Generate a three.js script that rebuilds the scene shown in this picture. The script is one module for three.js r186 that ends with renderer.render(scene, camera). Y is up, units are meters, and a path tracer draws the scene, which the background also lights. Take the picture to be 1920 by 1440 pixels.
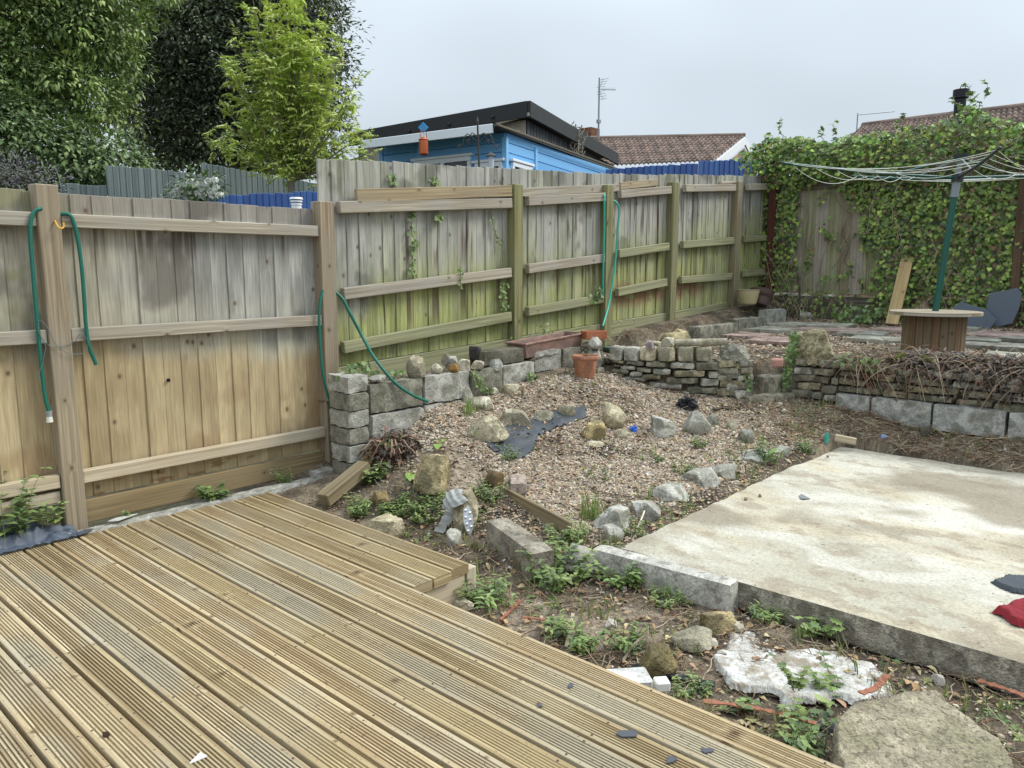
import * as THREE from 'three';
import { ImprovedNoise } from 'three/addons/math/ImprovedNoise.js';
import { mergeVertices, toCreasedNormals } from 'three/addons/utils/BufferGeometryUtils.js';

// ---------------------------------------------------------------- camera, sky, sun, exposure
const scene = new THREE.Scene();
const camera = new THREE.PerspectiveCamera(53.07, 4 / 3, 0.05, 600);
camera.position.set(0, 1.335, 0);
camera.rotation.order = 'YXZ';
camera.rotation.set(THREE.MathUtils.degToRad(-8.5), THREE.MathUtils.degToRad(-48.07), 0);
const renderer = new THREE.WebGLRenderer({ antialias: true });
renderer.toneMapping = THREE.LinearToneMapping;
renderer.toneMappingExposure = 1.0;
renderer.shadowMap.enabled = true;

const perlin = new ImprovedNoise();
const noise3 = (x, y, z) => perlin.noise(x, y, z);
{
  const W = 256, H = 128, d = new Float32Array(W * H * 4);
  for (let j = 0; j < H; j++) for (let i = 0; i < W; i++) {
    const el = ((j + 0.5) / H - 0.5) * Math.PI, az = (i + 0.5) / W * Math.PI * 2;
    const s = Math.max(0, Math.sin(el)), c = Math.cos(el);
    const X = c * Math.cos(az), Z = c * Math.sin(az);
    let n = 0, a = 1, fq = 1.7;
    for (let o = 0; o < 4; o++) { n += a * noise3(X * fq + 7, s * fq * 2.2 + 3, Z * fq); a *= 0.5; fq *= 2; }
    const k = (1 + 1.9 * s * s) * (1 + 0.2 * n), o = (j * W + i) * 4;
    d[o] = 0.68 * k; d[o + 1] = 0.775 * k; d[o + 2] = 0.86 * k; d[o + 3] = 1;
  }
  const sky = new THREE.DataTexture(d, W, H, THREE.RGBAFormat, THREE.FloatType);
  sky.mapping = THREE.EquirectangularReflectionMapping; sky.magFilter = THREE.LinearFilter; sky.minFilter = THREE.LinearFilter; sky.wrapS = THREE.RepeatWrapping; sky.needsUpdate = true;
  scene.background = sky; scene.environment = sky;
}
const sun = new THREE.DirectionalLight(new THREE.Color(1, 0.97, 0.88), 2.8);
sun.position.set(4 + 15, 19, 9); sun.target.position.set(4, 0, -2);
sun.castShadow = true; sun.shadow.radius = 38; sun.shadow.mapSize.set(2048, 2048);
Object.assign(sun.shadow.camera, { left: -14, right: 14, top: 14, bottom: -14, near: 1, far: 60 });
scene.add(sun, sun.target);

// ---------------------------------------------------------------- helpers
let seed = 20240611;
const rnd = () => { seed |= 0; seed = seed + 0x6D2B79F5 | 0; let t = Math.imul(seed ^ seed >>> 15, 1 | seed); t = t + Math.imul(t ^ t >>> 7, 61 | t) ^ t; return ((t ^ t >>> 14) >>> 0) / 4294967296; };
const rr = (a, b) => a + (b - a) * rnd();
const pick = (a) => a[Math.floor(rnd() * a.length)];
const clamp = (x, a = 0, b = 1) => Math.min(b, Math.max(a, x));
const sm = (a, b, x) => { const t = clamp((x - a) / (b - a)); return t * t * (3 - 2 * t); };
const lerp = (a, b, t) => a + (b - a) * t;
const mix = (A, B, t) => [lerp(A[0], B[0], t), lerp(A[1], B[1], t), lerp(A[2], B[2], t)];
const V = (x, y, z) => Array.isArray(x) ? new THREE.Vector3(x[0], x[1], x[2]) : new THREE.Vector3(x, y, z);
const hash = (x, y = 0) => { let h = Math.imul(x | 0, 374761393) + Math.imul(y | 0, 668265263) | 0; h = Math.imul(h ^ h >>> 13, 1274126177); return ((h ^ h >>> 16) >>> 0) / 4294967296; };
// value noise that repeats after px, py cells
function vn(x, y, px = 4096, py = 4096, s = 0) {
  const i = Math.floor(x), j = Math.floor(y), f = x - i, g = y - j, u = f * f * (3 - 2 * f), v = g * g * (3 - 2 * g);
  const m = (a, p) => ((a % p) + p) % p, i0 = m(i, px) + s * 71, i1 = m(i + 1, px) + s * 71, j0 = m(j, py) + s * 37, j1 = m(j + 1, py) + s * 37;
  return lerp(lerp(hash(i0, j0), hash(i1, j0), u), lerp(hash(i0, j1), hash(i1, j1), u), v);
}
function fb(x, y, oct = 4, px = 4096, py = 4096, s = 0) { let a = 0.5, n = 0, t = 0; for (let o = 0; o < oct; o++) { n += a * vn(x, y, px, py, s + o); t += a; a *= 0.5; x *= 2; y *= 2; px *= 2; py *= 2; } return n / t; }
const desat = (c, k) => { const l = 0.3 * c[0] + 0.6 * c[1] + 0.1 * c[2]; return [lerp(l, c[0], k), lerp(l, c[1], k), lerp(l, c[2], k)]; };
const names = {};
const numbered = (n) => { const k = names[n] = (names[n] ?? -1) + 1; return k ? n + '_' + String(k).padStart(3, '0') : n; };
function tag(o, label, category, group, kind) { const u = o.userData; if (label) u.label = label; if (category) u.category = category; if (group) u.group = group; if (kind) u.kind = kind; return o; }
function mesh(name, geo, mat, parent = scene) {
  const m = new THREE.Mesh(geo, mat); m.name = parent === scene ? numbered(name) : name; m.castShadow = m.receiveShadow = true; parent.add(m); return m;
}
function thing(name, label, category, pos = [0, 0, 0], ry = 0, group) {
  const o = new THREE.Group(); o.name = numbered(name); o.position.set(...pos); o.rotation.y = ry; scene.add(o); return tag(o, label, category, group);
}
const single = (name, label, category, geo, mat, pos = [0, 0, 0], ry = 0, group) => { const m = mesh(name, geo, mat); m.position.set(...pos); m.rotation.y = ry; return tag(m, label, category, group); };
const structure = (name, geo, mat, label) => tag(mesh(name, geo, mat), label, null, null, 'structure');

function colorTex(w, h, fn, rep = true) {
  const d = new Uint8Array(w * h * 4);
  for (let j = 0; j < h; j++) for (let i = 0; i < w; i++) { const c = fn((i + 0.5) / w, (j + 0.5) / h), o = (j * w + i) * 4; d[o] = clamp(c[0], 0, 255); d[o + 1] = clamp(c[1], 0, 255); d[o + 2] = clamp(c[2], 0, 255); d[o + 3] = 255; }
  const t = new THREE.DataTexture(d, w, h); t.colorSpace = THREE.SRGBColorSpace; t.magFilter = THREE.LinearFilter; t.minFilter = THREE.LinearMipmapLinearFilter; t.generateMipmaps = true;
  t.wrapS = t.wrapT = rep ? THREE.RepeatWrapping : THREE.ClampToEdgeWrapping; t.needsUpdate = true; return t;
}
const grayTex = (w, h, fn) => { const t = colorTex(w, h, (u, v) => { const g = 255 * fn(u, v); return [g, g, g]; }); t.colorSpace = THREE.NoColorSpace; return t; };
const M = (o) => new THREE.MeshStandardMaterial({ roughness: 0.9, metalness: 0, ...o });
const rep = (t, x, y) => { const c = t.clone(); c.repeat.set(x, y); c.needsUpdate = true; return c; };

// geometry: uv in metres by the way a face points; v runs along the axis `va`
function boxUV(g, va = 1, ou = 0, ov = 0) {
  if (g.index) g = g.toNonIndexed();
  const p = g.attributes.position, uv = new Float32Array(p.count * 2), a = new THREE.Vector3(), b = new THREE.Vector3(), c = new THREE.Vector3();
  const ax = ['x', 'y', 'z'];
  for (let i = 0; i < p.count; i += 3) {
    a.fromBufferAttribute(p, i); b.fromBufferAttribute(p, i + 1); c.fromBufferAttribute(p, i + 2);
    const n = b.clone().sub(a).cross(c.clone().sub(a)), m = [Math.abs(n.x), Math.abs(n.y), Math.abs(n.z)];
    let k = m[0] > m[1] ? (m[0] > m[2] ? 0 : 2) : (m[1] > m[2] ? 1 : 2);
    let V_ = va, U_ = 3 - k - va; if (k === va) { V_ = (va + 1) % 3; U_ = (va + 2) % 3; }
    [a, b, c].forEach((q, j) => { uv[(i + j) * 2] = q[ax[U_]] + ou; uv[(i + j) * 2 + 1] = q[ax[V_]] + ov; });
  }
  g.setAttribute('uv', new THREE.BufferAttribute(uv, 2)); return g;
}
// box with bevelled edges, 44 triangles
function cbox(w, h, d, c = 0.003, va = -1) {
  const H = [w / 2, h / 2, d / 2], pos = []; c = Math.min(c, 0.45 * Math.min(w, h, d));
  const P = (s, k) => { const q = [s[0] * (H[0] - c), s[1] * (H[1] - c), s[2] * (H[2] - c)]; q[k] = s[k] * H[k]; return q; };
  const tri = (a, b, e) => { const u = V(b).sub(V(a)), w2 = V(e).sub(V(a)), n = u.cross(w2), m = V(a).add(V(b)).add(V(e)); if (n.dot(m) < 0) [b, e] = [e, b]; pos.push(...a, ...b, ...e); };
  const quad = (a, b, e, f) => { tri(a, b, e); tri(a, e, f); };
  for (let k = 0; k < 3; k++) for (const s of [-1, 1]) { const i = (k + 1) % 3, j = (k + 2) % 3, S = (a, b) => { const t = [0, 0, 0]; t[k] = s; t[i] = a; t[j] = b; return P(t, k); }; quad(S(-1, -1), S(1, -1), S(1, 1), S(-1, 1)); }
  for (let k = 0; k < 3; k++) { const i = (k + 1) % 3, j = (k + 2) % 3; for (const a of [-1, 1]) for (const b of [-1, 1]) { const S = (t, q) => { const z = [0, 0, 0]; z[k] = t; z[i] = a; z[j] = b; return P(z, q); }; quad(S(-1, i), S(1, i), S(1, j), S(-1, j)); } }
  for (const a of [-1, 1]) for (const b of [-1, 1]) for (const e of [-1, 1]) tri(P([a, b, e], 0), P([a, b, e], 1), P([a, b, e], 2));
  let g = new THREE.BufferGeometry(); g.setAttribute('position', new THREE.Float32BufferAttribute(pos, 3));
  g = boxUV(g, va < 0 ? H.indexOf(Math.max(...H)) : va, rnd() * 9, rnd() * 9); g.computeVertexNormals(); return g;
}
// rough-hewn block
function stoneBox(w, h, d, { amp = 0.008, round = 0.02, seg = 0.05, fq = 12, crease = 0.7, tilt = 0.0, uvAxis = 0 } = {}) {
  const n = (l) => Math.max(2, Math.min(60, Math.round(l / seg)));
  let g = new THREE.BoxGeometry(w, h, d, n(w), n(h), n(d)); g.deleteAttribute('uv'); g.deleteAttribute('normal'); g = mergeVertices(g, 1e-5);
  const p = g.attributes.position, H = V(w / 2, h / 2, d / 2), o = rnd() * 100, r = Math.min(round, 0.48 * Math.min(w, h, d)), q = new THREE.Vector3(), inn = new THREE.Vector3();
  const tx = rr(-tilt, tilt), tz = rr(-tilt, tilt);
  for (let i = 0; i < p.count; i++) {
    q.fromBufferAttribute(p, i); inn.set(clamp(q.x, -H.x + r, H.x - r), clamp(q.y, -H.y + r, H.y - r), clamp(q.z, -H.z + r, H.z - r));
    const e = q.clone().sub(inn), dir = e.lengthSq() > 1e-12 ? e.clone().normalize() : V(0, 0, 0);
    q.copy(inn).addScaledVector(dir, Math.min(r, e.length()));
    const nn = noise3(q.x * fq + o, q.y * fq, q.z * fq + o) + 0.5 * noise3(q.x * fq * 2.3, q.y * fq * 2.3 + o, q.z * fq * 2.3);
    q.addScaledVector(q.clone().divide(H).normalize(), nn * amp);
    q.y += q.x * tx + q.z * tz; p.setXYZ(i, q.x, q.y, q.z);
  }
  g.computeVertexNormals(); g = toCreasedNormals(g, crease); return boxUV(g, uvAxis, rnd() * 5, rnd() * 5);
}
// boulder: a ball cut by planes; base at y = 0
function rockGeo(w, h, d, { cuts = 9, amp = 0.05, detail = 11, sharp = 0.05, sink = 0.12, fq = 2.2, crease = 0.45 } = {}) {
  let g = new THREE.IcosahedronGeometry(1, detail); g.deleteAttribute('uv'); g.deleteAttribute('normal'); g = mergeVertices(g, 1e-5);
  const pl = []; const q0 = rr(0, 6.28); for (let k = 0; k < cuts; k++) { const a = q0 + k * 2.4 + rr(-0.5, 0.5), el = rr(-0.25, 0.95), n = V(Math.cos(a) * Math.cos(el), Math.sin(el), Math.sin(a) * Math.cos(el)); pl.push([n, rr(0.5, 0.76)]); }
  pl.push([V(0, -1, 0), 0.7], [V(rr(-0.3, 0.3), 1, rr(-0.3, 0.3)).normalize(), rr(0.5, 0.68)]);
  const p = g.attributes.position, q = new THREE.Vector3(), o = rnd() * 50; let mn = 9, mx = -9, wx = 0, wz = 0;
  for (let i = 0; i < p.count; i++) {
    q.fromBufferAttribute(p, i).normalize(); let r = 1;
    for (const [n, t] of pl) { const c = q.dot(n); if (c > 0.01) { const e = t / c; r = Math.min(r, lerp(e, r, sharp * 0.3)); } }
    r *= 1 + amp * (noise3(q.x * fq + o, q.y * fq, q.z * fq) + 0.6 * noise3(q.x * fq * 3 + o, q.y * fq * 3, q.z * fq * 3) + 0.3 * noise3(q.x * fq * 7 + o, q.y * fq * 7, q.z * fq * 7));
    q.multiplyScalar(r); p.setXYZ(i, q.x, q.y, q.z); mn = Math.min(mn, q.y); mx = Math.max(mx, q.y); wx = Math.max(wx, Math.abs(q.x)); wz = Math.max(wz, Math.abs(q.z));
  }
  const sy = h / (mx - mn) / (1 - sink);
  for (let i = 0; i < p.count; i++) p.setXYZ(i, p.getX(i) / wx * w / 2, (p.getY(i) - mn) * sy - h * sink / (1 - sink), p.getZ(i) / wz * d / 2);
  g.computeVertexNormals(); g = toCreasedNormals(g, crease); return boxUV(g, 1, rnd() * 5, rnd() * 5);
}
const sgn = (a, b, c) => b.clone().sub(a).cross(c.clone().sub(a));
// collects leaves, sticks and faces with colours of their own
class MB {
  constructor() { this.p = []; this.c = []; this.i = []; }
  v(x, y, z, c) { this.p.push(x, y, z); this.c.push(c[0], c[1], c[2]); return this.p.length / 3 - 1; }
  // a leaf folded along its midrib; dir = where it points, up = its upper side
  leaf(at, dir, up, len, wid, c, n = 2, droop = 0.2, fold = 0.25) { // c: leaf colour, linear
    dir = dir.clone().normalize(); const side = dir.clone().cross(up).normalize(); up = side.clone().cross(dir).normalize();
    let pm = null, L0, R0; const q = new THREE.Vector3();
    for (let k = 0; k <= n; k++) {
      const t = k / n, w = k === n ? 0 : k === 0 ? 0.12 : Math.sin(Math.PI * Math.pow(t, 0.75)) * 1;
      q.copy(at).addScaledVector(dir, len * t).addScaledVector(up, -droop * len * t * t);
      const m = this.v(q.x, q.y, q.z, c); let l = m, r = m;
      if (k < n) { const a = side, f = fold * w * wid / 2; l = this.v(q.x - a.x * w * wid / 2 + up.x * f, q.y - a.y * w * wid / 2 + up.y * f, q.z - a.z * w * wid / 2 + up.z * f, c); r = this.v(q.x + a.x * w * wid / 2 + up.x * f, q.y + a.y * w * wid / 2 + up.y * f, q.z + a.z * w * wid / 2 + up.z * f, c); }
      if (k > 0) { if (k < n) this.i.push(pm, m, l, pm, l, L0, pm, r, m, pm, R0, r); else this.i.push(pm, m, L0, pm, R0, m); }
      pm = m; L0 = l; R0 = r;
    }
  }
  // a five-lobed ivy leaf
  lobed(at, dir, up, size, c) {
    dir = dir.clone().normalize(); const side = dir.clone().cross(up).normalize(); up = side.clone().cross(dir).normalize();
    const sh = [[0, 0, 0], [-0.3, -0.12, 0.04], [-0.55, 0.2, -0.02], [-0.3, 0.38, 0.06], [-0.38, 0.72, 0], [-0.14, 0.66, 0.05], [0, 1.08, -0.08], [0.14, 0.66, 0.05], [0.38, 0.72, 0], [0.3, 0.38, 0.06], [0.55, 0.2, -0.02], [0.3, -0.12, 0.04]];
    const id = sh.map(([x, y, z]) => { const q = at.clone().addScaledVector(side, x * size).addScaledVector(dir, y * size).addScaledVector(up, z * size); return this.v(q.x, q.y, q.z, c); });
    const ce = at.clone().addScaledVector(dir, 0.4 * size).addScaledVector(up, -0.03 * size), k = this.v(ce.x, ce.y, ce.z, c);
    for (let j = 0; j < sh.length; j++) this.i.push(k, id[(j + 1) % sh.length], id[j]);
  }
  // a stick of n sides through points with radii
  stick(pts, r0, r1, c, n = 4) {
    const f = pts.length - 1; let prev = null, s = V(0.31, 0.2, 0.93);
    for (let k = 0; k <= f; k++) {
      const d = pts[Math.min(f, k + 1)].clone().sub(pts[Math.max(0, k - 1)]).normalize(); const a = s.clone().sub(d.clone().multiplyScalar(s.dot(d))).normalize(), b = d.clone().cross(a); s = a;
      const r = lerp(r0, r1, k / f), ring = [];
      for (let j = 0; j < n; j++) { const t = j / n * Math.PI * 2, q = pts[k].clone().addScaledVector(a, Math.cos(t) * r).addScaledVector(b, Math.sin(t) * r); ring.push(this.v(q.x, q.y, q.z, c)); }
      if (prev) for (let j = 0; j < n; j++) { const e = (j + 1) % n; this.i.push(prev[j], ring[e], ring[j], prev[j], prev[e], ring[e]); }
      prev = ring;
    }
  }
  geo(flat = false) {
    let g = new THREE.BufferGeometry(); g.setAttribute('position', new THREE.Float32BufferAttribute(this.p, 3)); g.setAttribute('color', new THREE.Float32BufferAttribute(this.c, 3)); g.setIndex(this.i);
    if (flat) g = g.toNonIndexed(); g.computeVertexNormals(); return g;
  }
}
const TRE = new THREE.MeshPhysicalMaterial({ vertexColors: true, roughness: 0.7, transmission: 0.35, thickness: 0, side: THREE.DoubleSide }); const FIL = new THREE.MeshPhysicalMaterial({ vertexColors: true, roughness: 0.6, transmission: 0.22, thickness: 0, side: THREE.DoubleSide }), STK = M({ vertexColors: true, roughness: 0.9 });
const tube = (pts, r, seg = 60, rad = 8) => new THREE.TubeGeometry(new THREE.CatmullRomCurve3(pts.map((p) => V(p))), seg, r, rad, false);
const jit = (c, s = 0.2) => { const k = 1 + rr(-s, s); return [c[0] * k * (1 + rr(-s, s) * 0.3), c[1] * k, c[2] * k * (1 + rr(-s, s) * 0.3)]; };
// upper-left lawn of helpers ends: ground heights
const TX = [0, 0, 1.5, 2, 2, 2.1, 2.4, 2.5, 2.7, 2.7, 2.75, 2.95, 2.85, 3.08, 3.05, 3.45, 3.55, 3.85, 3.1, 4.1, 4.65, 5.2, 4.7, 5.45, 5.3, 5.95, 5.2, 6.5, 6.5, 6.45, 6.4, 3.3, 4.2, 5.2, 6, 6.25, 6.25, 4, 5, 5.8, 3.3, 3.3, 3, 3, 4, 6, 3.7, 4.4, 7.2, 7, 6, 7, 8, 4, 1], TZ = [0.8, -4, -2, 0, -1.5, -3.5, -4.15, -2.6, -1, 0.6, -2.2, -4.1, -3.2, -3.65, -2.7, -3.2, -3.9, -3.6, -3.35, -3.25, -3.9, -3.85, -3.2, -3.25, -2.85, -2.8, -2.4, -2.5, -1.9, -0.9, 0.4, -2.25, -2.25, -2.15, -2.1, -1.5, -0.6, -1, -1, -1, -1.2, 0.3, -1.2, -0.3, 0.6, 0.6, -2.75, -2.75, -2, -3.5, -4.3, 0.8, -4.3, -4.3, -4.3], TW = [0.0057267, 0.015286, -0.0057113, -0.0052186, 0.026969, 0.041743, 0.10259, 0.038108, -0.18306, 0.0030929, -0.067202, -0.31231, -0.40364, 0.022608, 0.1445, -0.1853, 0.47083, -0.12941, 0.36876, -0.069324, 0.093561, 0.018618, 0.034005, 0.069005, -0.23263, 0.1164, 0.24261, -0.031805, 0.25423, 0.28938, 0.27647, 0.0081327, 0.0078307, -0.13488, -0.1187, -0.19516, -0.18803, 0.0013772, 0.076088, -0.10257, -0.20668, -0.056757, 0.31999, 0.098179, 0.042377, -0.20983, -0.020026, 0.0047343, -0.093965, -0.038091, -0.019715, -0.040569, 0.0094645, -0.11947, -0.032615], TA = [-0.56207, 0.066909, -0.035322];
function groundY(x, z) { let y = TA[0] + TA[1] * x + TA[2] * z; for (let k = 0; k < TX.length; k++) { const r2 = (x - TX[k]) ** 2 + (z - TZ[k]) ** 2; if (r2 > 1e-12) y += TW[k] * 0.5 * r2 * Math.log(r2); } return y; }
const WALL = [[-4.4, 5.3], [-3.9, 5.35], [-3.3, 5.5], [-2.83, 5.95], [-2.57, 6.52], [-2.07, 6.5], [-0.94, 6.47], [1.6, 6.45]];
function wallX(z) { for (let k = 1; k < WALL.length; k++) if (z <= WALL[k][0] || k === WALL.length - 1) { const [a, b] = [WALL[k - 1], WALL[k]]; return lerp(b[1], a[1], clamp((b[0] - z) / (b[0] - a[0]))); } }
const terraceY = (x, z) => 0.56 + 0.045 * (x - 6.3);
const inPoly = (P, x, z) => { let c = false; for (let i = 0, j = P.length - 1; i < P.length; j = i++) if ((P[i][1] > z) !== (P[j][1] > z) && x < (P[j][0] - P[i][0]) * (z - P[i][1]) / (P[j][1] - P[i][1]) + P[i][0]) c = !c; return c; };

// ---------------------------------------------------------------- surfaces
function woodTex(dark, lite, grey, { knots = 5, kn = [92, 62, 40], spots = 0, W = 256, H = 1024, s = 1, greyAmt = 0.5, sat = 0.62 } = {}) {
  const K = []; for (let k = 0; k < knots; k++) K.push([rnd(), rnd(), rr(0.02, 0.05)]);
  return colorTex(W, H, (u, v) => {
    let kd = 0, ku = 0; for (const [a, b, r] of K) { let du = Math.abs(u - a); du = Math.min(du, 1 - du); let dv = Math.abs(v - b); dv = Math.min(dv, 1 - dv) * 5; const q = Math.hypot(du, dv) / r; ku += Math.exp(-q * q * 0.25) * 0.08 * Math.sign(u - a || 1); kd = Math.max(kd, Math.exp(-q * q * 1.4)); }
    const g = fb(u * 26 + ku * 26, v * 3 + 0.4 * Math.sin(v * 6.283), 4, 26, 3, s), f = fb(u * 90, v * 10, 2, 90, 10, s + 9), t = fb(u * 3, v * 5, 3, 3, 5, s + 20);
    let c = mix(dark, lite, clamp(g * 1.5 - 0.3 + (f - 0.5) * 0.5)); c = mix(c, grey, greyAmt * sm(0.35, 0.75, t));
    c = mix(c, kn, kd * 0.75); if (spots) { const p = vn(u * 60, v * 240, 60, 240, s + 31) * 0.6 + vn(u * 128, v * 512, 128, 512, s + 33) * 0.4; if (p > 0.77) c = mix(c, [70, 58, 42], spots * sm(0.77, 0.86, p)); }
    return desat(c, sat);
  });
}
const grainBump = grayTex(256, 512, (u, v) => 0.6 * fb(u * 60, v * 6, 3, 60, 6, 3) + 0.4 * fb(u * 110, v * 30, 2, 110, 30, 5));
const wr = (t) => rep(t, 1 / 0.28, 1 / 1.8), gb = rep(grainBump, 1 / 0.28, 1 / 1.1);
const deckT = [woodTex([150, 118, 76], [215, 191, 148], [188, 176, 156], { spots: 0.75, s: 1, greyAmt: 0.6, sat: 0.8 }), woodTex([146, 116, 72], [208, 184, 134], [186, 168, 138], { spots: 0.6, s: 41, greyAmt: 0.5, sat: 0.72 }), woodTex([148, 122, 86], [220, 202, 168], [170, 160, 142], { spots: 0.85, s: 77, greyAmt: 0.7, sat: 0.85 })].map(wr);
const deckM = []; for (const t of deckT) for (const k of [[0.83, 0.82, 0.75], [0.88, 0.87, 0.79], [0.78, 0.77, 0.7]]) deckM.push(M({ map: t, color: new THREE.Color().setRGB(...k), bumpMap: gb, bumpScale: 0.0012, roughness: 0.82 }));
const timberT = wr(woodTex([140, 122, 96], [190, 174, 146], [160, 152, 138], { s: 7 })), timberM = M({ map: timberT, bumpMap: gb, bumpScale: 0.0015 });
const paleT = wr(woodTex([168, 140, 98], [214, 192, 150], [196, 184, 160], { s: 15 })), paleM = M({ map: paleT, bumpMap: gb, bumpScale: 0.001 });
const brownT = wr(woodTex([112, 84, 60], [166, 134, 102], [134, 118, 102], { s: 23, knots: 4 })), brownM = M({ map: brownT, bumpMap: gb, bumpScale: 0.002 });
const greenT = wr(woodTex([116, 114, 66], [176, 172, 112], [148, 146, 108], { s: 29, sat: 0.64 })), greenM = M({ map: greenT, bumpMap: gb, bumpScale: 0.0015 });
const oldT = wr(woodTex([78, 66, 52], [132, 116, 92], [112, 104, 92], { s: 57 })), oldM = M({ map: oldT, bumpMap: gb, bumpScale: 0.002 });
function stoneTex(a, b, c, { s = 1, spots = 0.4, W = 512, sp = [60, 58, 50], fq = 6, sat = 0.72, lf = 14 } = {}) {
  return colorTex(W, W, (u, v) => {
    const n = fb(u * fq, v * fq, 5, fq, fq, s), m = fb(u * 4, v * 4, 3, 4, 4, s + 11), f = fb(u * 64, v * 64, 2, 64, 64, s + 17), l = fb(u * lf, v * lf, 4, lf, lf, s + 23);
    let q = mix(a, b, sm(0.3, 0.7, n)); q = mix(q, c, sm(0.52, 0.7, m)); const k = 0.82 + 0.36 * f; q = [q[0] * k, q[1] * k, q[2] * k];
    return desat(mix(q, sp, spots * sm(0.58, 0.72, l)), sat);
  });
}
const stoneBump = grayTex(512, 512, (u, v) => 0.55 * fb(u * 10, v * 10, 5, 10, 10, 2) + 0.3 * fb(u * 40, v * 40, 3, 40, 40, 8) + 0.15 * fb(u * 120, v * 120, 1, 120, 120, 12));
const sb = rep(stoneBump, 2, 2), sbFine = rep(stoneBump, 4, 4);
const stoneM = (t, r = 2.2, bs = 0.012, o = {}) => M({ map: rep(t, r, r), bumpMap: sb, bumpScale: bs, roughness: 0.94, ...o });
const limeT = stoneTex([168, 156, 128], [206, 194, 164], [146, 136, 108], { s: 3, spots: 0.45, sp: [104, 98, 76] }), buffT = stoneTex([176, 156, 112], [204, 186, 142], [136, 126, 92], { s: 5, spots: 0.4, sp: [104, 98, 76], sat: 0.6 });
const greyT = stoneTex([152, 147, 132], [188, 183, 168], [132, 128, 110], { s: 8, spots: 0.4, sp: [94, 94, 76] }), blockT = stoneTex([148, 144, 132], [178, 174, 162], [132, 129, 112], { s: 13, spots: 0.35, sp: [96, 97, 80] });
const limeM = stoneM(limeT), buffM = stoneM(buffT), greyM = stoneM(greyT), blockM = stoneM(blockT, 2.5, 0.01), darkStoneM = stoneM(greyT, 2.2, 0.012, { color: 0x98958a }), darkBlockM = stoneM(blockT, 2.5, 0.012, { color: 0xcccac0 });
const wallT = stoneTex([138, 131, 114], [178, 171, 150], [118, 115, 96], { s: 19, spots: 0.45, sp: [84, 82, 66] }), wallM = [0xffffff, 0xdcd9cf, 0xc6c4b8, 0xeee4cc].map((c) => stoneM(wallT, 3, 0.012, { color: c }));
const soilT = colorTex(1024, 1024, (u, v) => {
  const n = fb(u * 8, v * 8, 5, 8, 8, 4), f = fb(u * 90, v * 90, 2, 90, 90, 6), g = vn(u * 200, v * 200, 200, 200, 9);
  let c = mix([82, 72, 60], [132, 120, 103], sm(0.3, 0.72, n)); const k = 0.72 + 0.55 * f; c = [c[0] * k, c[1] * k, c[2] * k]; return g > 0.9 ? mix(c, [178, 166, 146], 0.6) : g < 0.08 ? mix(c, [48, 40, 32], 0.6) : c;
});
const soilBump = rep(stoneBump, 3, 3);
const soilM = M({ map: rep(soilT, 0.8, 0.8), bumpMap: soilBump, bumpScale: 0.03, roughness: 1, vertexColors: true });

function heightSheet(x0, x1, z0, z1, st, yf, keep = () => true, colf = () => [1, 1, 1]) {
  const nx = Math.round((x1 - x0) / st), nz = Math.round((z1 - z0) / st), p = [], c = [], uv = [], id = [];
  for (let j = 0; j <= nz; j++) for (let i = 0; i <= nx; i++) { const x = lerp(x0, x1, i / nx), z = lerp(z0, z1, j / nz); p.push(x, yf(x, z), z); c.push(...colf(x, z)); uv.push(x, z); }
  for (let j = 0; j < nz; j++) for (let i = 0; i < nx; i++) { const x = lerp(x0, x1, (i + 0.5) / nx), z = lerp(z0, z1, (j + 0.5) / nz); if (!keep(x, z)) continue; const a = j * (nx + 1) + i, b = a + 1, d = a + nx + 1, e = d + 1; id.push(a, d, b, b, d, e); }
  const g = new THREE.BufferGeometry(); g.setAttribute('position', new THREE.Float32BufferAttribute(p, 3)); g.setAttribute('color', new THREE.Float32BufferAttribute(c, 3)); g.setAttribute('uv', new THREE.Float32BufferAttribute(uv, 2)); g.setIndex(id); g.computeVertexNormals(); return g;
}
const bumps = (x, z) => 0.012 * noise3(x * 5, z * 5, 1) + 0.008 * noise3(x * 13, z * 13, 4) + 0.005 * noise3(x * 31, z * 31, 8);
// pale sandy patches and damp dark loam, as they lie
const SAND = [[2.607, -2.143], [4.297, -3.647], [3.3, -3.37], [4.017, -3.216], [2.549, -1.799]];
function soilCol(x, z) {
  let s = 0; for (const [a, b] of SAND) s = Math.max(s, 1 - Math.hypot(x - a, z - b) / 0.42); const n = fb(x * 6 + 40, z * 6 + 40, 4, 4096, 4096, 61);
  s = sm(0.1, 0.45, s * 0.9 + (n - 0.5) * 0.9 - 0.1); const d = sm(0.5, 0.66, fb(x * 2.3 + 9, z * 2.3 + 9, 4, 4096, 4096, 71));
  return mix(mix([1, 0.97, 0.93], [0.55, 0.52, 0.47], d * 0.8), [1.45, 1.42, 1.42], s);
}
structure('ground', (() => { const g = new THREE.CircleGeometry(300, 64); g.rotateX(-Math.PI / 2); g.translate(0, -0.5, 0); return boxUV(g, 0); })(), M({ map: rep(soilT, 0.3, 0.3), color: 0x8f9478, roughness: 1 }));
const SLAB = { x0: 3.1, x1: 6.12, z0: -2.07, z1: 1.3, y: -0.04 };
structure('garden_soil', heightSheet(-1.2, 7.4, -4.42, 1.4, 0.035, (x, z) => { let y = groundY(x, z) + bumps(x, z); if (x > SLAB.x0 - 0.02 && x < SLAB.x1 && z > SLAB.z0 + 0.05) y = Math.min(y, -0.1 - 0.1 * sm(SLAB.x0 + 0.4, SLAB.x0, x)); return y; }, (x, z) => x < wallX(z) + 0.25, soilCol), soilM);
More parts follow.
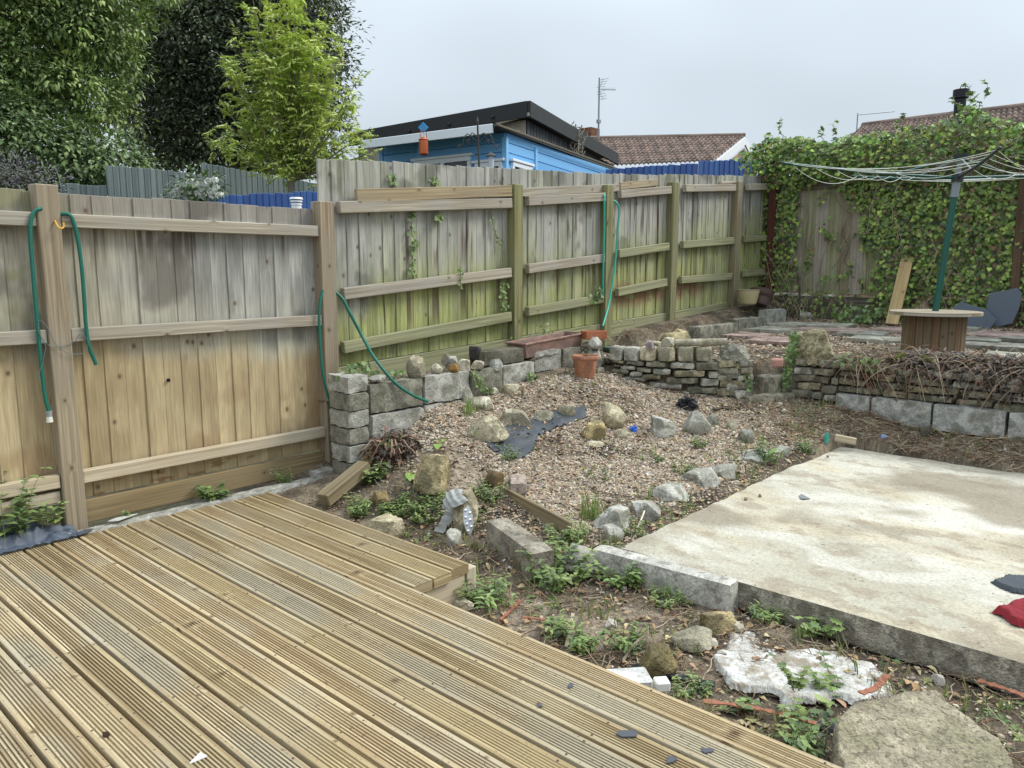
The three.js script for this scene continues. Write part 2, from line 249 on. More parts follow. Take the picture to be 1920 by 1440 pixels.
structure('terrace_soil', heightSheet(5.3, 9.95, -4.4, 1.4, 0.05, (x, z) => { const e = wallX(z) + 0.1, gap = z > -2.84 && z < -2.52; let y = terraceY(x, z) + bumps(x, z) * 1.2; if (gap || x < e) y = lerp(groundY(e - 0.2, z) - 0.03, y, gap ? sm(wallX(z) - 0.35, wallX(z) + 0.75, x) : sm(e - 0.1, e, x)); return Math.max(y, lerp(0, 0.72 + 0.06 * (x - 6.2), sm(-3.6, -4.15, z) * sm(5.8, 6.5, x))); }, (x, z) => x > wallX(z) - 0.02 - (z > -2.84 && z < -2.5 ? 0.4 : 0), soilCol), soilM);

// cast concrete slab
{
  const T = colorTex(1536, 1536, (u, v) => { // u along x (0..3 m), v along z
    const x = u * 3.02, z = v * 3.37;
    const a = fb(x * 2.1 + 3 + 1.2 * fb(x * 2, z * 2, 3), z * 0.95, 5, 4096, 4096, 5), b = fb(x * 4.6 + 1.5 * fb(x * 3, z * 3, 3), z * 1.8 + 5, 5, 4096, 4096, 15), f = fb(x * 120, z * 110, 3, 4096, 4096, 25), o = fb(x * 3.1 + 8, z * 1.1 + 2, 4, 4096, 4096, 35), s = fb(x * 15, z * 9, 4, 4096, 4096, 45);
    let c = mix([164, 157, 139], [188, 182, 166], sm(0.3, 0.68, a)); c = mix(c, [184, 166, 130], 0.35 * sm(0.48, 0.7, o)); c = mix(c, [204, 200, 190], 0.55 * sm(0.48, 0.7, b)); c = mix(c, [136, 121, 102], 0.5 * sm(0.48, 0.68, s) * sm(0.35, 0.6, 1 - b)); c = mix(c, [122, 109, 90], 0.65 * sm(0.55, 0.7, fb(x * 1.3 + 5, z * 1.1 + 7, 4, 4096, 4096, 55))); const pit = vn(x * 130, z * 130, 4096, 4096, 85) * 0.6 + vn(x * 60, z * 60, 4096, 4096, 86) * 0.4; c = mix(c, [96, 84, 70], 0.7 * sm(0.8, 0.88, pit)); const k = 0.87 + 0.26 * f;
    return [c[0] * k, c[1] * k, c[2] * k];
  }, false);
  const edgeT = stoneTex([126, 115, 96], [160, 148, 126], [108, 98, 80], { s: 44, spots: 0.4 });
  const w = SLAB.x1 - SLAB.x0, d = SLAB.z1 - SLAB.z0, h = 0.14;
  const g = stoneBox(w, h, d, { amp: 0.009, round: 0.018, seg: 0.05, fq: 7, crease: 0.5 });
  const p = g.attributes.position, uv = g.attributes.uv, n = g.attributes.normal; g.clearGroups();
  const top = [], side = []; const uvs = new Float32Array(uv.array);
  for (let i = 0; i < p.count; i += 3) { const up = (n.getY(i) + n.getY(i + 1) + n.getY(i + 2)) / 3 > 0.6; (up ? top : side).push(i, i + 1, i + 2); if (up) for (let k = i; k < i + 3; k++) { uvs[k * 2] = (p.getX(k) + w / 2) / w; uvs[k * 2 + 1] = (p.getZ(k) + d / 2) / d; } }
  g.setAttribute('uv', new THREE.BufferAttribute(uvs, 2)); g.setIndex([...top, ...side]); g.addGroup(0, top.length, 0); g.addGroup(top.length, side.length, 1);
  const m = structure('concrete_slab', g, [M({ map: T, bumpMap: rep(stoneBump, 8, 8), bumpScale: 0.006, roughness: 0.86 }), stoneM(edgeT, 2.5, 0.015)], 'pale stained concrete slab');
  m.position.set((SLAB.x0 + SLAB.x1) / 2, SLAB.y - h / 2, (SLAB.z0 + SLAB.z1) / 2);
}

// ---------------------------------------------------------------- loose gravel, stalks, crumbs of soil: past counting
const GRAVEL = [[3.333, -4.054], [3.926, -4.058], [4.649, -3.89], [5.25, -3.751], [5.52, -3.191], [5.942, -2.784], [6.373, -2.508], [6.298, -1.917], [5.88, -2.009], [5.443, -2.16], [4.592, -2.237], [3.454, -2.305], [3.278, -2.505], [3.316, -3.088], [3.377, -3.497], [3.233, -3.643]];
const MEMB = [[3.597, -3.519], [3.94, -3.539], [4.367, -3.499], [4.606, -3.403], [4.487, -3.295], [4.212, -3.349], [4.023, -3.374], [3.841, -3.258], [3.673, -3.243], [3.595, -3.37]];
function scatter(name, label, geo, mat, spots) {
  const m = new THREE.InstancedMesh(geo, mat, spots.length); m.name = numbered(name); m.castShadow = m.receiveShadow = true; const o = new THREE.Object3D(), c = new THREE.Color();
  spots.forEach((s, k) => { o.position.set(...s.p); o.rotation.set(...s.r); o.scale.set(...s.s); o.updateMatrix(); m.setMatrixAt(k, o.matrix); m.setColorAt(k, c.setRGB(...s.c)); });
  scene.add(m); return tag(m, label, null, null, 'stuff');
}
const PEB = [[0.35, 0.265, 0.175], [0.43, 0.34, 0.235], [0.27, 0.21, 0.15], [0.2, 0.16, 0.11], [0.26, 0.215, 0.175], [0.5, 0.42, 0.32], [0.29, 0.21, 0.14], [0.17, 0.14, 0.11], [0.52, 0.46, 0.39], [0.4, 0.3, 0.22], [0.28, 0.2, 0.135]];
const pebGeo = (() => { const g = new THREE.IcosahedronGeometry(0.5, 1), p = g.attributes.position; for (let i = 0; i < p.count; i++) { const k = 1 + 0.22 * noise3(p.getX(i) * 2.2, p.getY(i) * 2.2, p.getZ(i) * 2.2 + 5); p.setXYZ(i, p.getX(i) * k, p.getY(i) * 0.62 * k, p.getZ(i) * k); } g.computeVertexNormals(); return toCreasedNormals(g, 1); })();
{
  const sp = [], add = (x, z, y, s) => sp.push({ p: [x, y + s * rr(0.05, 0.28), z], r: [rr(-0.5, 0.5), rr(0, 6.28), rr(-0.5, 0.5)], s: [s * rr(0.8, 1.35), s * rr(0.7, 1.1), s * rr(0.7, 1.1)], c: jit(pick(PEB), 0.28) });
  for (let k = 0; k < 190000; k++) {
    const x = rr(2.9, 6.6), z = rr(-4, -1.9); const inside = inPoly(GRAVEL, x, z); let dens = inside ? 0.82 : 0.1; if (x > wallX(z) - 0.03 || inPoly(MEMB, x, z)) continue; if (x > SLAB.x0 - 0.03 && z > SLAB.z0 - 0.03) continue;
    if (!inside && z < -3.9 && x < 5.4) continue;
    for (const [a, b] of SAND) { const q = Math.hypot(x - a, z - b); if (q < 0.26) dens *= sm(0.06, 0.26, q) * 0.9 + 0.06; }
    const bare = fb(x * 2.1 + 30, z * 2.1 + 30, 3, 4096, 4096, 91); dens *= 1 - 0.8 * sm(0.52, 0.64, bare); dens *= 1 - 0.5 * sm(5.2, 6.1, x);
    if (rnd() > dens) continue; const s = rr(0.008, 0.019) * (rnd() < 0.07 ? 1.6 : 1); add(x, z, groundY(x, z) + bumps(x, z), s);
  }
  for (let k = 0; k < 22000; k++) { const x = rr(5.6, 9.7), z = rr(-4.1, 0.3); if (x < wallX(z) + 0.02) continue; const b = fb(x * 1.7, z * 1.7, 3, 4096, 4096, 93); if (rnd() > 0.25 + 0.6 * sm(0.4, 0.6, b)) continue; add(x, z, terraceY(x, z) + bumps(x, z) * 1.2 - 0.004, rr(0.015, 0.034)); }
  for (let k = 0; k < 9000; k++) { const x = rr(2.05, 6.6), z = rr(-3.9, 0.5); if (x < 2.42 && z < -2.38) continue; if (x > SLAB.x0 && x < SLAB.x1 && z > SLAB.z0) continue; if (x > wallX(z)) continue; add(x, z, groundY(x, z) + bumps(x, z), rr(0.006, 0.02)); }
  scatter('gravel', 'mixed tan and grey pea gravel with bare patches', pebGeo, M({ roughness: 0.8 }), sp);
}
{
  const g = (() => { const b = new MB(); b.stick([V(-0.5, 0, 0), V(-0.2, 0.03, 0.05), V(0.15, 0.05, -0.02), V(0.5, 0, 0.04)], 0.016, 0.01, [1, 1, 1], 4); const q = b.geo(); q.deleteAttribute('color'); return q; })();
  const sp = [], ST = [[0.32, 0.24, 0.15], [0.24, 0.17, 0.1], [0.42, 0.34, 0.22], [0.16, 0.11, 0.07], [0.2, 0.1, 0.06]];
  const add = (x, y, z, l, lift = 0.25) => sp.push({ p: [x, y + 0.008, z], r: [rr(-0.6, 0.6), rr(0, 6.28), rr(-lift, lift)], s: [l, l * rr(0.5, 1.1), l], c: jit(pick(ST), 0.3) });
  for (let k = 0; k < 26000; k++) {
    const x = rr(2.05, 6.6), z = rr(-3.9, 0.5); if (x < 2.42 && z < -2.38) continue; if (x > SLAB.x0 && x < SLAB.x1 && z > SLAB.z0) continue; if (x > wallX(z) - 0.02) continue;
    const far = sm(5, 6, x), near = Math.max(sm(-1.2, -0.5, z) * sm(3.2, 2.4, x), 0.7 * sm(-3.4, -2.8, z) * sm(3.25, 2.9, x)); if (rnd() > 0.2 + 0.8 * Math.max(far, near) * fb(x * 3, z * 3, 2) * 1.5) continue; add(x, groundY(x, z) + bumps(x, z), z, rr(0.04, 0.16));
  }
  for (let k = 0; k < 2600; k++) { const x = rr(5.7, 6.5), z = rr(-2.3, 0.5); if (x < SLAB.x1 && z > SLAB.z0) continue; add(x, groundY(x, z) + bumps(x, z), z, rr(0.05, 0.2), 0.45); }
  for (let k = 0; k < 3800; k++) { const x = rr(5.5, 9.7), z = rr(-4.25, 0.4); if (x < wallX(z)) continue; const b = Math.max(sm(8.6, 9.4, x), sm(-3.6, -4.1, z), 0.22 + 0.5 * sm(6.9, 6.5, x)); if (rnd() > b) continue; add(x, z < -4 ? Math.max(terraceY(x, z), 0.7 + 0.06 * (x - 6.2)) : terraceY(x, z), z, rr(0.05, 0.22), 0.5); }
  scatter('dead_stalks', 'dry brown stalks and twigs strewn over soil and gravel', g, M({ roughness: 0.95 }), sp);
}
// dry curled leaves
{
  const g = (() => { const b = new MB(); b.leaf(V(-0.5, 0, 0), V(1, 0.1, 0), V(0, 1, 0), 1, 0.55, [1, 1, 1], 4, 0.35, 0.5); const q = b.geo(); q.deleteAttribute('color'); return q; })(), sp = [], LC = [[0.3, 0.2, 0.1], [0.2, 0.13, 0.07], [0.45, 0.36, 0.2], [0.13, 0.09, 0.05], [0.35, 0.22, 0.13]];
  for (let k = 0; k < 8200; k++) { const up = rnd() < 0.5, x = up ? rr(6, 9.7) : rr(2.1, 6.5), z = up ? rr(-4.2, 0.3) : rr(-3.9, 0.4); if (up ? x < wallX(z) + 0.03 : x > wallX(z) - 0.02) continue; if (!up && ((x < 2.42 && z < -2.38) || (x > SLAB.x0 && x < SLAB.x1 && z > SLAB.z0))) continue; if (up && rnd() > 0.3 + sm(8.4, 9.4, x)) continue; const l = rr(0.02, 0.05); sp.push({ p: [x, (up ? terraceY(x, z) : groundY(x, z)) + bumps(x, z) + 0.012, z], r: [rr(-0.5, 0.5), rr(0, 6.28), rr(-0.4, 0.4)], s: [l, l, l], c: jit(pick(LC), 0.3) }); }
  scatter('dead_leaves', 'small dry brown leaves and bark flakes on the ground', g, M({ roughness: 0.9, side: THREE.DoubleSide }), sp);
}

// ---------------------------------------------------------------- timber deck, boards grooved along their length
{
  const deck = thing('timber_deck', 'grooved pale timber deck in the foreground', 'deck');
  const prof = (() => { // one board's section: width 105 mm, seven grooves
    const w = 0.1055, t = 0.045, s = new THREE.Shape(), pts = [[-w / 2, -t], [w / 2, -t], [w / 2, -0.001], [w / 2 - 0.001, 0]]; const n = 7, a = 0.011;
    for (let k = 0; k < n; k++) { const x = (n - 1) / 2 * a - k * a; pts.push([x + 0.0029, 0], [x + 0.0023, -0.0075], [x - 0.0023, -0.0075], [x - 0.0029, 0]); }
    pts.push([-w / 2 + 0.001, 0], [-w / 2, -0.001]); pts.forEach(([x, y], i) => i ? s.lineTo(x, y) : s.moveTo(x, y)); return s;
  })();
  const board = (i, z0, z1, mat) => {
    const L = z1 - z0, g = new THREE.ExtrudeGeometry(prof, { depth: L, bevelEnabled: false, steps: 1 }); const b = boxUV(g, 2, rnd() * 3, rnd() * 3); b.computeVertexNormals();
    const m = mesh('deck_board', b, mat, deck); m.position.set(1.0632 + 0.12 * (i - 0.5) + rr(-0.0012, 0.0012), rr(-0.0012, 0.0012), z0 + rr(-0.006, 0.006)); m.rotation.y = rr(-0.0006, 0.0006); m.rotation.z = rr(-0.006, 0.006); return m;
  };
  const cut = { 2: -3.62, 1: -2.84, '-1': -2.86, '-3': -2.1 };
  for (let i = -14; i <= 8; i++) { const a = -4.125, e = 1.25; if (cut[i]) { board(i, a, cut[i] - 0.002, deckM[(i * 7 + 140) % 9]); board(i, cut[i] + 0.002, e, deckM[(i * 5 + 143) % 9]); } else board(i, a, e, deckM[(i * 4 + 141) % 9]); }
  for (let i = 9; i <= 11; i++) board(i, -4.125 + (i - 8) * 0.004, -2.39 - (i === 11 ? 0.012 : 0), deckM[3 + (i % 3)]);
  const part = (n, w, h, d, x, y, z, m = paleM) => mesh(n, cbox(w, h, d, 0.003), m, deck).position.set(x, y, z);
  part('fascia_board', 0.3, 0.13, 0.03, 2.205, -0.112, -2.42); part('edge_post', 0.06, 0.15, 0.05, 2.4, -0.106, -2.43);
  part('edge_joist', 0.045, 0.12, 1.68, 2.345, -0.106, -3.29); part('edge_joist', 0.045, 0.12, 3.64, 1.99, -0.106, -0.56);
  for (let k = 0; k < 9; k++) part('joist', 3.2, 0.12, 0.045, 0.36, -0.108, -3.95 + k * 0.55, brownM);
  // screw heads, two to a board over each joist
  const b = new MB(); for (let i = -14; i <= 11; i++) for (let k = 0; k < 9; k++) { const z = -3.95 + k * 0.55; if (i > 8 && z > -2.5) continue; for (const s of [-1, 1]) { const x = 1.0632 + 0.12 * (i - 0.5) + s * 0.041, q = []; for (let j = 0; j < 8; j++) q.push(b.v(x + 0.0036 * Math.cos(j * 0.785), 0.0006, z + 0.0036 * Math.sin(j * 0.785), [0.05, 0.045, 0.04])); for (let j = 1; j < 7; j++) b.i.push(q[0], q[j + 1], q[j]); } }
  tag(mesh('screw_heads', b.geo(), M({ vertexColors: true, roughness: 0.6, metalness: 0.4 }), deck), null, null, null, 'stuff');
}
single('concrete_kerb', 'narrow rough concrete strip between deck and fence', 'kerb', stoneBox(2.75, 0.14, 0.085, { amp: 0.008, round: 0.012, seg: 0.04, fq: 8 }), blockM, [1.42, -0.062, -4.172]);
single('concrete_kerb', 'grey concrete footing strip running past fence post beyond deck', 'kerb', stoneBox(0.5, 0.12, 0.1, { amp: 0.01, round: 0.012, seg: 0.04, fq: 8 }), blockM, [2.98, -0.02, -4.2], 0.05);

// ---------------------------------------------------------------- fences: weather, algae and stains where the photograph shows them
function fenceTex(W, H, w, h, f) { return colorTex(W, H, (u, v) => f(u * w, v * h), false); }
const BW = 0.104;
function boardShade(x, y, s) {
  const i = Math.floor(x / BW), fx = x / BW - i, r = hash(i, s), kn = [];
  let kd = 0, wob = 0; for (let k = 0; k < 2; k++) { const kx = 0.2 + 0.6 * hash(i * 7 + k, s + 3), ky = hash(i * 13 + k, s + 5) * 2.4, dx = (fx - kx) * BW, dy = y - ky, q = Math.hypot(dx / 0.009, dy / 0.013); kd = Math.max(kd, Math.exp(-q * q)); wob += Math.sign(dx) * Math.exp(-(dy * dy) / 0.006 - dx * dx / 0.002) * 0.25; }
  const g = fb((x + i * 3.7) * 170 + wob * 9, y * 5 + i * 5, 3, 4096, 4096, s), c = fb((x + i) * 18 + wob * 5, y * 4 + i * 9, 4, 4096, 4096, s + 2), f = fb(x * 420, y * 12, 2, 4096, 4096, s + 6);
  return { i, r, g, c, f, kd };
}
const fence1T = fenceTex(1024, 1024, 2.2, 1.9, (x, y) => { // x from 0.95 m, y from -0.1 m
  const { i, r, g, c, f, kd } = boardShade(x, y, 11), X = x + 0.95, Y = y - 0.1; const n = fb(x * 5, y * 3, 4, 4096, 4096, 21);
  let grey = mix([114, 110, 99], [204, 199, 182], clamp(g * 0.4 + c * 0.65 + 0.0 + (r - 0.5) * 0.45)); let tan = mix([152, 127, 84], [210, 184, 132], clamp(g * 0.45 + 0.25 + (c - 0.5) * 0.8 + (r - 0.5) * 0.6)); let mid = mix([152, 141, 114], [212, 202, 172], clamp(g * 0.5 + 0.25 + (c - 0.5) * 0.7 + (r - 0.5) * 0.6));
  const line = lerp(1.02, 0.86, clamp((X - 1.4) / 1.2)) + (n - 0.5) * 0.2 + (r - 0.5) * 0.07; let q = mix(tan, mid, sm(line - 0.14, line + 0.02, Y)); q = mix(q, grey, sm(line - 0.02, line + 0.1, Y) * clamp((X - 1.5) / 0.8 + (n - 0.5)) + 0.35 * sm(1.1, 1.25, Y));
  q = mix(q, [134, 122, 108], 0.6 * sm(1.6, 1.64, Y)); q = mix(q, [96, 88, 78], 0.6 * sm(0.55, 0.7, fb(x * 3.2 + 9, y * 2.2, 5, 4096, 4096, 83)) * sm(0.75, 1.1, Y)); q = mix(q, [150, 112, 70], 0.45 * sm(0.52, 0.66, fb(x * 3.6 + 4, y * 2.6, 4, 4096, 4096, 87)) * sm(0.95, 0.7, Y)); q = mix(q, [128, 84, 44], 0.7 * sm(0.62, 0.75, fb(x * 9, y * 22, 4, 4096, 4096, 33)) * sm(0.24, 0.16, Y));
  q = mix(q, [134, 132, 78], 0.55 * sm(0.45, 0.62, fb(x * 4 + 3, y * 5, 4, 4096, 4096, 43)) * (sm(1.55, 1.3, X) * sm(0.9, 1.3, Y) + sm(0.2, 0.05, Y)));
  const st = fb(x * 30, y * 0.8, 3, 4096, 4096, 53); q = mix(q, [76, 58, 46], 0.65 * sm(0.6, 0.76, st) * sm(1.3, 1.54, Y) * sm(1.62, 1.55, Y)); q = mix(q, [92, 58, 36], kd * 0.8); const k = 0.9 + 0.2 * f; return desat([q[0] * k * 0.97, q[1] * k * 0.97, q[2] * k * 0.97], 0.74);
});
const fence2T = fenceTex(2048, 1024, 7.2, 2.4, (x, y) => { // x from 2.9 m, y from 0.3 m
  const { r, g, c, f, kd } = boardShade(x, y, 61), X = x + 2.9, Y = y + 0.3, b = (X - 3) * 0.115; const n = fb(x * 3, y * 2.4, 4, 4096, 4096, 65), st = fb(x * 22, y * 0.9, 4, 4096, 4096, 67);
  let q = mix([122, 121, 106], [204, 201, 182], clamp(g * 0.35 + c * 0.6 + 0.1 + (r - 0.5) * 0.22)); const hgt = Y - b;
  const green = clamp(sm(1.6, 0.7, hgt) * 1.05 + (n - 0.5) * 1.3 + (st - 0.5) * 0.6) * clamp(0.5 + 0.6 * sm(1.5, 0.9, hgt)) * (0.45 + 1.1 * fb(x * 11, y * 8, 4, 4096, 4096, 89)); q = mix(q, [92, 90, 78], 0.55 * sm(0.56, 0.7, fb(x * 5 + 2, y * 3.2, 5, 4096, 4096, 99))); q = mix(q, mix([128, 134, 62], [190, 192, 104], clamp(g + (r - 0.5) * 0.5)), clamp(green * 0.95));
  q = mix(q, [84, 80, 60], 0.4 * sm(0.58, 0.76, st) * sm(0.35, 0.6, vn(x * 1.6, y * 2.2, 4096, 4096, 69)));
  const rust = sm(0.18, 0.05, Math.abs(Y - (1.06 + (X - 6) * 0.045))) * sm(6.2, 6.5, X) * sm(8.3, 7.9, X) * sm(0.35, 0.55, fb(x * 7, y * 9, 4, 4096, 4096, 75)); q = mix(q, [150, 102, 66], 0.75 * rust);
  q = mix(q, [72, 48, 38], 0.6 * sm(0.62, 0.74, fb(x * 26, y * 1.1 + 3, 3, 4096, 4096, 77)) * sm(0.3, 0, Math.min(Math.abs(hgt - 1.42), Math.abs(hgt - 0.98)))); q = mix(q, [66, 58, 40], kd * 0.75); const k = 0.9 + 0.2 * f; return desat([q[0] * k * 0.92, q[1] * k * 0.92, q[2] * k * 0.96], 0.76);
});
const fenceBump = rep(grainBump, 3, 1);
const f1M = M({ map: fence1T, roughness: 0.9 }), f2M = M({ map: fence2T, roughness: 0.92 });
const ZB = -4.345;
function featherBoard(parent, x, y0, y1, mat, tx, ty, tw, th, y1b = y1) { // x = left edge; thin edge laps under the next board
  const g = cbox(BW + 0.014, y1 - y0, 0.014, 0.002, 1), p = g.attributes.position, uv = g.attributes.uv, cx = x + BW / 2, cy = (y0 + y1) / 2;
  for (let k = 0; k < p.count; k++) { if (p.getY(k) > 0 && y1b !== y1) p.setY(k, p.getY(k) + (y1b - y1) * (p.getX(k) / BW)); uv.setXY(k, clamp((cx + p.getX(k) * 0.9 - tx) / tw, 0.001, 0.999), (cy + p.getY(k) - ty) / th); }
  const m = mesh('fence_board', g, mat, parent); m.position.set(cx, cy, ZB - 0.006 + rr(-0.004, 0.004)); m.rotation.y = 0.055 + rr(-0.02, 0.02); m.rotation.z = rr(-0.003, 0.003); return m;
}
function bar(parent, name, A, B, h, d, mat) { // a rail from A to B
  const a = V(A), b = V(B), m = mesh(name, cbox(a.distanceTo(b), h, d, 0.004, 0), mat, parent); m.position.copy(a).add(b).multiplyScalar(0.5); m.rotation.z = Math.atan2(b.y - a.y, b.x - a.x); m.rotation.y = -Math.atan2(b.z - a.z, Math.hypot(b.x - a.x, b.y - a.y)); return m;
}
const postMat = (t, c) => M({ map: t, color: c, bumpMap: gb, bumpScale: 0.0015 });
function post(parent, x, y0, y1, mat, w = 0.1, lean = 0) { const m = mesh('fence_post', cbox(w, y1 - y0, 0.1, 0.005, 1), mat, parent); m.position.set(x, (y0 + y1) / 2, -4.264 - 0.05); m.rotation.z = lean; return m; }
{
  const f = thing('timber_fence', 'lower weathered feather-edge fence with tan unweathered patch beside deck', 'fence');
  for (let x = 0.96; x < 2.92; x += BW) featherBoard(f, x, 0.13, 1.716 + rr(-0.006, 0.006), f1M, 0.95, -0.1, 2.2, 1.9);
  const p1 = postMat(timberT, 0xece4d6), p2 = postMat(timberT, 0xe8dfd2);
  post(f, 1.352, -0.05, 1.745, p1, 0.104, 0.004); post(f, 2.966, -0.05, 1.765, p2, 0.112);
  for (const [y, c, ya] of [[1.575, timberM, 1.575], [1.005, timberM, 1.002], [0.262, paleM, 0.258]]) { bar(f, 'rail', [1.407, ya, -4.3], [2.908, y, -4.3], 0.068, 0.05, c); bar(f, 'rail', [0.9, ya, -4.3], [1.298, ya, -4.3], 0.068, 0.05, c); }
  bar(f, 'gravel_board', [1.407, 0.062, -4.325], [2.908, 0.062, -4.325], 0.125, 0.03, M({ map: timberT, color: 0xdccba6 })); bar(f, 'gravel_board', [0.9, 0.062, -4.325], [1.298, 0.062, -4.325], 0.125, 0.03, greenM); bar(f, 'rail', [0.9, 0.17, -4.31], [1.298, 0.175, -4.31], 0.06, 0.04, paleM);
  const hook = mesh('hook', tube([[1.372, 1.57, -4.262], [1.372, 1.548, -4.235], [1.377, 1.535, -4.225], [1.387, 1.532, -4.222], [1.396, 1.54, -4.224], [1.398, 1.562, -4.226]], 0.0045, 24, 6), M({ color: 0xd8a53a, roughness: 0.4 }), f); tag(hook, 'yellow hook');
  const hole = new THREE.CylinderGeometry(0.011, 0.011, 0.004, 14); hole.rotateX(Math.PI / 2); mesh('knot_hole', hole, M({ color: 0x0c0a08 }), f).position.set([1.908, 0.712, -4.33][0], [1.908, 0.712, -4.33][1], -4.331);
}
{
  const f = thing('timber_fence', 'taller algae-green feather-edge fence stepping up behind the gravel bed', 'fence');
  const TOP = [[3, 2.043, -4.345], [4.772, 2.145, -4.345], [6.149, 2.224, -4.345], [9.552, 2.499, -4.345]], topY = (x) => { for (let k = 1; k < TOP.length; k++) if (x <= TOP[k][0] || k === TOP.length - 1) return lerp(TOP[k - 1][1], TOP[k][1], (x - TOP[k - 1][0]) / (TOP[k][0] - TOP[k - 1][0])); };
  const lowY = (x) => 0.66 + (x - 3) * 0.045;
  for (let x = 2.965; x < 9.75; x += BW) featherBoard(f, x, lowY(x) + 0.02, topY(x + BW / 2) + rr(-0.006, 0.006), f2M, 2.9, 0.3, 7.2, 2.4);
  const PX = [4.832, 6.135, 7.345, 8.825], PT = [2.02, 2.116, 2.24, 2.367], PB = [0.5, 0.6, 0.7, 0.8], pm = [postMat(greenT, 0xe4e2cc), postMat(greenT, 0xe8e4d4), postMat(greenT, 0xe6e2d6), postMat(timberT, 0xd8d4bc)];
  PX.forEach((x, k) => post(f, x, PB[k], PT[k], pm[k], 0.105 + k * 0.004));
  const rl = [[[[3.079, 1.735, -4.3], [4.768, 1.866, -4.3]], [[4.974, 1.896, -4.3], [6.092, 2.006, -4.3]], [[6.33, 2.047, -4.3], [7.265, 2.156, -4.3]], [[7.563, 2.195, -4.3], [8.739, 2.29, -4.3]], [[9.078, 2.322, -4.3], [9.671, 2.374, -4.3]]], [[[3.091, 1.171, -4.3], [4.761, 1.307, -4.3]], [[4.976, 1.337, -4.3], [6.092, 1.438, -4.3]], [[6.323, 1.481, -4.3], [7.256, 1.572, -4.3]], [[7.545, 1.596, -4.3], [8.754, 1.674, -4.3]], [[9.068, 1.702, -4.3], [9.745, 1.741, -4.3]]], [[[3.077, 0.811, -4.3], [4.761, 0.946, -4.3]], [[4.978, 0.977, -4.3], [6.069, 1.055, -4.3]], [[6.318, 1.11, -4.3], [7.234, 1.197, -4.3]], [[7.534, 1.217, -4.3], [8.737, 1.249, -4.3]], [[9.08, 1.279, -4.3], [9.796, 1.304, -4.3]]]];
  rl.forEach((row, r) => row.forEach(([a, b]) => bar(f, 'rail', a, b, 0.078, 0.05, r === 0 ? timberM : r === 1 ? (a[0] < 6 ? timberM : greenM) : greenM)));
  const gx = [3.02, 4.779, 4.885, 6.08, 6.19, 7.288, 7.402, 8.766, 8.884, 9.75]; for (let k = 0; k < 10; k += 2) { bar(f, 'gravel_board', [gx[k], lowY(gx[k]) - 0.06, -4.328], [gx[k + 1], lowY(gx[k + 1]) - 0.06, -4.328], 0.15, 0.03, greenM); }
}
// planks lying along the top rail of the tall fence
const plank = (label, A, B, h, d, mat) => { const a = V(A), b = V(B), m = single('plank', label, 'plank', cbox(a.distanceTo(b), h, d, 0.004, 0), mat, a.clone().add(b).multiplyScalar(0.5).toArray(), 0, 'loose planks along the fence top'); m.rotation.z = Math.atan2(b.y - a.y, b.x - a.x); m.rotation.y = -Math.atan2(b.z - a.z, Math.hypot(b.x - a.x, b.y - a.y)); return m; };
plank('long pale plank resting on top rail from near post to second bay', [3.216, 1.819, -4.29], [4.763, 1.963, -4.29], 0.088, 0.03, M({ map: timberT, color: 0xf2e6cc }));
plank('grey plank resting behind the first tall post on the top rail', [4.891, 1.962, -4.334], [6.368, 2.113, -4.334], 0.072, 0.022, timberM);
plank('shorter pale plank end poking right of the hose post', [6.386, 2.129, -4.334], [7.074, 2.22, -4.334], 0.07, 0.022, M({ map: timberT, color: 0xf6eedc }));
plank('small offcut of timber on the rail beside the farthest post', [8.392, 2.318, -4.31], [8.767, 2.355, -4.31], 0.03, 0.04, timberM);

// ---------------------------------------------------------------- beyond the fence
const paint = (c, o = {}) => M({ color: c, bumpMap: gb, bumpScale: 0.001, roughness: 0.75, ...o });
// a box beam from A to B; `up` is its tall side
function beam(parent, name, A, B, h, d, mat, lift = 0) {
  const a = V(A), b = V(B), m = mesh(name, cbox(a.distanceTo(b), h, d, Math.min(0.006, h * 0.2, d * 0.2), 0), mat, parent), X = b.clone().sub(a).normalize(), Z = X.clone().cross(V(0, 1, 0)).normalize(), Y = Z.clone().cross(X);
  m.quaternion.setFromRotationMatrix(new THREE.Matrix4().makeBasis(X, Y, Z)); m.position.copy(a).add(b).multiplyScalar(0.5).addScaledVector(Y, lift); return m;
}
function boardFence(label, runs, drop, bw, mats, t = 0.02) {
  const f = thing('board_fence', label, 'fence');
  for (const [A, B] of runs) { const a = V(A), b = V(B), n = Math.max(1, Math.round(Math.hypot(b.x - a.x, b.z - a.z) / bw)), an = -Math.atan2(b.z - a.z, b.x - a.x), w = Math.hypot(b.x - a.x, b.z - a.z) / n; const gs = [0, 1, 2].map(() => cbox(w * 1.01, drop, t, 0.004, 1));
    for (let k = 0; k < n; k++) { const q = a.clone().lerp(b, (k + 0.5) / n), m = mesh('fence_board', pick(gs), pick(mats), f); m.position.set(q.x, q.y - drop / 2 + rr(-0.008, 0.008), q.z); m.rotation.y = an + 0.09; } }
  return f;
}
const gg = wr(woodTex([112, 124, 122], [156, 168, 164], [130, 140, 138], { s: 88 }));
boardFence('stepped grey-painted board fence below the dark trees', [[[3.398, 2.342, -10.284], [3.846, 2.338, -10.084]], [[3.895, 2.596, -10.18], [5.061, 2.584, -10.079]], [[5.057, 2.728, -10.083], [7.075, 2.537, -9.782]]], 1.5, 0.075, [M({ map: gg, color: 0xd4dcdc }), M({ map: gg, color: 0xc2cccc }), M({ map: gg, color: 0xe2e8e6 })]);
const bl = wr(woodTex([22, 78, 168], [34, 106, 206], [28, 90, 184], { s: 90, kn: [20, 44, 110] })), blM = [0xffffff, 0xe4e4ee, 0xd0d4e4].map((c) => M({ map: bl, color: c, roughness: 0.7 }));
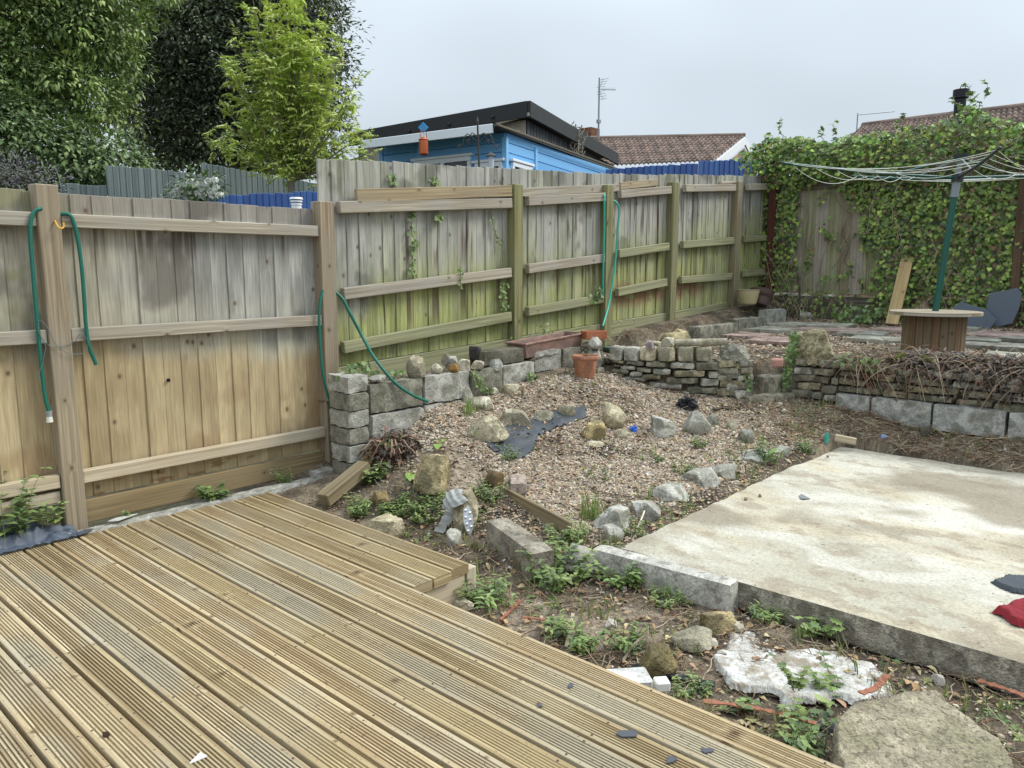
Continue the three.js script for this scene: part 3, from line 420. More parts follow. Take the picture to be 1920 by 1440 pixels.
boardFence('cobalt blue board fence behind the white vent pipe', [[[3.509, 2.004, -7.466], [3.985, 2.062, -7.386]], [[3.985, 2.067, -7.386], [5.155, 2.183, -7.13]]], 0.9, 0.068, blM);
boardFence('cobalt blue board fence between the shed and the ivy', [[[9.054, 2.708, -6.381], [10.449, 2.866, -5.726]], [[10.453, 2.889, -5.721], [11.468, 3.003, -5.34]]], 1.3, 0.1, blM);
{ // plastic vent cap above the fence
  const p = [3.702, 1.85, -5.755], o = thing('vent_pipe', 'white ribbed plastic vent pipe cap showing above the low fence', 'pipe', p), w = paint(0xe9ebea, { roughness: 0.4 });
  mesh('pipe', new THREE.CylinderGeometry(0.042, 0.042, 0.9, 20), w, o).position.y = -0.42; for (const [y, r] of [[0.02, 0.046], [0.045, 0.05]]) mesh('rib', new THREE.CylinderGeometry(r, r, 0.012, 20), w, o).position.y = y; mesh('cap', new THREE.CylinderGeometry(0.05, 0.056, 0.016, 24), w, o).position.y = 0.07;
}
const up = (p, d) => [p[0], p[1] + d, p[2]], shift = (p, v, k) => [p[0] + v[0] * k, p[1], p[2] + v[2] * k];
// flat quad wall with real thickness
function slabWall(parent, name, A, B, y0, y1, t, mat) { const a = V(A), b = V(B), L = Math.hypot(b.x - a.x, b.z - a.z), m = mesh(name, cbox(L, y1 - y0, t, 0.004, 0), mat, parent); m.position.set((a.x + b.x) / 2, (y0 + y1) / 2, (a.z + b.z) / 2); m.rotation.y = -Math.atan2(b.z - a.z, b.x - a.x); return m; }
{ // flat-roofed outbuilding with a felt roof
  const o = thing('flat_roof_outbuilding', 'outbuilding with black felt flat roof and weathered boards behind blue shed', 'outbuilding');
  const C = [9.105, 3.818, -7.835], L = [8.971, 3.81, -12.105], R = [14.413, 3.8, -9.854], GR = [0.934, 0, -0.358], GL = [-0.031, 0, -1], top = C[1], felt = M({ color: 0x2a2c2e, roughness: 0.85, bumpMap: sbFine, bumpScale: 0.004 }), slat = [0x33363a, 0x2a2d31, 0x3b3e42].map((c) => paint(c));
  const flat = (p) => [p[0], top, p[2]], back = shift(shift(C, GR, 6), GL, 4.4);
  const s = new THREE.Shape([C, R, back, L].map((p) => new THREE.Vector2(p[0], -p[2]))); const rg = new THREE.ExtrudeGeometry(s, { depth: 0.05, bevelEnabled: false }); rg.rotateX(-Math.PI / 2); rg.translate(0, top - 0.06, 0); mesh('roof', rg, felt, o);
  beam(o, 'fascia', up(flat(C), -0.11), up(flat(R), -0.11), 0.24, 0.05, felt); beam(o, 'fascia', up(flat(L), -0.11), up(flat(shift(C, GL, 0.026)), -0.11), 0.24, 0.05, felt);
  for (let k = 1; k < 5; k++) { const a = shift(flat(C), GL, k * 0.95 - 0.25); beam(o, 'felt_lap', up(a, -0.2), up(a, -0.02), 0.02, 0.06, M({ color: 0x1f2123 })).position.add(V(-GR[0] * 0.012, -0.005, -GR[2] * 0.012)); }
  const inC = shift(shift(C, GR, 0.12), GL, 0.12);
  for (let k = 0; k < 40; k++) { const a = shift(inC, GL, k * 0.1), b = shift(inC, GL, k * 0.1 + 0.097), m = slabWall(o, 'cladding_board', a, b, top - 1.6, top - 0.23, 0.02, timberM); m.rotation.y += rr(-0.06, 0.06); }
  for (let k = 0; k < 38; k++) { const a = shift(inC, GR, k * 0.15 + 0.04), b = shift(inC, GR, k * 0.15 + 0.17); slabWall(o, 'wall_slat', a, b, top - 1.6, top - 0.23, 0.03, pick(slat)); }
  slabWall(o, 'wall', shift(shift(inC, GR, 0.06), GL, 0.06), shift(shift(inC, GR, 5.6), GL, 0.06), top - 2.4, top - 0.2, 0.04, slat[1]); slabWall(o, 'wall', shift(shift(inC, GR, 0.06), GL, 0.1), shift(shift(inC, GR, 0.06), GL, 3.9), top - 2.4, top - 0.2, 0.04, oldM);
  beam(o, 'trim_board', [9.084, 3.572, -8.494], [9.105, 3.632, -7.824], 0.05, 0.03, timberM);
  const b = new MB(); const q0 = V([11.473, 3.642, -8.728]); for (let k = 0; k < 60; k++) { const s0 = q0.clone().add(V(rr(-0.25, 0.25), rr(-0.25, 0.3), rr(-0.1, 0.1))); b.stick([s0, s0.clone().add(V(rr(-0.06, 0.06), rr(-0.1, 0.02), rr(-0.1, 0))), s0.clone().add(V(rr(-0.1, 0.1), rr(-0.28, -0.05), rr(-0.1, 0)))], 0.012, 0.006, jit([0.42, 0.38, 0.3], 0.3)); }
  tag(single('dry_climber', 'bleached dry climber remains hanging on the black slatted wall', 'plant', b.geo(), STK));
}
{ // blue summerhouse
  const o = thing('garden_shed', 'sky blue boarded summerhouse with white fascia and windows', 'shed');
  const C = [7.648, 0, -6.989], SR = [0.961, 0, -0.275], SL = [-0.138, 0, -0.99], rt = [7.265, 3.132, -6.866][1], cl = [0x74b0e2, 0x6aa8dc, 0x80bae8].map((c) => paint(c)), wh = paint(0xdfe3ea, { roughness: 0.5 }), bw = 0.125;
  for (let k = 0; k < 12; k++) { const y1 = rt - 0.042 - k * bw; slabWall(o, 'cladding_board', C, shift(C, SL, 2.18), y1 - bw + 0.008, y1, 0.03, pick(cl)).rotation.x = 0; slabWall(o, 'cladding_board', shift(C, SR, 0.02), shift(C, SR, 4.1), y1 - bw + 0.008, y1, 0.03, pick(cl)); }
  slabWall(o, 'wall', shift(shift(C, SL, 0.05), SR, 0.03), shift(shift(C, SL, 2.15), SR, 0.03), rt - 2, rt - 0.045, 0.03, cl[1]); slabWall(o, 'wall', shift(shift(C, SR, 0.06), SL, 0.03), shift(shift(C, SR, 4.05), SL, 0.03), rt - 2, rt - 0.09, 0.03, cl[1]);
  const trim = (p) => { const m = mesh('corner_post', cbox(0.07, 1.9, 0.07, 0.005, 1), cl[2], o); m.position.set(p[0], rt - 1.05, p[2]); m.rotation.y = -Math.atan2(SR[2], SR[0]); }; trim(C); trim(shift(C, SL, 2.18)); trim(shift(C, SR, 0.93)); trim(shift(C, SR, 4.1)); trim(shift(C, SL, 1.45));
  // pitched roof sheet, a little higher at the eaves than over the walls
  const A = shift(C, SR, -0.4), B = shift(A, SL, 2.25), D = shift(A, SR, 4.75), s = new THREE.Shape([shift(A, SL, -0.08), D, shift(D, SL, 2.3), shift(B, SL, 0.05)].map((p) => new THREE.Vector2(p[0], -p[2]))); const g = new THREE.ExtrudeGeometry(s, { depth: 0.035, bevelEnabled: false }); g.rotateX(-Math.PI / 2); g.translate(0, rt - 0.035, 0); mesh('roof', g, M({ color: 0x4b4a48, roughness: 0.9 }), o);
  const fl = (p) => [p[0], rt - 0.058, p[2]]; beam(o, 'fascia', fl(B), fl(shift(A, SL, -0.03)), 0.115, 0.03, wh); beam(o, 'eaves_trim', up(fl(shift(A, SL, -0.1)), 0.035), up(fl(shift(D, SL, -0.1)), 0.035), 0.03, 0.03, M({ map: timberT, color: 0xa09a90 }));
  const glass = new THREE.MeshPhysicalMaterial({ color: 0x1d2530, roughness: 0.08, metalness: 0 });
  const win = (P, w, h, dir, pt) => { const m = new THREE.Group(); m.name = 'window'; o.add(m); const nrm = dir === SL ? SR : SL, c = [P[0] - nrm[0] * 0.03, P[1], P[2] - nrm[2] * 0.03], e = shift(c, dir, w);
    const fr = mesh('frame', cbox(w, 0.06, 0.05, 0.004, 0), wh, m); fr.position.set((c[0] + e[0]) / 2, P[1] - 0.03, (c[2] + e[2]) / 2); fr.rotation.y = -Math.atan2(dir[2], dir[0]);
    const si = mesh('head_trim', cbox(w + 0.08, 0.035, 0.08, 0.004, 0), wh, m); si.position.set((c[0] + e[0]) / 2, P[1] + 0.02, (c[2] + e[2]) / 2); si.rotation.y = fr.rotation.y;
    for (const t of pt) { const q = shift(c, dir, w * t), s2 = mesh('mullion', cbox(0.06, h, 0.05, 0.004, 1), wh, m); s2.position.set(q[0], P[1] - 0.06 - h / 2, q[2]); s2.rotation.y = fr.rotation.y; }
    const pa = mesh('pane', cbox(w - 0.04, h, 0.01, 0.002, 0), glass, m); pa.position.set((c[0] + e[0]) / 2 + nrm[0] * 0.012, P[1] - 0.06 - h / 2, (c[2] + e[2]) / 2 + nrm[2] * 0.012); pa.rotation.y = fr.rotation.y; };
  win([7.573, 2.832, -7.524], 1.0, 0.7, SL, [0.02, 0.48, 0.98]); win([7.644, 2.725, -7.016], 0.44, 0.5, SL, [0.04, 0.96]); win([7.781, 2.739, -7.027], 0.62, 0.5, SR, [0.03, 0.97]);
}
{ // lantern hung from the fascia
  const p = [6.396, 2.868, -7.171], o = thing('hanging_lantern', 'copper coloured lantern hanging from blue diamond on shed fascia', 'lantern', p), cu = M({ color: 0xb5603a, roughness: 0.35, metalness: 0.6 });
  mesh('body', new THREE.LatheGeometry([[0, -0.18], [0.05, -0.18], [0.056, -0.16], [0.056, -0.02], [0.05, 0], [0.028, 0.02], [0.028, 0.03], [0, 0.03]].map((q) => new THREE.Vector2(...q)), 20), cu, o); mesh('band', new THREE.TorusGeometry(0.057, 0.005, 6, 24), cu, o).rotation.x = Math.PI / 2;
  mesh('handle', tube([[-0.05, 0.0, 0], [-0.045, 0.08, 0], [0, 0.12, 0], [0.045, 0.08, 0], [0.05, 0, 0]], 0.004, 20, 5), cu, o); const d = mesh('diamond_plaque', cbox(0.09, 0.09, 0.012, 0.003), paint(0x3f8fc4), o); d.position.set(0, 0.14, 0); d.rotation.set(0, -0.8, Math.PI / 4);
}
{ // bird feeding pole
  const p = [6.588, 2.405, -6.434], o = thing('bird_feeder_pole', 'thin dark pole with scrolled arms holding bird feeders', 'bird feeder', p), ir = M({ color: 0x3b3634, roughness: 0.6 });
  mesh('pole', tube([[0, -0.6, 0], [0, 0.2, 0], [-0.02, 0.62, 0]], 0.011, 12, 8), ir, o); mesh('finial', new THREE.ConeGeometry(0.016, 0.07, 10), ir, o).position.set(-0.02, 0.64, 0);
  const dx = 0.668, dz = 0.744; for (const s of [-1, 1]) for (const [y, r] of [[0.36, 0.2], [0.42, 0.11]]) { const a = []; for (let k = 0; k <= 16; k++) { const t = k / 16, x = s * r * (1.1 * t + 0.1 * Math.sin(t * 5)), yy = y + r * Math.sin(t * Math.PI) * 0.55 - (t > 0.8 ? (t - 0.8) * 0.3 : 0); a.push([x * dx - 0.01, yy, x * dz]); } mesh('arm', tube(a, 0.006, 30, 5), ir, o); mesh('hook', new THREE.TorusGeometry(0.025, 0.005, 5, 16, 4.4), ir, o).position.set(s * r * 1.1 * dx, y - 0.04, s * r * 1.1 * dz); }
  const f = mesh('feeder', new THREE.CylinderGeometry(0.032, 0.032, 0.17, 16), M({ color: 0xb4bcc0, roughness: 0.3 }), o); f.position.set(0.1 * dx + 0.03, 0.14, 0.1 * dz + 0.03); mesh('feeder_roof', new THREE.ConeGeometry(0.065, 0.05, 20), ir, o).position.set(0.1 * dx + 0.03, 0.25, 0.1 * dz + 0.03); mesh('feeder_tray', new THREE.CylinderGeometry(0.055, 0.05, 0.02, 18), ir, o).position.set(0.1 * dx + 0.03, 0.05, 0.1 * dz + 0.03);
}
// tiled roof between four corners: ridge A-B, eaves D-C
function tiledRoof(parent, A, B, C, D, cols, rows, mat) {
  const a = V(A), b = V(B), c = V(C), d = V(D), nrm = b.clone().sub(a).cross(d.clone().sub(a)).normalize(); if (nrm.y < 0) nrm.negate(); const p = [], id = [], uv = [], NU = cols * 6, NV = rows * 3;
  for (let j = 0; j <= NV; j++) for (let i = 0; i <= NU; i++) { const u = i / NU, row = Math.floor(j / 3), sub = j % 3, v = sub === 2 ? (row + 0.97) / rows : sub === 1 ? (row + 0.5) / rows : row / rows, h = 0.045 * Math.pow(Math.abs(Math.sin(u * cols * Math.PI)), 0.7) + (sub === 0 ? 0 : sub === 1 ? 0.025 : 0.05), q = a.clone().lerp(b, u).lerp(d.clone().lerp(c, u), Math.min(1, v)).addScaledVector(nrm, h); p.push(q.x, q.y, q.z); uv.push(u * cols * 0.3, v * rows * 0.3); }
  for (let j = 0; j < NV; j++) for (let i = 0; i < NU; i++) { const e = j * (NU + 1) + i; id.push(e, e + NU + 1, e + 1, e + 1, e + NU + 1, e + NU + 2); }
  const g = new THREE.BufferGeometry(); g.setAttribute('position', new THREE.Float32BufferAttribute(p, 3)); g.setAttribute('uv', new THREE.Float32BufferAttribute(uv, 2)); g.setIndex(id); g.computeVertexNormals(); return tag(mesh('roof_tiles', g, mat, parent), null, null, null, 'stuff');
}
const tileT = stoneTex([116, 80, 62], [152, 110, 88], [96, 72, 58], { s: 66, spots: 0.5, sp: [70, 62, 50], sat: 0.5 }), tileM = M({ map: tileT, roughness: 0.9 }), brickT = stoneTex([150, 110, 82], [176, 138, 104], [136, 98, 74], { s: 68 });
{
  const A = [19.997, 5.332, -15.149], B = [21.605, 5.102, -10.366], C = [18.275, 4.001, -9.584], D = [16.862, 4.066, -14.15], o = thing('bungalow', 'bungalow with brown pantile roof and white bargeboard behind blue fence', 'house'); tiledRoof(o, A, B, C, D, 40, 11, tileM);
  mesh('ridge_tiles', tube([A, B], 0.09, 30, 8), tileM, o).position.y += 0.03; const wb = paint(0xdfe2e4); beam(o, 'bargeboard', up(B, -0.1), up(C, -0.12), 0.22, 0.05, wb); const E = [23.289, 4.601, -10.735]; beam(o, 'bargeboard', up(B, -0.1), up(E, -0.12), 0.22, 0.05, wb);
  const s = new THREE.BufferGeometry(), q = [up(B, -0.3), up(C, -0.3), up(E, -0.3), [C[0], -0.4, C[2]], [E[0], -0.4, E[2]]].flat(); s.setAttribute('position', new THREE.Float32BufferAttribute(q, 3)); s.setIndex([0, 1, 2, 1, 3, 2, 2, 3, 4]); s.computeVertexNormals(); mesh('gable_wall', boxUV(s), M({ map: rep(brickT, 1, 1), side: THREE.DoubleSide }), o);
  beam(o, 'wall', [D[0], 1.3, D[2]], [C[0], 1.3, C[2]], 3.4, 0.2, M({ map: brickT })); const ch = mesh('chimney', cbox(0.5, 1.2, 0.5, 0.02, 1), M({ map: rep(brickT, 2, 2), color: 0xc0a090 }), o); const cp = [21.028, 5.61, -15.497]; ch.position.set(cp[0], cp[1] - 0.35, cp[2]);
}
{
  const A = [21.79, 5.031, -7.167], B = [20.262, 4.767, -2.134], C = [16.731, 2.905, -1.575], D = [17.73, 3.804, -6.449], o = thing('neighbour_house', 'house with brown tiled roof rising behind the ivy', 'house'); tiledRoof(o, A, B, C, D, 44, 14, tileM); mesh('ridge_tiles', tube([A, B], 0.09, 30, 8), tileM, o).position.y += 0.03;
  beam(o, 'wall', [D[0], 1.2, D[2]], [C[0], 1.2, C[2]], 3.4, 0.2, M({ map: brickT }));
}
{
  const p = [16.76, 4.129, -3.788], o = thing('flue', 'black metal flue pipe with cap on the right-hand roof', 'flue', p), bk = M({ color: 0x1c1d20, roughness: 0.5, metalness: 0.3 }); mesh('pipe', new THREE.CylinderGeometry(0.1, 0.1, 0.8, 20), bk, o).position.y = 0.06; const c = mesh('cowl', new THREE.CylinderGeometry(0.135, 0.135, 0.15, 22), bk, o); c.position.y = 0.44; mesh('cowl_rim', new THREE.TorusGeometry(0.13, 0.012, 6, 22), bk, o).position.y = 0.37; o.children[2].rotation.x = Math.PI / 2; mesh('wire_hoop', tube([[-0.1, 0.52, 0], [-0.05, 0.6, 0.02], [0.06, 0.6, 0.04], [0.11, 0.52, 0.05]], 0.008, 16, 4), bk, o);
}
{ // aerials
  const gm = M({ color: 0x8b9095, roughness: 0.5, metalness: 0.4 });
  const p = [18.777, 5.087, -13.514], o = thing('television_aerial', 'tall mast with yagi television aerial above the bungalow roof', 'aerial', p), k = 23 / 1442; mesh('mast', new THREE.CylinderGeometry(0.022, 0.028, 1.7, 8), gm, o).position.y = 0.8;
  const lx = 0.668, lz = 0.744, y = 84 * k; mesh('boom', tube([[-2 * k * lx, y, -2 * k * lz], [30 * k * lx, y - 0.02, 30 * k * lz]], 0.012, 4, 5), gm, o); for (let j = 0; j < 9; j++) { const x = (6 + j * 2.8) * k; mesh('element', tube([[x * lx - 0.08 * lz, y - 0.06, x * lz + 0.08 * lx], [x * lx + 0.08 * lz, y + 0.06, x * lz - 0.08 * lx]], 0.006, 3, 4), gm, o); }
  for (const s of [-1, 1]) for (let j = 0; j < 4; j++) { const yy = y + s * (0.06 + j * 0.07), x = (3 + j * 2 * (s > 0 ? 1 : 0.6)) * k; mesh('reflector_rod', tube([[(x - 0.12) * lx, yy - 0.02, (x - 0.12) * lz], [(x + 0.12) * lx, yy + 0.02, (x + 0.12) * lz]], 0.006, 3, 4), gm, o); } for (const s of [-1, 1]) mesh('reflector_frame', tube([[0, y, 0], [9 * k * lx * 0.8, y + s * 0.3, 9 * k * lz * 0.8]], 0.006, 3, 4), gm, o); mesh('bracket', cbox(0.12, 0.1, 0.08), gm, o).position.y = 0.45;
  const p2 = [22.717, 5.037, -7.632], o2 = thing('television_aerial', 'slim pale aerial rod standing left of the right-hand roof', 'aerial', p2), k2 = 22 / 1442; mesh('mast', new THREE.CylinderGeometry(0.015, 0.018, 36 * k2, 6), gm, o2).position.y = 17 * k2; mesh('boom', tube([[-2 * k2 * lx, 32 * k2, 0], [66 * k2 * lx, 38 * k2, 66 * k2 * lz]], 0.014, 4, 5), M({ color: 0xc6cace }), o2);
}
// ---------------------------------------------------------------- trees
function crownLeaves(b, blobs, n, opt) { // leaves in tufts through each blob's volume
  const { len, wid, cols, tuft = 9, spread = 0.16, droop = 0.3, hang = 0.4, seg = 2, shell = 0.55 } = opt, tot = blobs.reduce((s, q) => s + q[3] * q[4] * q[5], 0), ends = [];
  for (const [x, y, z, rx, ry, rz] of blobs) { const m = Math.round(n * rx * ry * rz / tot / tuft);
    for (let k = 0; k < m; k++) { const d = V(rr(-1, 1), rr(-1, 1), rr(-1, 1)); if (d.lengthSq() > 1) { k--; continue; } d.normalize(); const r = lerp(shell, 1, Math.sqrt(rnd())) * (1 + 0.22 * noise3(d.x * 2.6 + x, d.y * 2.6 + y, d.z * 2.6)), c = V(x + d.x * rx * r, y + d.y * ry * r, z + d.z * rz * r); ends.push(c); const col = jit(pick(cols), 0.25);
      for (let j = 0; j < tuft; j++) { const s = V(rr(-1, 1), rr(-1, 1), rr(-1, 1)).multiplyScalar(spread), dir = s.clone().normalize().add(V(0, -hang, 0)).addScaledVector(d, 0.5), upv = s.clone().normalize().multiplyScalar(0.9).addScaledVector(d, 0.7).add(V(rr(-0.25, 0.25), 0.9, rr(-0.25, 0.25))); b.leaf(c.clone().add(s), dir, upv, len * rr(0.7, 1.25), wid * rr(0.8, 1.2), jit(col, 0.18), seg, droop, 0.3); } } }
  return ends;
}
function limb(b, A, B, r0, r1, c, bend = 0.12, n = 6) { const a = V(A), d = V(B).sub(a), L = d.length(), pts = [], o1 = rnd() * 50; for (let k = 0; k <= n; k++) { const t = k / n; pts.push(a.clone().addScaledVector(d, t).add(V(noise3(o1 + t * 3, 0, 0), noise3(0, o1 + t * 3, 0) * 0.5, noise3(0, 0, o1 + t * 3)).multiplyScalar(L * bend * Math.sin(t * Math.PI)))); } b.stick(pts, r0, r1, c, 6); return pts; }
function tree(name, label, o) {
  const t = thing(name, label, o.cat ?? 'tree', [0, 0, 0], 0, o.group), tb = new MB(), cb = new MB(); const bark = o.bark ?? [0.12, 0.1, 0.08];
  const ends = crownLeaves(cb, o.blobs, o.n, o); const main = []; for (const [A, B, r0, r1] of o.limbs ?? []) main.push(...limb(tb, A, B, r0, r1, jit(bark, 0.15), o.bend ?? 0.12));
  for (let k = 0; k < (o.twigs ?? 0); k++) { const e = pick(ends); let best = null, bd = 9; for (const m of main) { const q = m.distanceTo(e) + (m.y > e.y ? 0.6 : 0); if (q < bd) { bd = q; best = m; } } if (best) limb(tb, best.toArray(), e.toArray(), o.tw ?? 0.014, 0.004, jit(bark, 0.25), 0.15, 4); }
  if (o.extra) o.extra(cb, tb); if (tb.p.length) mesh('trunk', tb.geo(), STK, t); tag(mesh('crown', cb.geo(), o.mat ?? TRE, t), null, null, null, 'stuff'); return t;
}
const B = (p, rx, ry, rz) => [...p, rx, ry, rz];
tree('evergreen_tree', 'tall dark evergreen tree with dense glossy leaves', { n: 78000, len: 0.115, wid: 0.058, tuft: 13, spread: 0.2, hang: -0.1, shell: 0.35, cols: [[0.075, 0.105, 0.045], [0.095, 0.13, 0.055], [0.13, 0.165, 0.07], [0.055, 0.08, 0.038], [0.18, 0.2, 0.095]], twigs: 60,
  blobs: [B([8.748, 5.602, -15.701], 2.0, 2.2, 1.9), B([8.034, 6.45, -16.496], 1.5, 1.8, 1.6), B([9.519, 6.345, -14.843], 1.25, 1.8, 1.5), B([9.596, 5.188, -14.159], 0.8, 1.2, 1), B([8.201, 4.235, -15.712], 1.6, 1.1, 1.4), B([9.386, 4.235, -14.392], 1, 0.9, 1.2), B([7.669, 4.958, -16.903], 1, 1.6, 1.4), B([9.091, 7.425, -15.918], 2, 1.4, 1.8)], limbs: [[[8.732, 2.312, -16.018], [8.881, 6.511, -15.852], 0.22, 0.08], [[8.796, 4.119, -15.947], [8.044, 6.297, -16.784], 0.1, 0.04], [[8.804, 4.34, -15.938], [9.779, 6.297, -14.853], 0.1, 0.04]] });
tree('cherry_tree', 'spreading green tree with drooping leaves at top left corner', { n: 44000, len: 0.1, wid: 0.044, tuft: 24, spread: 0.17, hang: 0.05, shell: 0.15, cols: [[0.28, 0.38, 0.1], [0.34, 0.45, 0.125], [0.21, 0.3, 0.08], [0.4, 0.5, 0.16], [0.14, 0.21, 0.065]], bark: [0.16, 0.14, 0.12], twigs: 190, tw: 0.016, seg: 3,
  blobs: [B([4.715, 5.23, -14.953], 1.3, 0.9, 1.1), B([5.375, 5.397, -14.218], 0.8, 0.8, 1), B([5.792, 4.799, -14.203], 0.32, 0.9, 0.8), B([4.389, 4.399, -14.867], 0.9, 0.7, 0.9), B([5.044, 4.361, -14.438], 0.9, 0.55, 0.9), B([5.486, 3.93, -14.245], 0.6, 0.4, 0.8), B([3.827, 5.23, -15.942], 1.2, 1.6, 1.2), B([5.064, 6.142, -14.565], 1.8, 0.8, 1.2)],
  limbs: [[[4.32, 2.289, -15.543], [4.557, 4.126, -15.129], 0.1, 0.07], [[4.557, 4.126, -15.129], [4.891, 4.783, -14.608], 0.07, 0.05], [[4.891, 4.783, -14.608], [5.252, 5.45, -14.206], 0.05, 0.02], [[4.888, 4.741, -14.611], [5.658, 5.146, -13.903], 0.03, 0.01], [[4.557, 4.126, -15.129], [4.005, 5.23, -15.744], 0.05, 0.02], [[4.658, 4.298, -15.017], [5.427, 4.126, -14.161], 0.026, 0.008], [[4.822, 4.614, -14.685], [4.632, 5.367, -14.896], 0.03, 0.01]] });
tree('hedge', 'dense dark green hedge under the trees at far left', { cat: 'hedge', n: 14000, len: 0.1, wid: 0.06, tuft: 8, spread: 0.16, hang: 0.4, shell: 0.6, cols: [[0.13, 0.21, 0.06], [0.17, 0.26, 0.075], [0.1, 0.16, 0.05], [0.23, 0.32, 0.1]], blobs: [B([4.185, 3.293, -14.197], 0.9, 0.75, 0.8), B([4.81, 3.074, -13.8], 0.8, 0.55, 0.8), B([5.319, 3.017, -13.533], 0.6, 0.45, 0.7), B([3.626, 3.374, -14.819], 0.8, 0.8, 0.8), B([4.173, 3.815, -14.809], 0.6, 0.35, 0.6)] });
tree('shrub', 'yellow-green bush glimpsed between hedge and evergreen', { cat: 'shrub', n: 1600, len: 0.1, wid: 0.06, tuft: 7, spread: 0.2, shell: 0.3, cols: [[0.2, 0.18, 0.03], [0.14, 0.15, 0.03], [0.09, 0.12, 0.03]], blobs: [B([8.07, 4.073, -17.952], 0.7, 0.5, 0.4), B([8.059, 5.263, -19.461], 0.5, 0.4, 0.4)] });
tree('purple_shrub', 'dull purple-brown shrub behind the low fence at left edge', { cat: 'shrub', n: 3000, len: 0.06, wid: 0.018, tuft: 10, spread: 0.1, hang: -0.3, shell: 0.3, cols: [[0.13, 0.115, 0.13], [0.17, 0.15, 0.16], [0.09, 0.08, 0.09], [0.13, 0.14, 0.085]], blobs: [B([2.563, 2.239, -9.118], 0.32, 0.22, 0.3), B([2.83, 2.197, -8.972], 0.2, 0.13, 0.2), B([2.277, 2.265, -9.437], 0.4, 0.3, 0.3)], twigs: 0 });
tree('ash_sapling', 'bright yellow-green upright young tree against the dark evergreen', { n: 0, len: 0.1, wid: 0.035, cols: [[0.2, 0.27, 0.05]], blobs: [], bark: [0.2, 0.17, 0.12], limbs: [[[5.332, 1.881, -8.431], [5.361, 2.452, -8.398], 0.05, 0.045]], extra: (cb, tb) => {
  const base = V([5.359, 2.401, -8.4]), cols = [[0.5, 0.6, 0.12], [0.56, 0.65, 0.15], [0.44, 0.54, 0.1], [0.62, 0.69, 0.2]];
  const tips = [[4.879, 3.228, -8.935], [4.806, 2.981, -9.016], [5.006, 3.805, -8.794], [5.079, 4.105, -8.712], [5.171, 4.342, -8.609], [5.264, 4.637, -8.506], [5.402, 4.372, -8.352], [5.458, 4.105, -8.29], [5.524, 4.224, -8.216], [5.619, 3.805, -8.111], [5.656, 3.563, -8.07], [5.795, 4.105, -7.915], [5.808, 3.745, -7.9], [5.776, 3.258, -7.936], [5.061, 3.563, -8.732], [5.284, 3.925, -8.483], [5.362, 3.684, -8.397], [5.548, 3.503, -8.19], [5.185, 3.442, -8.594], [4.929, 3.442, -8.879], [5.863, 3.32, -7.839], [5.603, 3.136, -8.129], [5.943, 3.043, -7.75], [5.982, 2.827, -7.707], [5.851, 2.733, -7.852], [4.822, 2.858, -8.997], [4.957, 3.012, -8.848], [5.13, 3.074, -8.655], [5.39, 3.197, -8.365], [5.469, 2.951, -8.277], [5.683, 2.92, -8.039], [5.253, 2.889, -8.518], [5.079, 2.827, -8.712], [6.027, 2.981, -7.656], [5.59, 2.64, -8.143], [4.987, 2.64, -8.814], [5.302, 4.519, -8.463], [5.37, 4.695, -8.388], [5.095, 4.578, -8.694], [5.555, 4.578, -8.182], [5.632, 4.342, -8.096], [5.069, 2.514, -8.723], [5.196, 2.42, -8.582], [5.542, 2.452, -8.196], [5.676, 2.64, -8.047], [5.353, 4.105, -8.407], [5.58, 3.925, -8.154], [5.111, 3.805, -8.676], [5.226, 4.105, -8.548], [5.448, 3.745, -8.301], [5.69, 4.105, -8.032], [5.177, 3.197, -8.603], [5.31, 3.381, -8.454], [5.437, 3.32, -8.314], [4.893, 3.624, -8.919], [5.824, 3.503, -7.882]];
  tips.forEach((tp) => { const e = V(tp).add(V(rr(-0.2, 0.2), 0, rr(-0.35, 0.35))), pts = [], mid = base.clone().lerp(e, 0.45); mid.y += 0.02; mid.x = lerp(mid.x, e.x, 0.25); mid.z = lerp(mid.z, e.z, 0.25); const cv = new THREE.QuadraticBezierCurve3(base, mid, e); for (let k = 0; k <= 8; k++) pts.push(cv.getPoint(k / 8)); tb.stick(pts, 0.016, 0.003, jit([0.2, 0.18, 0.11], 0.2), 5);
    const L = base.distanceTo(e), nk = Math.round(L * 25); for (let k = 0; k < nk; k++) { const t = lerp(0.14, 1, Math.pow(rnd(), 0.75)), q = cv.getPoint(t).add(V(rr(-1, 1), rr(-1, 1), rr(-1, 1)).multiplyScalar(0.06)), out = V(rr(-1, 1), rr(-0.6, 0.9), rr(-1, 1)).normalize(), col = jit(pick(cols), 0.2), sd = out.clone().cross(V(0, 1, 0)).normalize(); // a feathered leaf: pairs of leaflets along a stalk
      const n = 4; for (let j = 0; j < n; j++) { const s0 = q.clone().addScaledVector(out, 0.03 + j * 0.026); for (const s of [-1, 1]) cb.leaf(s0, sd.clone().multiplyScalar(s).addScaledVector(out, 0.6), V(rr(-0.6, 0.6), 1, rr(-0.6, 0.6)), 0.062, 0.03, jit(col, 0.12), 2, 0.4, 0.2); } cb.leaf(q.clone().addScaledVector(out, 0.13), out, V(0, 1, 0), 0.07, 0.03, col, 2, 0.4, 0.2); } }); } });
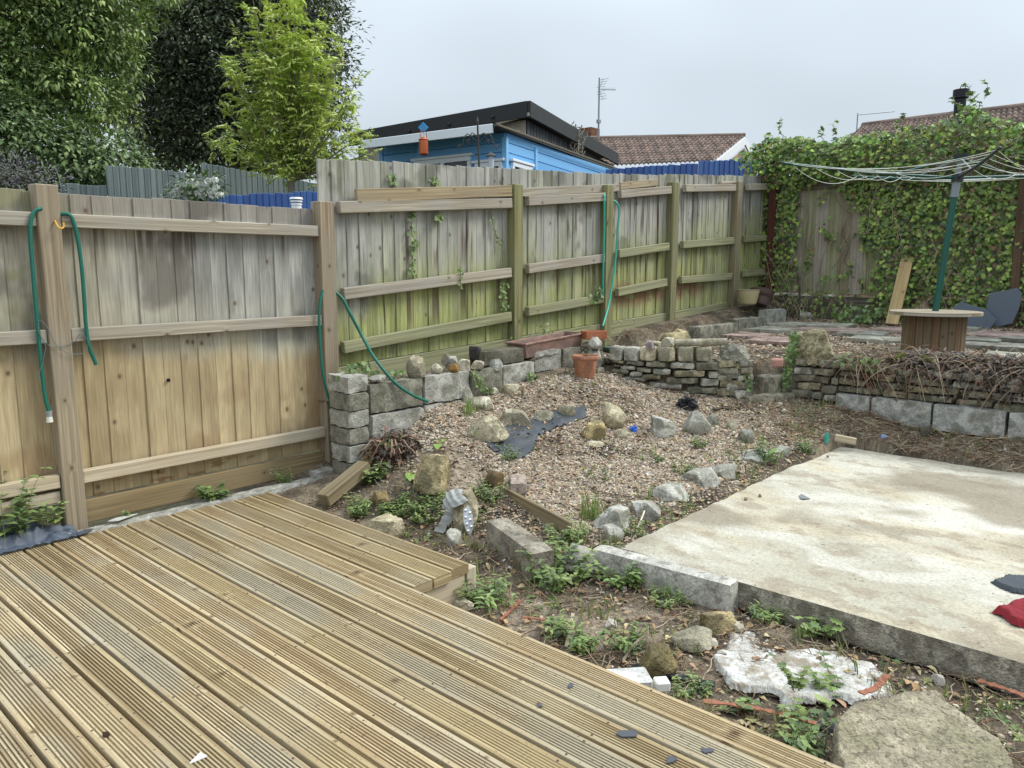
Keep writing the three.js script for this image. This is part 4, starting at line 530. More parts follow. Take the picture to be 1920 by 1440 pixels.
tree('flowering_shrub', 'small shrub with round white flower heads in front of grey fence', { cat: 'shrub', n: 900, len: 0.06, wid: 0.035, tuft: 7, spread: 0.08, shell: 0.3, cols: [[0.08, 0.14, 0.03], [0.06, 0.11, 0.03], [0.12, 0.18, 0.05]], blobs: [B([3.337, 2.048, -6.76], 0.2, 0.1, 0.15), B([3.291, 2.149, -6.811], 0.06, 0.09, 0.06), B([3.424, 2.08, -6.664], 0.08, 0.1, 0.08), B([3.306, 1.896, -6.795], 0.25, 0.14, 0.2)], extra: (cb) => { for (const p of [[3.13, 1.974, -6.766], [3.155, 2.033, -6.739], [3.196, 2.051, -6.693], [3.215, 2.006, -6.671], [3.261, 2.064, -6.62], [3.297, 2.033, -6.581], [3.336, 2.087, -6.537], [3.373, 2.096, -6.495], [3.377, 2.033, -6.491], [3.348, 2.006, -6.523], [3.4, 1.97, -6.466], [3.3, 1.961, -6.577], [3.207, 1.961, -6.68], [3.179, 2.015, -6.712], [3.32, 2.064, -6.555], [3.237, 2.082, -6.647], [3.276, 1.988, -6.603], [3.362, 1.97, -6.508], [3.161, 1.974, -6.731]]) for (let k = 0; k < 26; k++) { const d = V(rr(-1, 1), rr(-1, 1), rr(-1, 1)).normalize(); cb.leaf(V(p).addScaledVector(d, 0.02), V(d.z, d.x, -d.y), d, 0.032, 0.03, jit([0.78, 0.79, 0.74], 0.06), 2, 0.1, 0.1); } } });

// ---------------------------------------------------------------- raised bed of concrete blocks along the tall fence
{
  const w = thing('block_wall', 'low wall of rough grey concrete blocks in front of the fence', 'wall');
  const blk = (x0, x1, y0, y1, z = -3.95, ry = 0, m = blockM, d = 0.1) => { const o = mesh('block', stoneBox(x1 - x0 - 0.008, y1 - y0 - 0.006, d, { amp: 0.011, round: 0.008, seg: 0.028, fq: 16, crease: 0.5 }), m, w); o.position.set((x0 + x1) / 2, (y0 + y1) / 2, z - d / 2); o.rotation.set(rr(-0.02, 0.02), ry + rr(-0.02, 0.02), rr(-0.008, 0.008)); };
  for (let k = 0; k < 6; k++) blk(2.845, 3.012, 0.01 + k * 0.112 - 0.01, 0.117 + k * 0.112 - 0.005, -3.935 + rr(-0.006, 0.006), rr(-0.03, 0.03), k % 2 ? blockM : darkBlockM, 0.21);
  blk(3.03, 3.49, 0.4, 0.6, -3.955, 0, darkBlockM); blk(3.5, 3.94, 0.405, 0.605, -3.95); blk(3.95, 4.29, 0.4, 0.6, -3.945, -0.02, darkBlockM); blk(4.3, 4.67, 0.405, 0.605, -3.95, -0.03); blk(3.035, 3.49, 0.19, 0.395, -3.945); blk(3.5, 3.95, 0.2, 0.4, -3.955); blk(3.03, 3.5, -0.03, 0.185, -3.95, 0, darkBlockM); blk(3.95, 4.4, 0.2, 0.4, -3.96); blk(4.4, 4.7, 0.2, 0.4, -3.96);
  blk(4.73, 5.06, 0.5, 0.68, -3.99, -0.06); blk(5.07, 5.42, 0.51, 0.675, -3.97, -0.02, darkBlockM); blk(4.72, 5.06, 0.32, 0.495, -3.985, -0.06); blk(5.07, 5.42, 0.32, 0.495, -3.97);
}
structure('raised_bed_soil', heightSheet(2.9, 5.5, -4.36, -3.98, 0.03, (x, z) => 0.575 + 0.06 * sm(4.6, 4.8, x) + bumps(x, z) * 1.5 - (x < 3.02 ? 0.1 : 0), () => true, soilCol), soilM);
single('coping_block', 'flat dark concrete coping block lying on the block wall by the first tall post', 'concrete block', stoneBox(0.43, 0.11, 0.17, { amp: 0.008, round: 0.014, seg: 0.03, fq: 12 }), darkStoneM, [4.36, 0.665, -4.07], -0.05);
let RK = 0;
function stone(label, [x, y, z, w, h], mat, { d = 0.85, ry = 0, cuts = 9, sharp = 0.2, detail = 9, sink = 0.14, amp = 0.05, tz = 0, name = 'stone', cat = 'stone', group } = {}) {
  const m = single(name, label, cat, rockGeo(w, h, w * d, { cuts, sharp, detail, sink, amp }), mat, [x, y, z], ry - 0.84, group); m.rotation.z = tz; return m;
}
// stones standing on the block wall
stone('upright squared buff stone standing on the block wall', [3.473, 0.598, -4, 0.146, 0.157], buffM, { cuts: 5, sink: 0.05, d: 0.8 });
stone('small pale stone left of the orange one on the block wall', [3.652, 0.617, -4, 0.097, 0.06], limeM, { d: 1 });
stone('orange-tan flat stone on the block wall', [3.82, 0.609, -3.99, 0.092, 0.053], M({ map: rep(buffT, 2, 2), color: 0xf0c080 }), { d: 1 });
stone('grey rounded stone behind the orange one on the block wall', [3.866, 0.626, -4.06, 0.116, 0.078], greyM, {});
stone('small buff stone heap piece against the fence boards', [3.888, 0.641, -4.14, 0.086, 0.078], buffM, {});
stone('pale flattish stone in the middle of the block wall top', [3.927, 0.606, -4, 0.124, 0.078], limeM, {});
stone('cream flat stone beside the coping block', [4.057, 0.607, -3.98, 0.118, 0.055], limeM, { d: 1 });
stone('angular grey stone leaning on the coping block', [4.227, 0.584, -3.96, 0.104, 0.08], greyM, { cuts: 6 });
stone('dark slate-grey stone on the block wall behind pale stones', [4.151, 0.661, -4.1, 0.105, 0.097], M({ map: rep(greyT, 2, 2), color: 0x6e6a72 }), { cuts: 5 });
stone('flat mossy stone on the block wall under the hose', [3.132, 0.616, -4, 0.139, 0.035], greyM, { d: 1 });
// ---------------------------------------------------------------- dry stone retaining walls
function coursed(w, z0, z1, yb, yt, courses, lenR, mats, dep = 0.16, proud = 0) {
  for (let c = 0; c < courses; c++) {
    let z = z0 - rnd() * 0.1; while (z < z1) {
      const l = rr(...lenR), a = Math.max(z, z0), e = Math.min(z + l, z1); z += l; if (e - a < 0.05) continue;
      const zm = (a + e) / 2, ya = lerp(yb(zm), yt(zm), c / courses), yc = lerp(yb(zm), yt(zm), (c + 1) / courses), xa = wallX(a), xe = wallX(e), L = Math.hypot(xe - xa, e - a), h = yc - ya; if (h < 0.02) continue;
      const o = mesh('stone', stoneBox(L - rr(0.006, 0.02), h - rr(0.003, 0.012), dep, { amp: 0.012, round: 0.014, seg: 0.035, fq: 13, crease: 0.5, tilt: 0.05 }), pick(mats), w); o.position.set((xa + xe) / 2 + dep * 0.4 - proud + rr(-0.022, 0.014), (ya + yc) / 2, zm); o.rotation.set(rr(-0.03, 0.03), Math.atan2(-(e - a), xe - xa) + rr(-0.05, 0.05), rr(-0.025, 0.025));
    }
  }
}
{
  const w = thing('stone_wall', 'curved dry stone wall left of the steps with squared blocks on top', 'wall');
  coursed(w, -3.72, -2.83, (z) => groundY(wallX(z) - 0.05, z) - 0.06, () => 0.575, 5, [0.1, 0.24], wallM); coursed(w, -3.0, -2.8, (z) => groundY(wallX(z) - 0.05, z) - 0.06, () => 0.6, 6, [0.1, 0.2], wallM, 0.2);
  const sq = [[-3.69, 0.105], [-3.56, 0.115], [-3.42, 0.12], [-3.29, 0.115], [-3.18, 0.115], [-3.07, 0.115]];
  sq.forEach(([z, l], k) => { const o = mesh('squared_block', stoneBox(l + 0.012, 0.118, 0.14, { amp: 0.009, round: 0.018, seg: 0.025, fq: 14 }), k < 2 ? greyM : buffM, w); o.position.set(wallX(z) + 0.06, 0.64 - (k < 2 ? 0.012 : 0), z); o.rotation.y = z < -3.3 ? -1.32 : -0.81; });
  for (let k = 0; k < 12; k++) { const z = -3.9 + k * 0.085; const o = mesh('stone', stoneBox(rr(0.08, 0.14), rr(0.05, 0.08), 0.12, { amp: 0.012, round: 0.02, seg: 0.03, fq: 13 }), pick(wallM), w); o.position.set(wallX(z) + 0.14, 0.55, z); o.rotation.y = rr(-2, 2); }
}
stone('grey stone under the pointed cap stone at the end of the stone wall', [5.36, 0.47, -3.86, 0.13, 0.2], greyM, { cuts: 5, sink: 0.02, d: 1 });
stone('round pale stone at the foot of the stone wall by the terracotta pot', [5.33, 0.44, -3.78, 0.1, 0.07], limeM, {});
stone('pointed grey cap stone on the end of the stone wall', [5.36, 0.66, -3.86, 0.125, 0.1], greyM, { cuts: 6, sink: 0.02, d: 1 });
stone('long yellow lichen stone lying on the stone wall behind the round post', [5.72, 0.735, -3.32, 0.32, 0.075], M({ map: rep(buffT, 2, 2), color: 0xf0ead2 }), { cuts: 5, d: 0.5, ry: -0.05, sink: 0.05 });
stone('upright buff and grey stone behind the lichen stone', [6.25, 0.62, -3.55, 0.2, 0.18], M({ map: rep(buffT, 2, 2), color: 0xf0e8d0 }), { cuts: 5, d: 0.6 });
stone('low greenish stone left of the upright buff stone', [5.95, 0.6, -3.62, 0.27, 0.1], buffM, { cuts: 6, d: 0.6 });
stone('small mauve stone on the squared blocks', [5.48, 0.69, -3.38, 0.085, 0.06], M({ map: rep(greyT, 2, 2), color: 0xd8ccd8 }), { ry: 0.7 });
stone('pale wedge stone at the end of the round stone post', [5.57, 0.7, -3.27, 0.12, 0.08], limeM, { cuts: 6 });
{ const m = single('round_post', 'pale round stone post lying on the squared blocks', 'stone post', (() => { const g = new THREE.CylinderGeometry(0.031, 0.031, 0.5, 28, 12); const p = g.attributes.position; for (let i = 0; i < p.count; i++) { const k = 1 + 0.03 * noise3(p.getX(i) * 30, p.getY(i) * 30, p.getZ(i) * 30); p.setXYZ(i, p.getX(i) * k, p.getY(i), p.getZ(i) * k); } g.computeVertexNormals(); return boxUV(g, 1); })(), limeM, [5.74, 0.735, -3.1]); m.rotation.set(0, -0.81, Math.PI / 2 + 0.02); m.rotation.order = 'YXZ'; }
stone('whitish mortar lump at the right end of the left stone wall', [5.98, 0.58, -2.88, 0.25, 0.15], stoneM(greyT, 2.4, 0.02, { color: 0xf4f4f0 }), { cuts: 7, sink: 0.1, amp: 0.12, detail: 14 });
{
  const w = thing('stone_wall', 'long dry stone wall right of the steps standing on concrete blocks', 'wall');
  const yb = (z) => z < -2.2 ? groundY(wallX(z) - 0.05, z) - 0.05 : lerp(0.33, 0.31, (z + 2.2) / 1.6);
  coursed(w, -2.6, -2.2, yb, () => 0.585, 6, [0.1, 0.26], wallM, 0.18); coursed(w, -2.2, 0.5, yb, () => 0.57, 4, [0.18, 0.42], wallM, 0.17, -0.01);
  for (const [a, b] of [[-2.2, -1.92], [-1.915, -1.47], [-1.465, -0.98], [-0.975, -0.5], [-0.495, 0]]) { const o = mesh('concrete_block', stoneBox(b - a - 0.01, 0.2, 0.12, { amp: 0.004, round: 0.01, seg: 0.04, fq: 9 }), stoneM(blockT, 2.4, 0.008, { color: 0xf2f4f8 }), w); o.position.set(wallX((a + b) / 2) - 0.01, 0.222, (a + b) / 2); o.rotation.y = -Math.PI / 2 + rr(-0.02, 0.02); }
}
for (const [l, a, y, L] of [['lower long stone step in the gap between the walls', 6.2, 0.22, 0.5], ['upper long stone step in the gap between the walls', 6.42, 0.36, 0.44]]) single('stone_step', l, 'step', stoneBox(L, 0.15, 0.2, { amp: 0.012, round: 0.015, seg: 0.035, fq: 10 }), wallM[1], [a, y, -2.7], -0.42);
stone('big lichen-covered boulder on the wall top right of the steps', [6.62, 0.55, -2.47, 0.42, 0.28], stoneM(limeT, 2, 0.03, { color: 0xdedac6 }), { cuts: 8, amp: 0.13, detail: 20, sink: 0.1, d: 0.9, name: 'boulder', cat: 'boulder' });
single('brick', 'pink brick half lying in the gap above the steps', 'brick', cbox(0.16, 0.06, 0.09, 0.005), stoneM(stoneTex([170, 110, 92], [196, 136, 116], [150, 96, 84], { s: 91 }), 3, 0.006), [6.152, 0.553, -2.584], 0.35).position.y += 0.02;
// ---------------------------------------------------------------- terrace paving: each flag a piece of its own
{
  const t = new THREE.Group(); t.name = numbered('terrace_paving'); scene.add(t); tag(t, null, null, null, 'structure');
  const pv = [stoneM(greyT, 1.6, 0.008, { color: 0xf0f0ea }), stoneM(greyT, 1.6, 0.008, { color: 0xd8d8d6 }), stoneM(stoneTex([150, 118, 104], [178, 146, 130], [134, 110, 100], { s: 95, spots: 0.35 }), 1.6, 0.008)];
  const flag = (cx, cy, w, d, m, ry = 0.05) => { const o = mesh('paving_slab', stoneBox(w, 0.04, d, { amp: 0.006, round: 0.008, seg: 0.06, fq: 9 }), pv[m], t); o.position.set(cx[0], cx[1] + 0.014, cx[2]); o.rotation.set(rr(-0.02, 0.02), ry + rr(-0.05, 0.05), rr(-0.02, 0.02)); };
  flag([8.335, 0.652, -3.625], 0, 0.6, 0.85, 0);
  flag([7.719, 0.624, -3.958], 0, 0.62, 0.6, 2);
  flag([7.741, 0.625, -4.569], 0, 0.5, 0.5, 2);
  flag([7.704, 0.623, -3.581], 0, 0.5, 0.5, 2);
  flag([7.492, 0.614, -3.088], 0, 0.55, 0.6, 2);
  flag([8.548, 0.661, -2.997], 0, 0.6, 0.7, 2);
  flag([8.421, 0.655, -2.623], 0, 0.5, 0.45, 1);
  flag([8.018, 0.637, -2.295], 0, 0.45, 0.6, 0);
  flag([8.941, 0.679, -3.38], 0, 0.6, 0.9, 0);
  flag([8.885, 0.676, -2.338], 0, 0.55, 0.6, 2);
  flag([8.859, 0.675, -1.594], 0, 0.6, 0.7, 2);
  flag([8.043, 0.638, -1.315], 0, 0.5, 0.6, 1);
  flag([8.348, 0.652, -1.675], 0, 0.5, 0.6, 1);
  flag([7.415, 0.61, -1.131], 0, 0.4, 0.4, 0);
  flag([8.657, 0.666, -1.122], 0, 0.6, 0.6, 1);
  flag([9.269, 0.694, -2.02], 0, 0.6, 0.6, 1);
}
// blocks edging the raised strip by the far fence
single('concrete_block', 'light grey concrete block edging the far corner bed', 'concrete block', stoneBox(0.46, 0.16, 0.12, { amp: 0.006, round: 0.012, seg: 0.04, fq: 9 }), blockM, [8.98, 0.78, -3.86], -0.1);
single('concrete_block', 'rough-faced grey block in the middle of the bed edging', 'concrete block', stoneBox(0.8, 0.14, 0.14, { amp: 0.014, round: 0.012, seg: 0.03, fq: 15 }), darkBlockM, [7.4, 0.69, -3.8], -0.04);
single('concrete_block', 'dark rough block next to the far corner block', 'concrete block', stoneBox(0.6, 0.14, 0.14, { amp: 0.014, round: 0.012, seg: 0.03, fq: 15 }), darkBlockM, [8.25, 0.72, -3.84], -0.06);
stone('squared yellow stone at the near end of the bed edging', [8.719, 0.669, -3.959, 0.253, 0.114], buffM, { cuts: 4, d: 0.6 });
// rubble under the ivy
{ const sp = [['flat grey rubble stone leaning left under the ivy', [9.701, 0.713, -3.753, 0.229, 0.108]],['pale slab of rubble under the ivy', [10.371, 0.803, -3.966, 0.288, 0.086]],['buff rubble stone near the broken boards', [10.053, 0.729, -3.637, 0.192, 0.11]],['angular rubble stone on top of the heap', [11.065, 0.874, -3.957, 0.166, 0.121]],['dark rubble stone beside the rusty stake', [11.288, 0.904, -4.559, 0.19, 0.159]],['small rubble stone right of the heap', [10.386, 0.744, -3.572, 0.14, 0.098]],['greenish rubble stone behind the heap', [11.659, 0.961, -4.346, 0.241, 0.145]],['grey rubble stone left of the rusty stake', [9.976, 0.725, -4.145, 0.184, 0.127]]]; sp.forEach(([l, r], k) => stone(l, r, [greyM, limeM, buffM, wallM[0]][k % 4], { cuts: 6, d: 0.9 })); }

// ---------------------------------------------------------------- hoses and wire on the fence
const hoseT = colorTex(64, 64, (u, v) => { const a = Math.sin((u * 3 + v * 2) * Math.PI * 2), b = Math.sin((u * 3 - v * 2) * Math.PI * 2); return mix([14, 82, 70], [30, 128, 108], clamp(0.35 + 0.4 * a + 0.3 * b)); }), hoseM = M({ map: rep(hoseT, 40, 1), roughness: 0.45 }), tealM = M({ color: 0x2fa08c, roughness: 0.4 });
{
  const o = thing('garden_hose', 'dark green hose looped over the left fence post with a tap connector', 'hose');
  mesh('hose', tube([[1.271, 0.627, -4.262], [1.261, 0.683, -4.262], [1.256, 0.791, -4.262], [1.255, 0.983, -4.262], [1.255, 1.244, -4.262], [1.258, 1.474, -4.262], [1.267, 1.563, -4.262], [1.284, 1.607, -4.262], [1.309, 1.626, -4.262]].concat([[1.33, 1.612, -4.29]]), 0.0095, 90, 10), hoseM, o);
  mesh('hose', tube([[1.38, 1.6, -4.29]].concat([[1.438, 1.605, -4.262], [1.457, 1.564, -4.262], [1.47, 1.48, -4.262], [1.477, 1.347, -4.262], [1.477, 1.186, -4.262], [1.475, 1.05, -4.262], [1.48, 0.953, -4.262], [1.508, 0.843, -4.262]]), 0.0095, 80, 10), hoseM, o);
  const p = [1.27, 0.617, -4.262], c = mesh('connector', new THREE.CylinderGeometry(0.015, 0.013, 0.03, 14), M({ color: 0x8f9492, roughness: 0.5 }), o); c.position.set(...p); const e = mesh('connector_tip', new THREE.CylinderGeometry(0.013, 0.016, 0.028, 14), M({ color: 0xd3d2c8, roughness: 0.5 }), o); e.position.set(p[0], p[1] - 0.028, p[2]);
}
tag(single('garden_hose', 'green hose sagging from the middle post down onto the block wall', 'hose', tube([[2.97, 1.23, -4.3], [3.054, 1.141, -4.25], [3.084, 1.053, -4.22], [3.149, 0.886, -4.17], [3.138, 0.744, -4.02], [3.225, 0.594, -3.94], [3.349, 0.499, -3.915], [3.487, 0.435, -3.91]], 0.0105, 90, 10), hoseM));
tag(single('garden_hose', 'green hose hanging down the left side of the middle post', 'hose', tube([[2.91, 1.2, -4.262], [2.877, 1.095, -4.255], [2.868, 0.871, -4.25], [2.88, 0.644, -4.245], [2.912, 0.475, -4.23], [2.943, 0.331, -4.2], [2.976, 0.193, -4.17], [2.996, 0.076, -4.15]], 0.0095, 90, 10), hoseM));
tag(single('garden_hose', 'bright teal hose hanging down both sides of the fourth post', 'hose', (() => tube([[6.044, 1.057, -4.27], [6.032, 1.357, -4.262], [6.037, 1.752, -4.262], [6.032, 2.015, -4.264], [6.1, 2.02, -4.31], [6.135, 2.02, -4.32], [6.17, 2.0, -4.31], [6.259, 1.941, -4.262], [6.241, 1.71, -4.25], [6.193, 1.383, -4.24], [6.05, 1.018, -4.2], [5.839, 0.812, -4.12]], 0.0095, 120, 10))(), tealM));
tag(single('wire', 'thin loose grey wire tangled round the left fence post', 'wire', tube([...[[1.228, 0.787, -4.25], [1.273, 0.929, -4.25], [1.279, 0.955, -4.25], [1.253, 1.036, -4.25], [1.262, 1.088, -4.25], [1.3, 1.033, -4.25], [1.315, 0.979, -4.25], [1.35, 0.936, -4.25], [1.394, 0.909, -4.25], [1.453, 0.915, -4.25], [1.474, 0.968, -4.25], [1.44, 1.011, -4.25]], ...[[1.414, 0.972, -4.255], [1.314, 0.952, -4.255], [1.269, 0.982, -4.255]]], 0.0018, 120, 5), M({ color: 0x6f7f80, roughness: 0.5, metalness: 0.5 })));

// ---------------------------------------------------------------- ivy-covered boundary fence at the end of the garden
const IX = 9.76;
{
  const f = thing('ivy_fence', 'old weathered board fence half buried in ivy at the garden end', 'fence'); const fm = [greenM, M({ map: timberT, color: 0xe0dcc8 }), M({ map: greenT, color: 0xe8e8d8 }), timberM];
  for (let z = -4.42; z < 0.7; z += 0.146) { const open = false; const y0 = open ? 1.25 : 1.03 + rr(-0.01, 0.01), m = mesh('fence_board', cbox(0.152, 2.5 - y0, 0.018, 0.003, 1), pick(fm), f); m.position.set(IX + (open ? 0.04 : 0) + rr(-0.004, 0.004), (y0 + 2.5) / 2, z + 0.07); m.rotation.y = Math.PI / 2 + rr(-0.03, 0.03); }
  for (const y of [1.15, 1.75, 2.35]) { const m = mesh('rail', cbox(5.2, 0.09, 0.045, 0.004, 0), oldM, f); m.position.set(IX - 0.03, y, -1.85); m.rotation.y = Math.PI / 2; m.visible = true; if (y < 2) m.position.x = IX + 0.035; }
  for (const z of [-4.22, -1.52, 0.3]) { const m = mesh('fence_post', cbox(0.09, 2.2, 0.09, 0.006, 1), M({ map: brownT, color: z < -4 ? 0xa06a5a : 0xb0a08a }), f); m.position.set(IX - 0.09, 1.6, z); m.rotation.z = 0.01; }
  const gbz = mesh('gravel_board', cbox(5.2, 0.3, 0.04, 0.004, 0), oldM, f); gbz.position.set(IX + 0.03, 0.85, -1.85); gbz.rotation.y = Math.PI / 2;
}
{
  const BARE = [[9.7, 2.348, -3.898], [9.7, 2.416, -3.512], [9.7, 1.989, -3.163], [9.7, 1.552, -3.099], [9.7, 1.487, -2.962], [9.7, 1.112, -2.985], [9.7, 1.053, -3.43], [9.7, 1.065, -3.827], [9.7, 1.763, -3.933]].map((p) => [p[2], p[1]]), LOW = [[9.7, 1.093, -4.176], [9.7, 1.113, -2.937], [9.7, 0.895, -2.863], [9.7, 0.725, -3.156], [9.7, 0.681, -4.154]].map((p) => [p[2], p[1]]);
  const TOPL = [[9.65, 2.814, -4.454], [9.65, 2.891, -4.373], [9.65, 2.944, -4.25], [9.65, 2.92, -3.911], [9.65, 2.828, -3.519], [9.65, 2.856, -3.155], [9.65, 2.864, -2.696], [9.65, 2.889, -2.374], [9.65, 2.976, -2.173], [9.65, 3.045, -2.028], [9.65, 2.884, -1.877], [9.65, 2.795, -1.575], [9.65, 2.751, -1.211], [9.65, 2.681, -0.784], [9.65, 2.61, -0.385]].map((p) => [p[2], p[1]]), top = (z) => { for (let k = 1; k < TOPL.length; k++) if (z <= TOPL[k][0] || k === TOPL.length - 1) return lerp(TOPL[k - 1][1], TOPL[k][1], clamp((z - TOPL[k - 1][0]) / (TOPL[k][0] - TOPL[k - 1][0]))); };
  const t = thing('ivy', 'thick green ivy with bare stems spilling over the end fence', 'ivy'), b = new MB(), s = new MB(), cols = [[0.165, 0.25, 0.045], [0.11, 0.175, 0.036], [0.23, 0.33, 0.06], [0.06, 0.1, 0.027], [0.3, 0.4, 0.08]];
  const bulge = (y, z) => 0.07 + 0.1 * (0.5 + 0.5 * noise3(y * 2.2, z * 2.2, 5)) + 0.12 * sm(2.25, 2.6, y); let n = 0;
  for (let k = 0; k < 40000 && n < 19000; k++) {
    const z = rr(-4.62, 0.7), tp = top(z) + 0.06 * noise3(z * 6, 3, 1), y = rr(0.72, tp); let den = 0.66 + 0.75 * noise3(y * 2.6, z * 2.6, 11) + 0.35 * sm(2.2, 2.5, y);
    if (inPoly(BARE, z, y)) den = 0.05 * (noise3(y * 6, z * 6, 2) > 0.25 ? 6 : 0.1); if (inPoly(LOW, z, y)) den = 0.16; if (y < 1.7) den *= 0.78; if (y < 1.0) den *= 0.7; if (z > -2.75 && z < -1 && y > 2.35 && y < tp - 0.05) den *= 0.42; if (z < -4.2) den *= sm(-4.66, -4.3, z) + 0.25; if (rnd() > den) continue; n++;
    if (rnd() < 0.06) { b.lobed(V(IX - bulge(y, z), y, z), V(rr(-0.4, 0.4), -1, rr(-0.8, 0.8)), V(-1, rr(-0.2, 0.8), rr(-0.8, 0.8)), rr(0.025, 0.05), jit([0.22, 0.15, 0.08], 0.3)); continue; } const over = y > 2.45, x = IX - bulge(y, z) * rr(0.35, 1.1) + (over ? rr(-0.05, 0.5) * sm(2.4, 2.7, y) : 0), fresh = rnd() < 0.22 + 0.35 * sm(2.4, 2.8, y) ? 1.35 : 1, c = jit(pick(cols), 0.22).map((q) => q * fresh);
    b.lobed(V(x, y, z), V(rr(-0.25, 0.25), -1 + rr(-0.1, 0.9), rr(-0.9, 0.9)), V(-1, rr(0.2, 0.9), rr(-0.35, 0.35)), rr(0.024, 0.056), c);
  }
  for (let k = 0; k < 11000; k++) { const z = rr(-4.6, 0.7), y = top(z) - Math.pow(rnd(), 1.4) * 0.42 + 0.05 * noise3(z * 7, 2, 1), x = IX - 0.38 + rr(0, 0.8); if (z > -2.6 && z < -1.2 && rnd() < 0.25) continue; b.lobed(V(x, y, z), V(rr(-0.6, 0.4), -0.6 + rr(-0.2, 0.9), rr(-0.9, 0.9)), V(-0.7, rr(0.3, 1.3), rr(-0.6, 0.6)), rr(0.028, 0.06), jit(pick(cols), 0.22).map((q) => q * (rnd() < 0.5 ? 1.35 : 1))); }
  for (let k = 0; k < 150; k++) { const z = rr(-4.5, 0.4), y0 = rr(0.75, 1.8), pts = []; let p = V(IX - rr(0.03, 0.14), y0, z); for (let j = 0; j < 6; j++) { pts.push(p.clone()); p.add(V(rr(-0.03, 0.03), rr(0.02, 0.2), rr(-0.1, 0.1))); } s.stick(pts, rr(0.003, 0.008), 0.002, jit([0.26, 0.21, 0.15], 0.3)); }
  for (let k = 0; k < 420; k++) { const z = rr(-2.75, 0.2), y = rr(2.3, top(z) + 0.02), p = V(IX - bulge(y, z) - rr(0, 0.06), y, z), pts = [p.clone()]; for (let j = 0; j < 4; j++) pts.push(p.add(V(rr(-0.04, 0.04), rr(-0.07, 0.06), rr(-0.09, 0.09))).clone()); s.stick(pts, rr(0.003, 0.007), 0.002, jit(pick([[0.3, 0.24, 0.16], [0.2, 0.15, 0.1], [0.4, 0.34, 0.25]]), 0.25)); }
  for (const q of [[9.6, 2.923, -4.297], [9.6, 2.965, -4.093], [9.6, 2.868, -3.598], [9.6, 2.901, -3.506], [9.6, 2.88, -2.795], [9.6, 3.029, -2.167], [9.6, 3.085, -2.061], [9.6, 3.005, -1.99], [9.6, 3.108, -1.949], [9.6, 2.708, -4.427]]) { let p = V(q), pts = [p.clone()]; for (let j = 0; j < 5; j++) { p = p.clone().add(V(rr(-0.05, 0.03), rr(0.01, 0.05), rr(-0.05, 0.05))); pts.push(p); for (let i = 0; i < 3; i++) b.lobed(p.clone(), V(rr(-1, 1), rr(-0.6, 0.6), rr(-1, 1)), V(-0.4, 1, rr(-0.4, 0.4)), rr(0.035, 0.06), jit([0.17, 0.27, 0.05], 0.2)); } s.stick(pts, 0.004, 0.002, [0.22, 0.2, 0.1]); }
  tag(mesh('leaves', b.geo(), FIL, t), null, null, null, 'stuff'); tag(mesh('stems', s.geo(), STK, t), null, null, null, 'stuff');
}
// bramble stems arching before the bare boards
{ const s = new MB(); for (let k = 0; k < 30; k++) { const p0 = V(rr(9.2, 9.62), 0.74, rr(-4.2, -3.3)), e = V(p0.x + rr(-0.3, 0.1), rr(0.95, 1.7), p0.z + rr(-0.7, 0.7)), m = p0.clone().lerp(e, 0.6); m.y += rr(0.05, 0.3); const cv = new THREE.QuadraticBezierCurve3(p0, m, e), pts = []; for (let j = 0; j <= 7; j++) pts.push(cv.getPoint(j / 7)); s.stick(pts, rr(0.002, 0.004), 0.0015, jit(pick([[0.3, 0.25, 0.17], [0.2, 0.15, 0.1], [0.25, 0.24, 0.12]]), 0.25)); } tag(single('bramble', 'bare tangled bramble stems in front of the exposed boards', 'bramble', s.geo(), STK)); }
single('stake', 'thin rusty metal stake stuck in the rubble under the ivy', 'stake', tube([[9.43, 0.701, -3.719], up([9.43, 0.701, -3.719], 0.3), shift(up([9.43, 0.701, -3.719], 0.58), [-0.6, 0, -0.6], 0.05)], 0.012, 10, 6), M({ color: 0x4a3a38, roughness: 0.8 }));
function lean(label, A, Bp, w, mat) { const a = V(A), b = V(Bp), m = single('leaning_plank', label, 'plank', cbox(w, a.distanceTo(b), 0.022, 0.003, 1), mat, a.clone().add(b).multiplyScalar(0.5).toArray()), Yv = b.clone().sub(a).normalize(), Z = V(-1, 0.1, 0.15).sub(Yv.clone().multiplyScalar(V(-1, 0.1, 0.15).dot(Yv))).normalize(), X = Yv.clone().cross(Z); m.quaternion.setFromRotationMatrix(new THREE.Matrix4().makeBasis(X, Yv, Z)); return m; }
lean('pale wide plank leaning on the ivy behind the cable drum', [9.18, 0.728, -2.574], [9.695, 1.471, -2.6], 0.13, M({ map: paleT, color: 0xe2d2ae })); lean('short brown plank leaning on the ivy behind the dryer mast', [9.549, 0.766, -2.389], [9.847, 1.229, -2.43], 0.12, brownM);
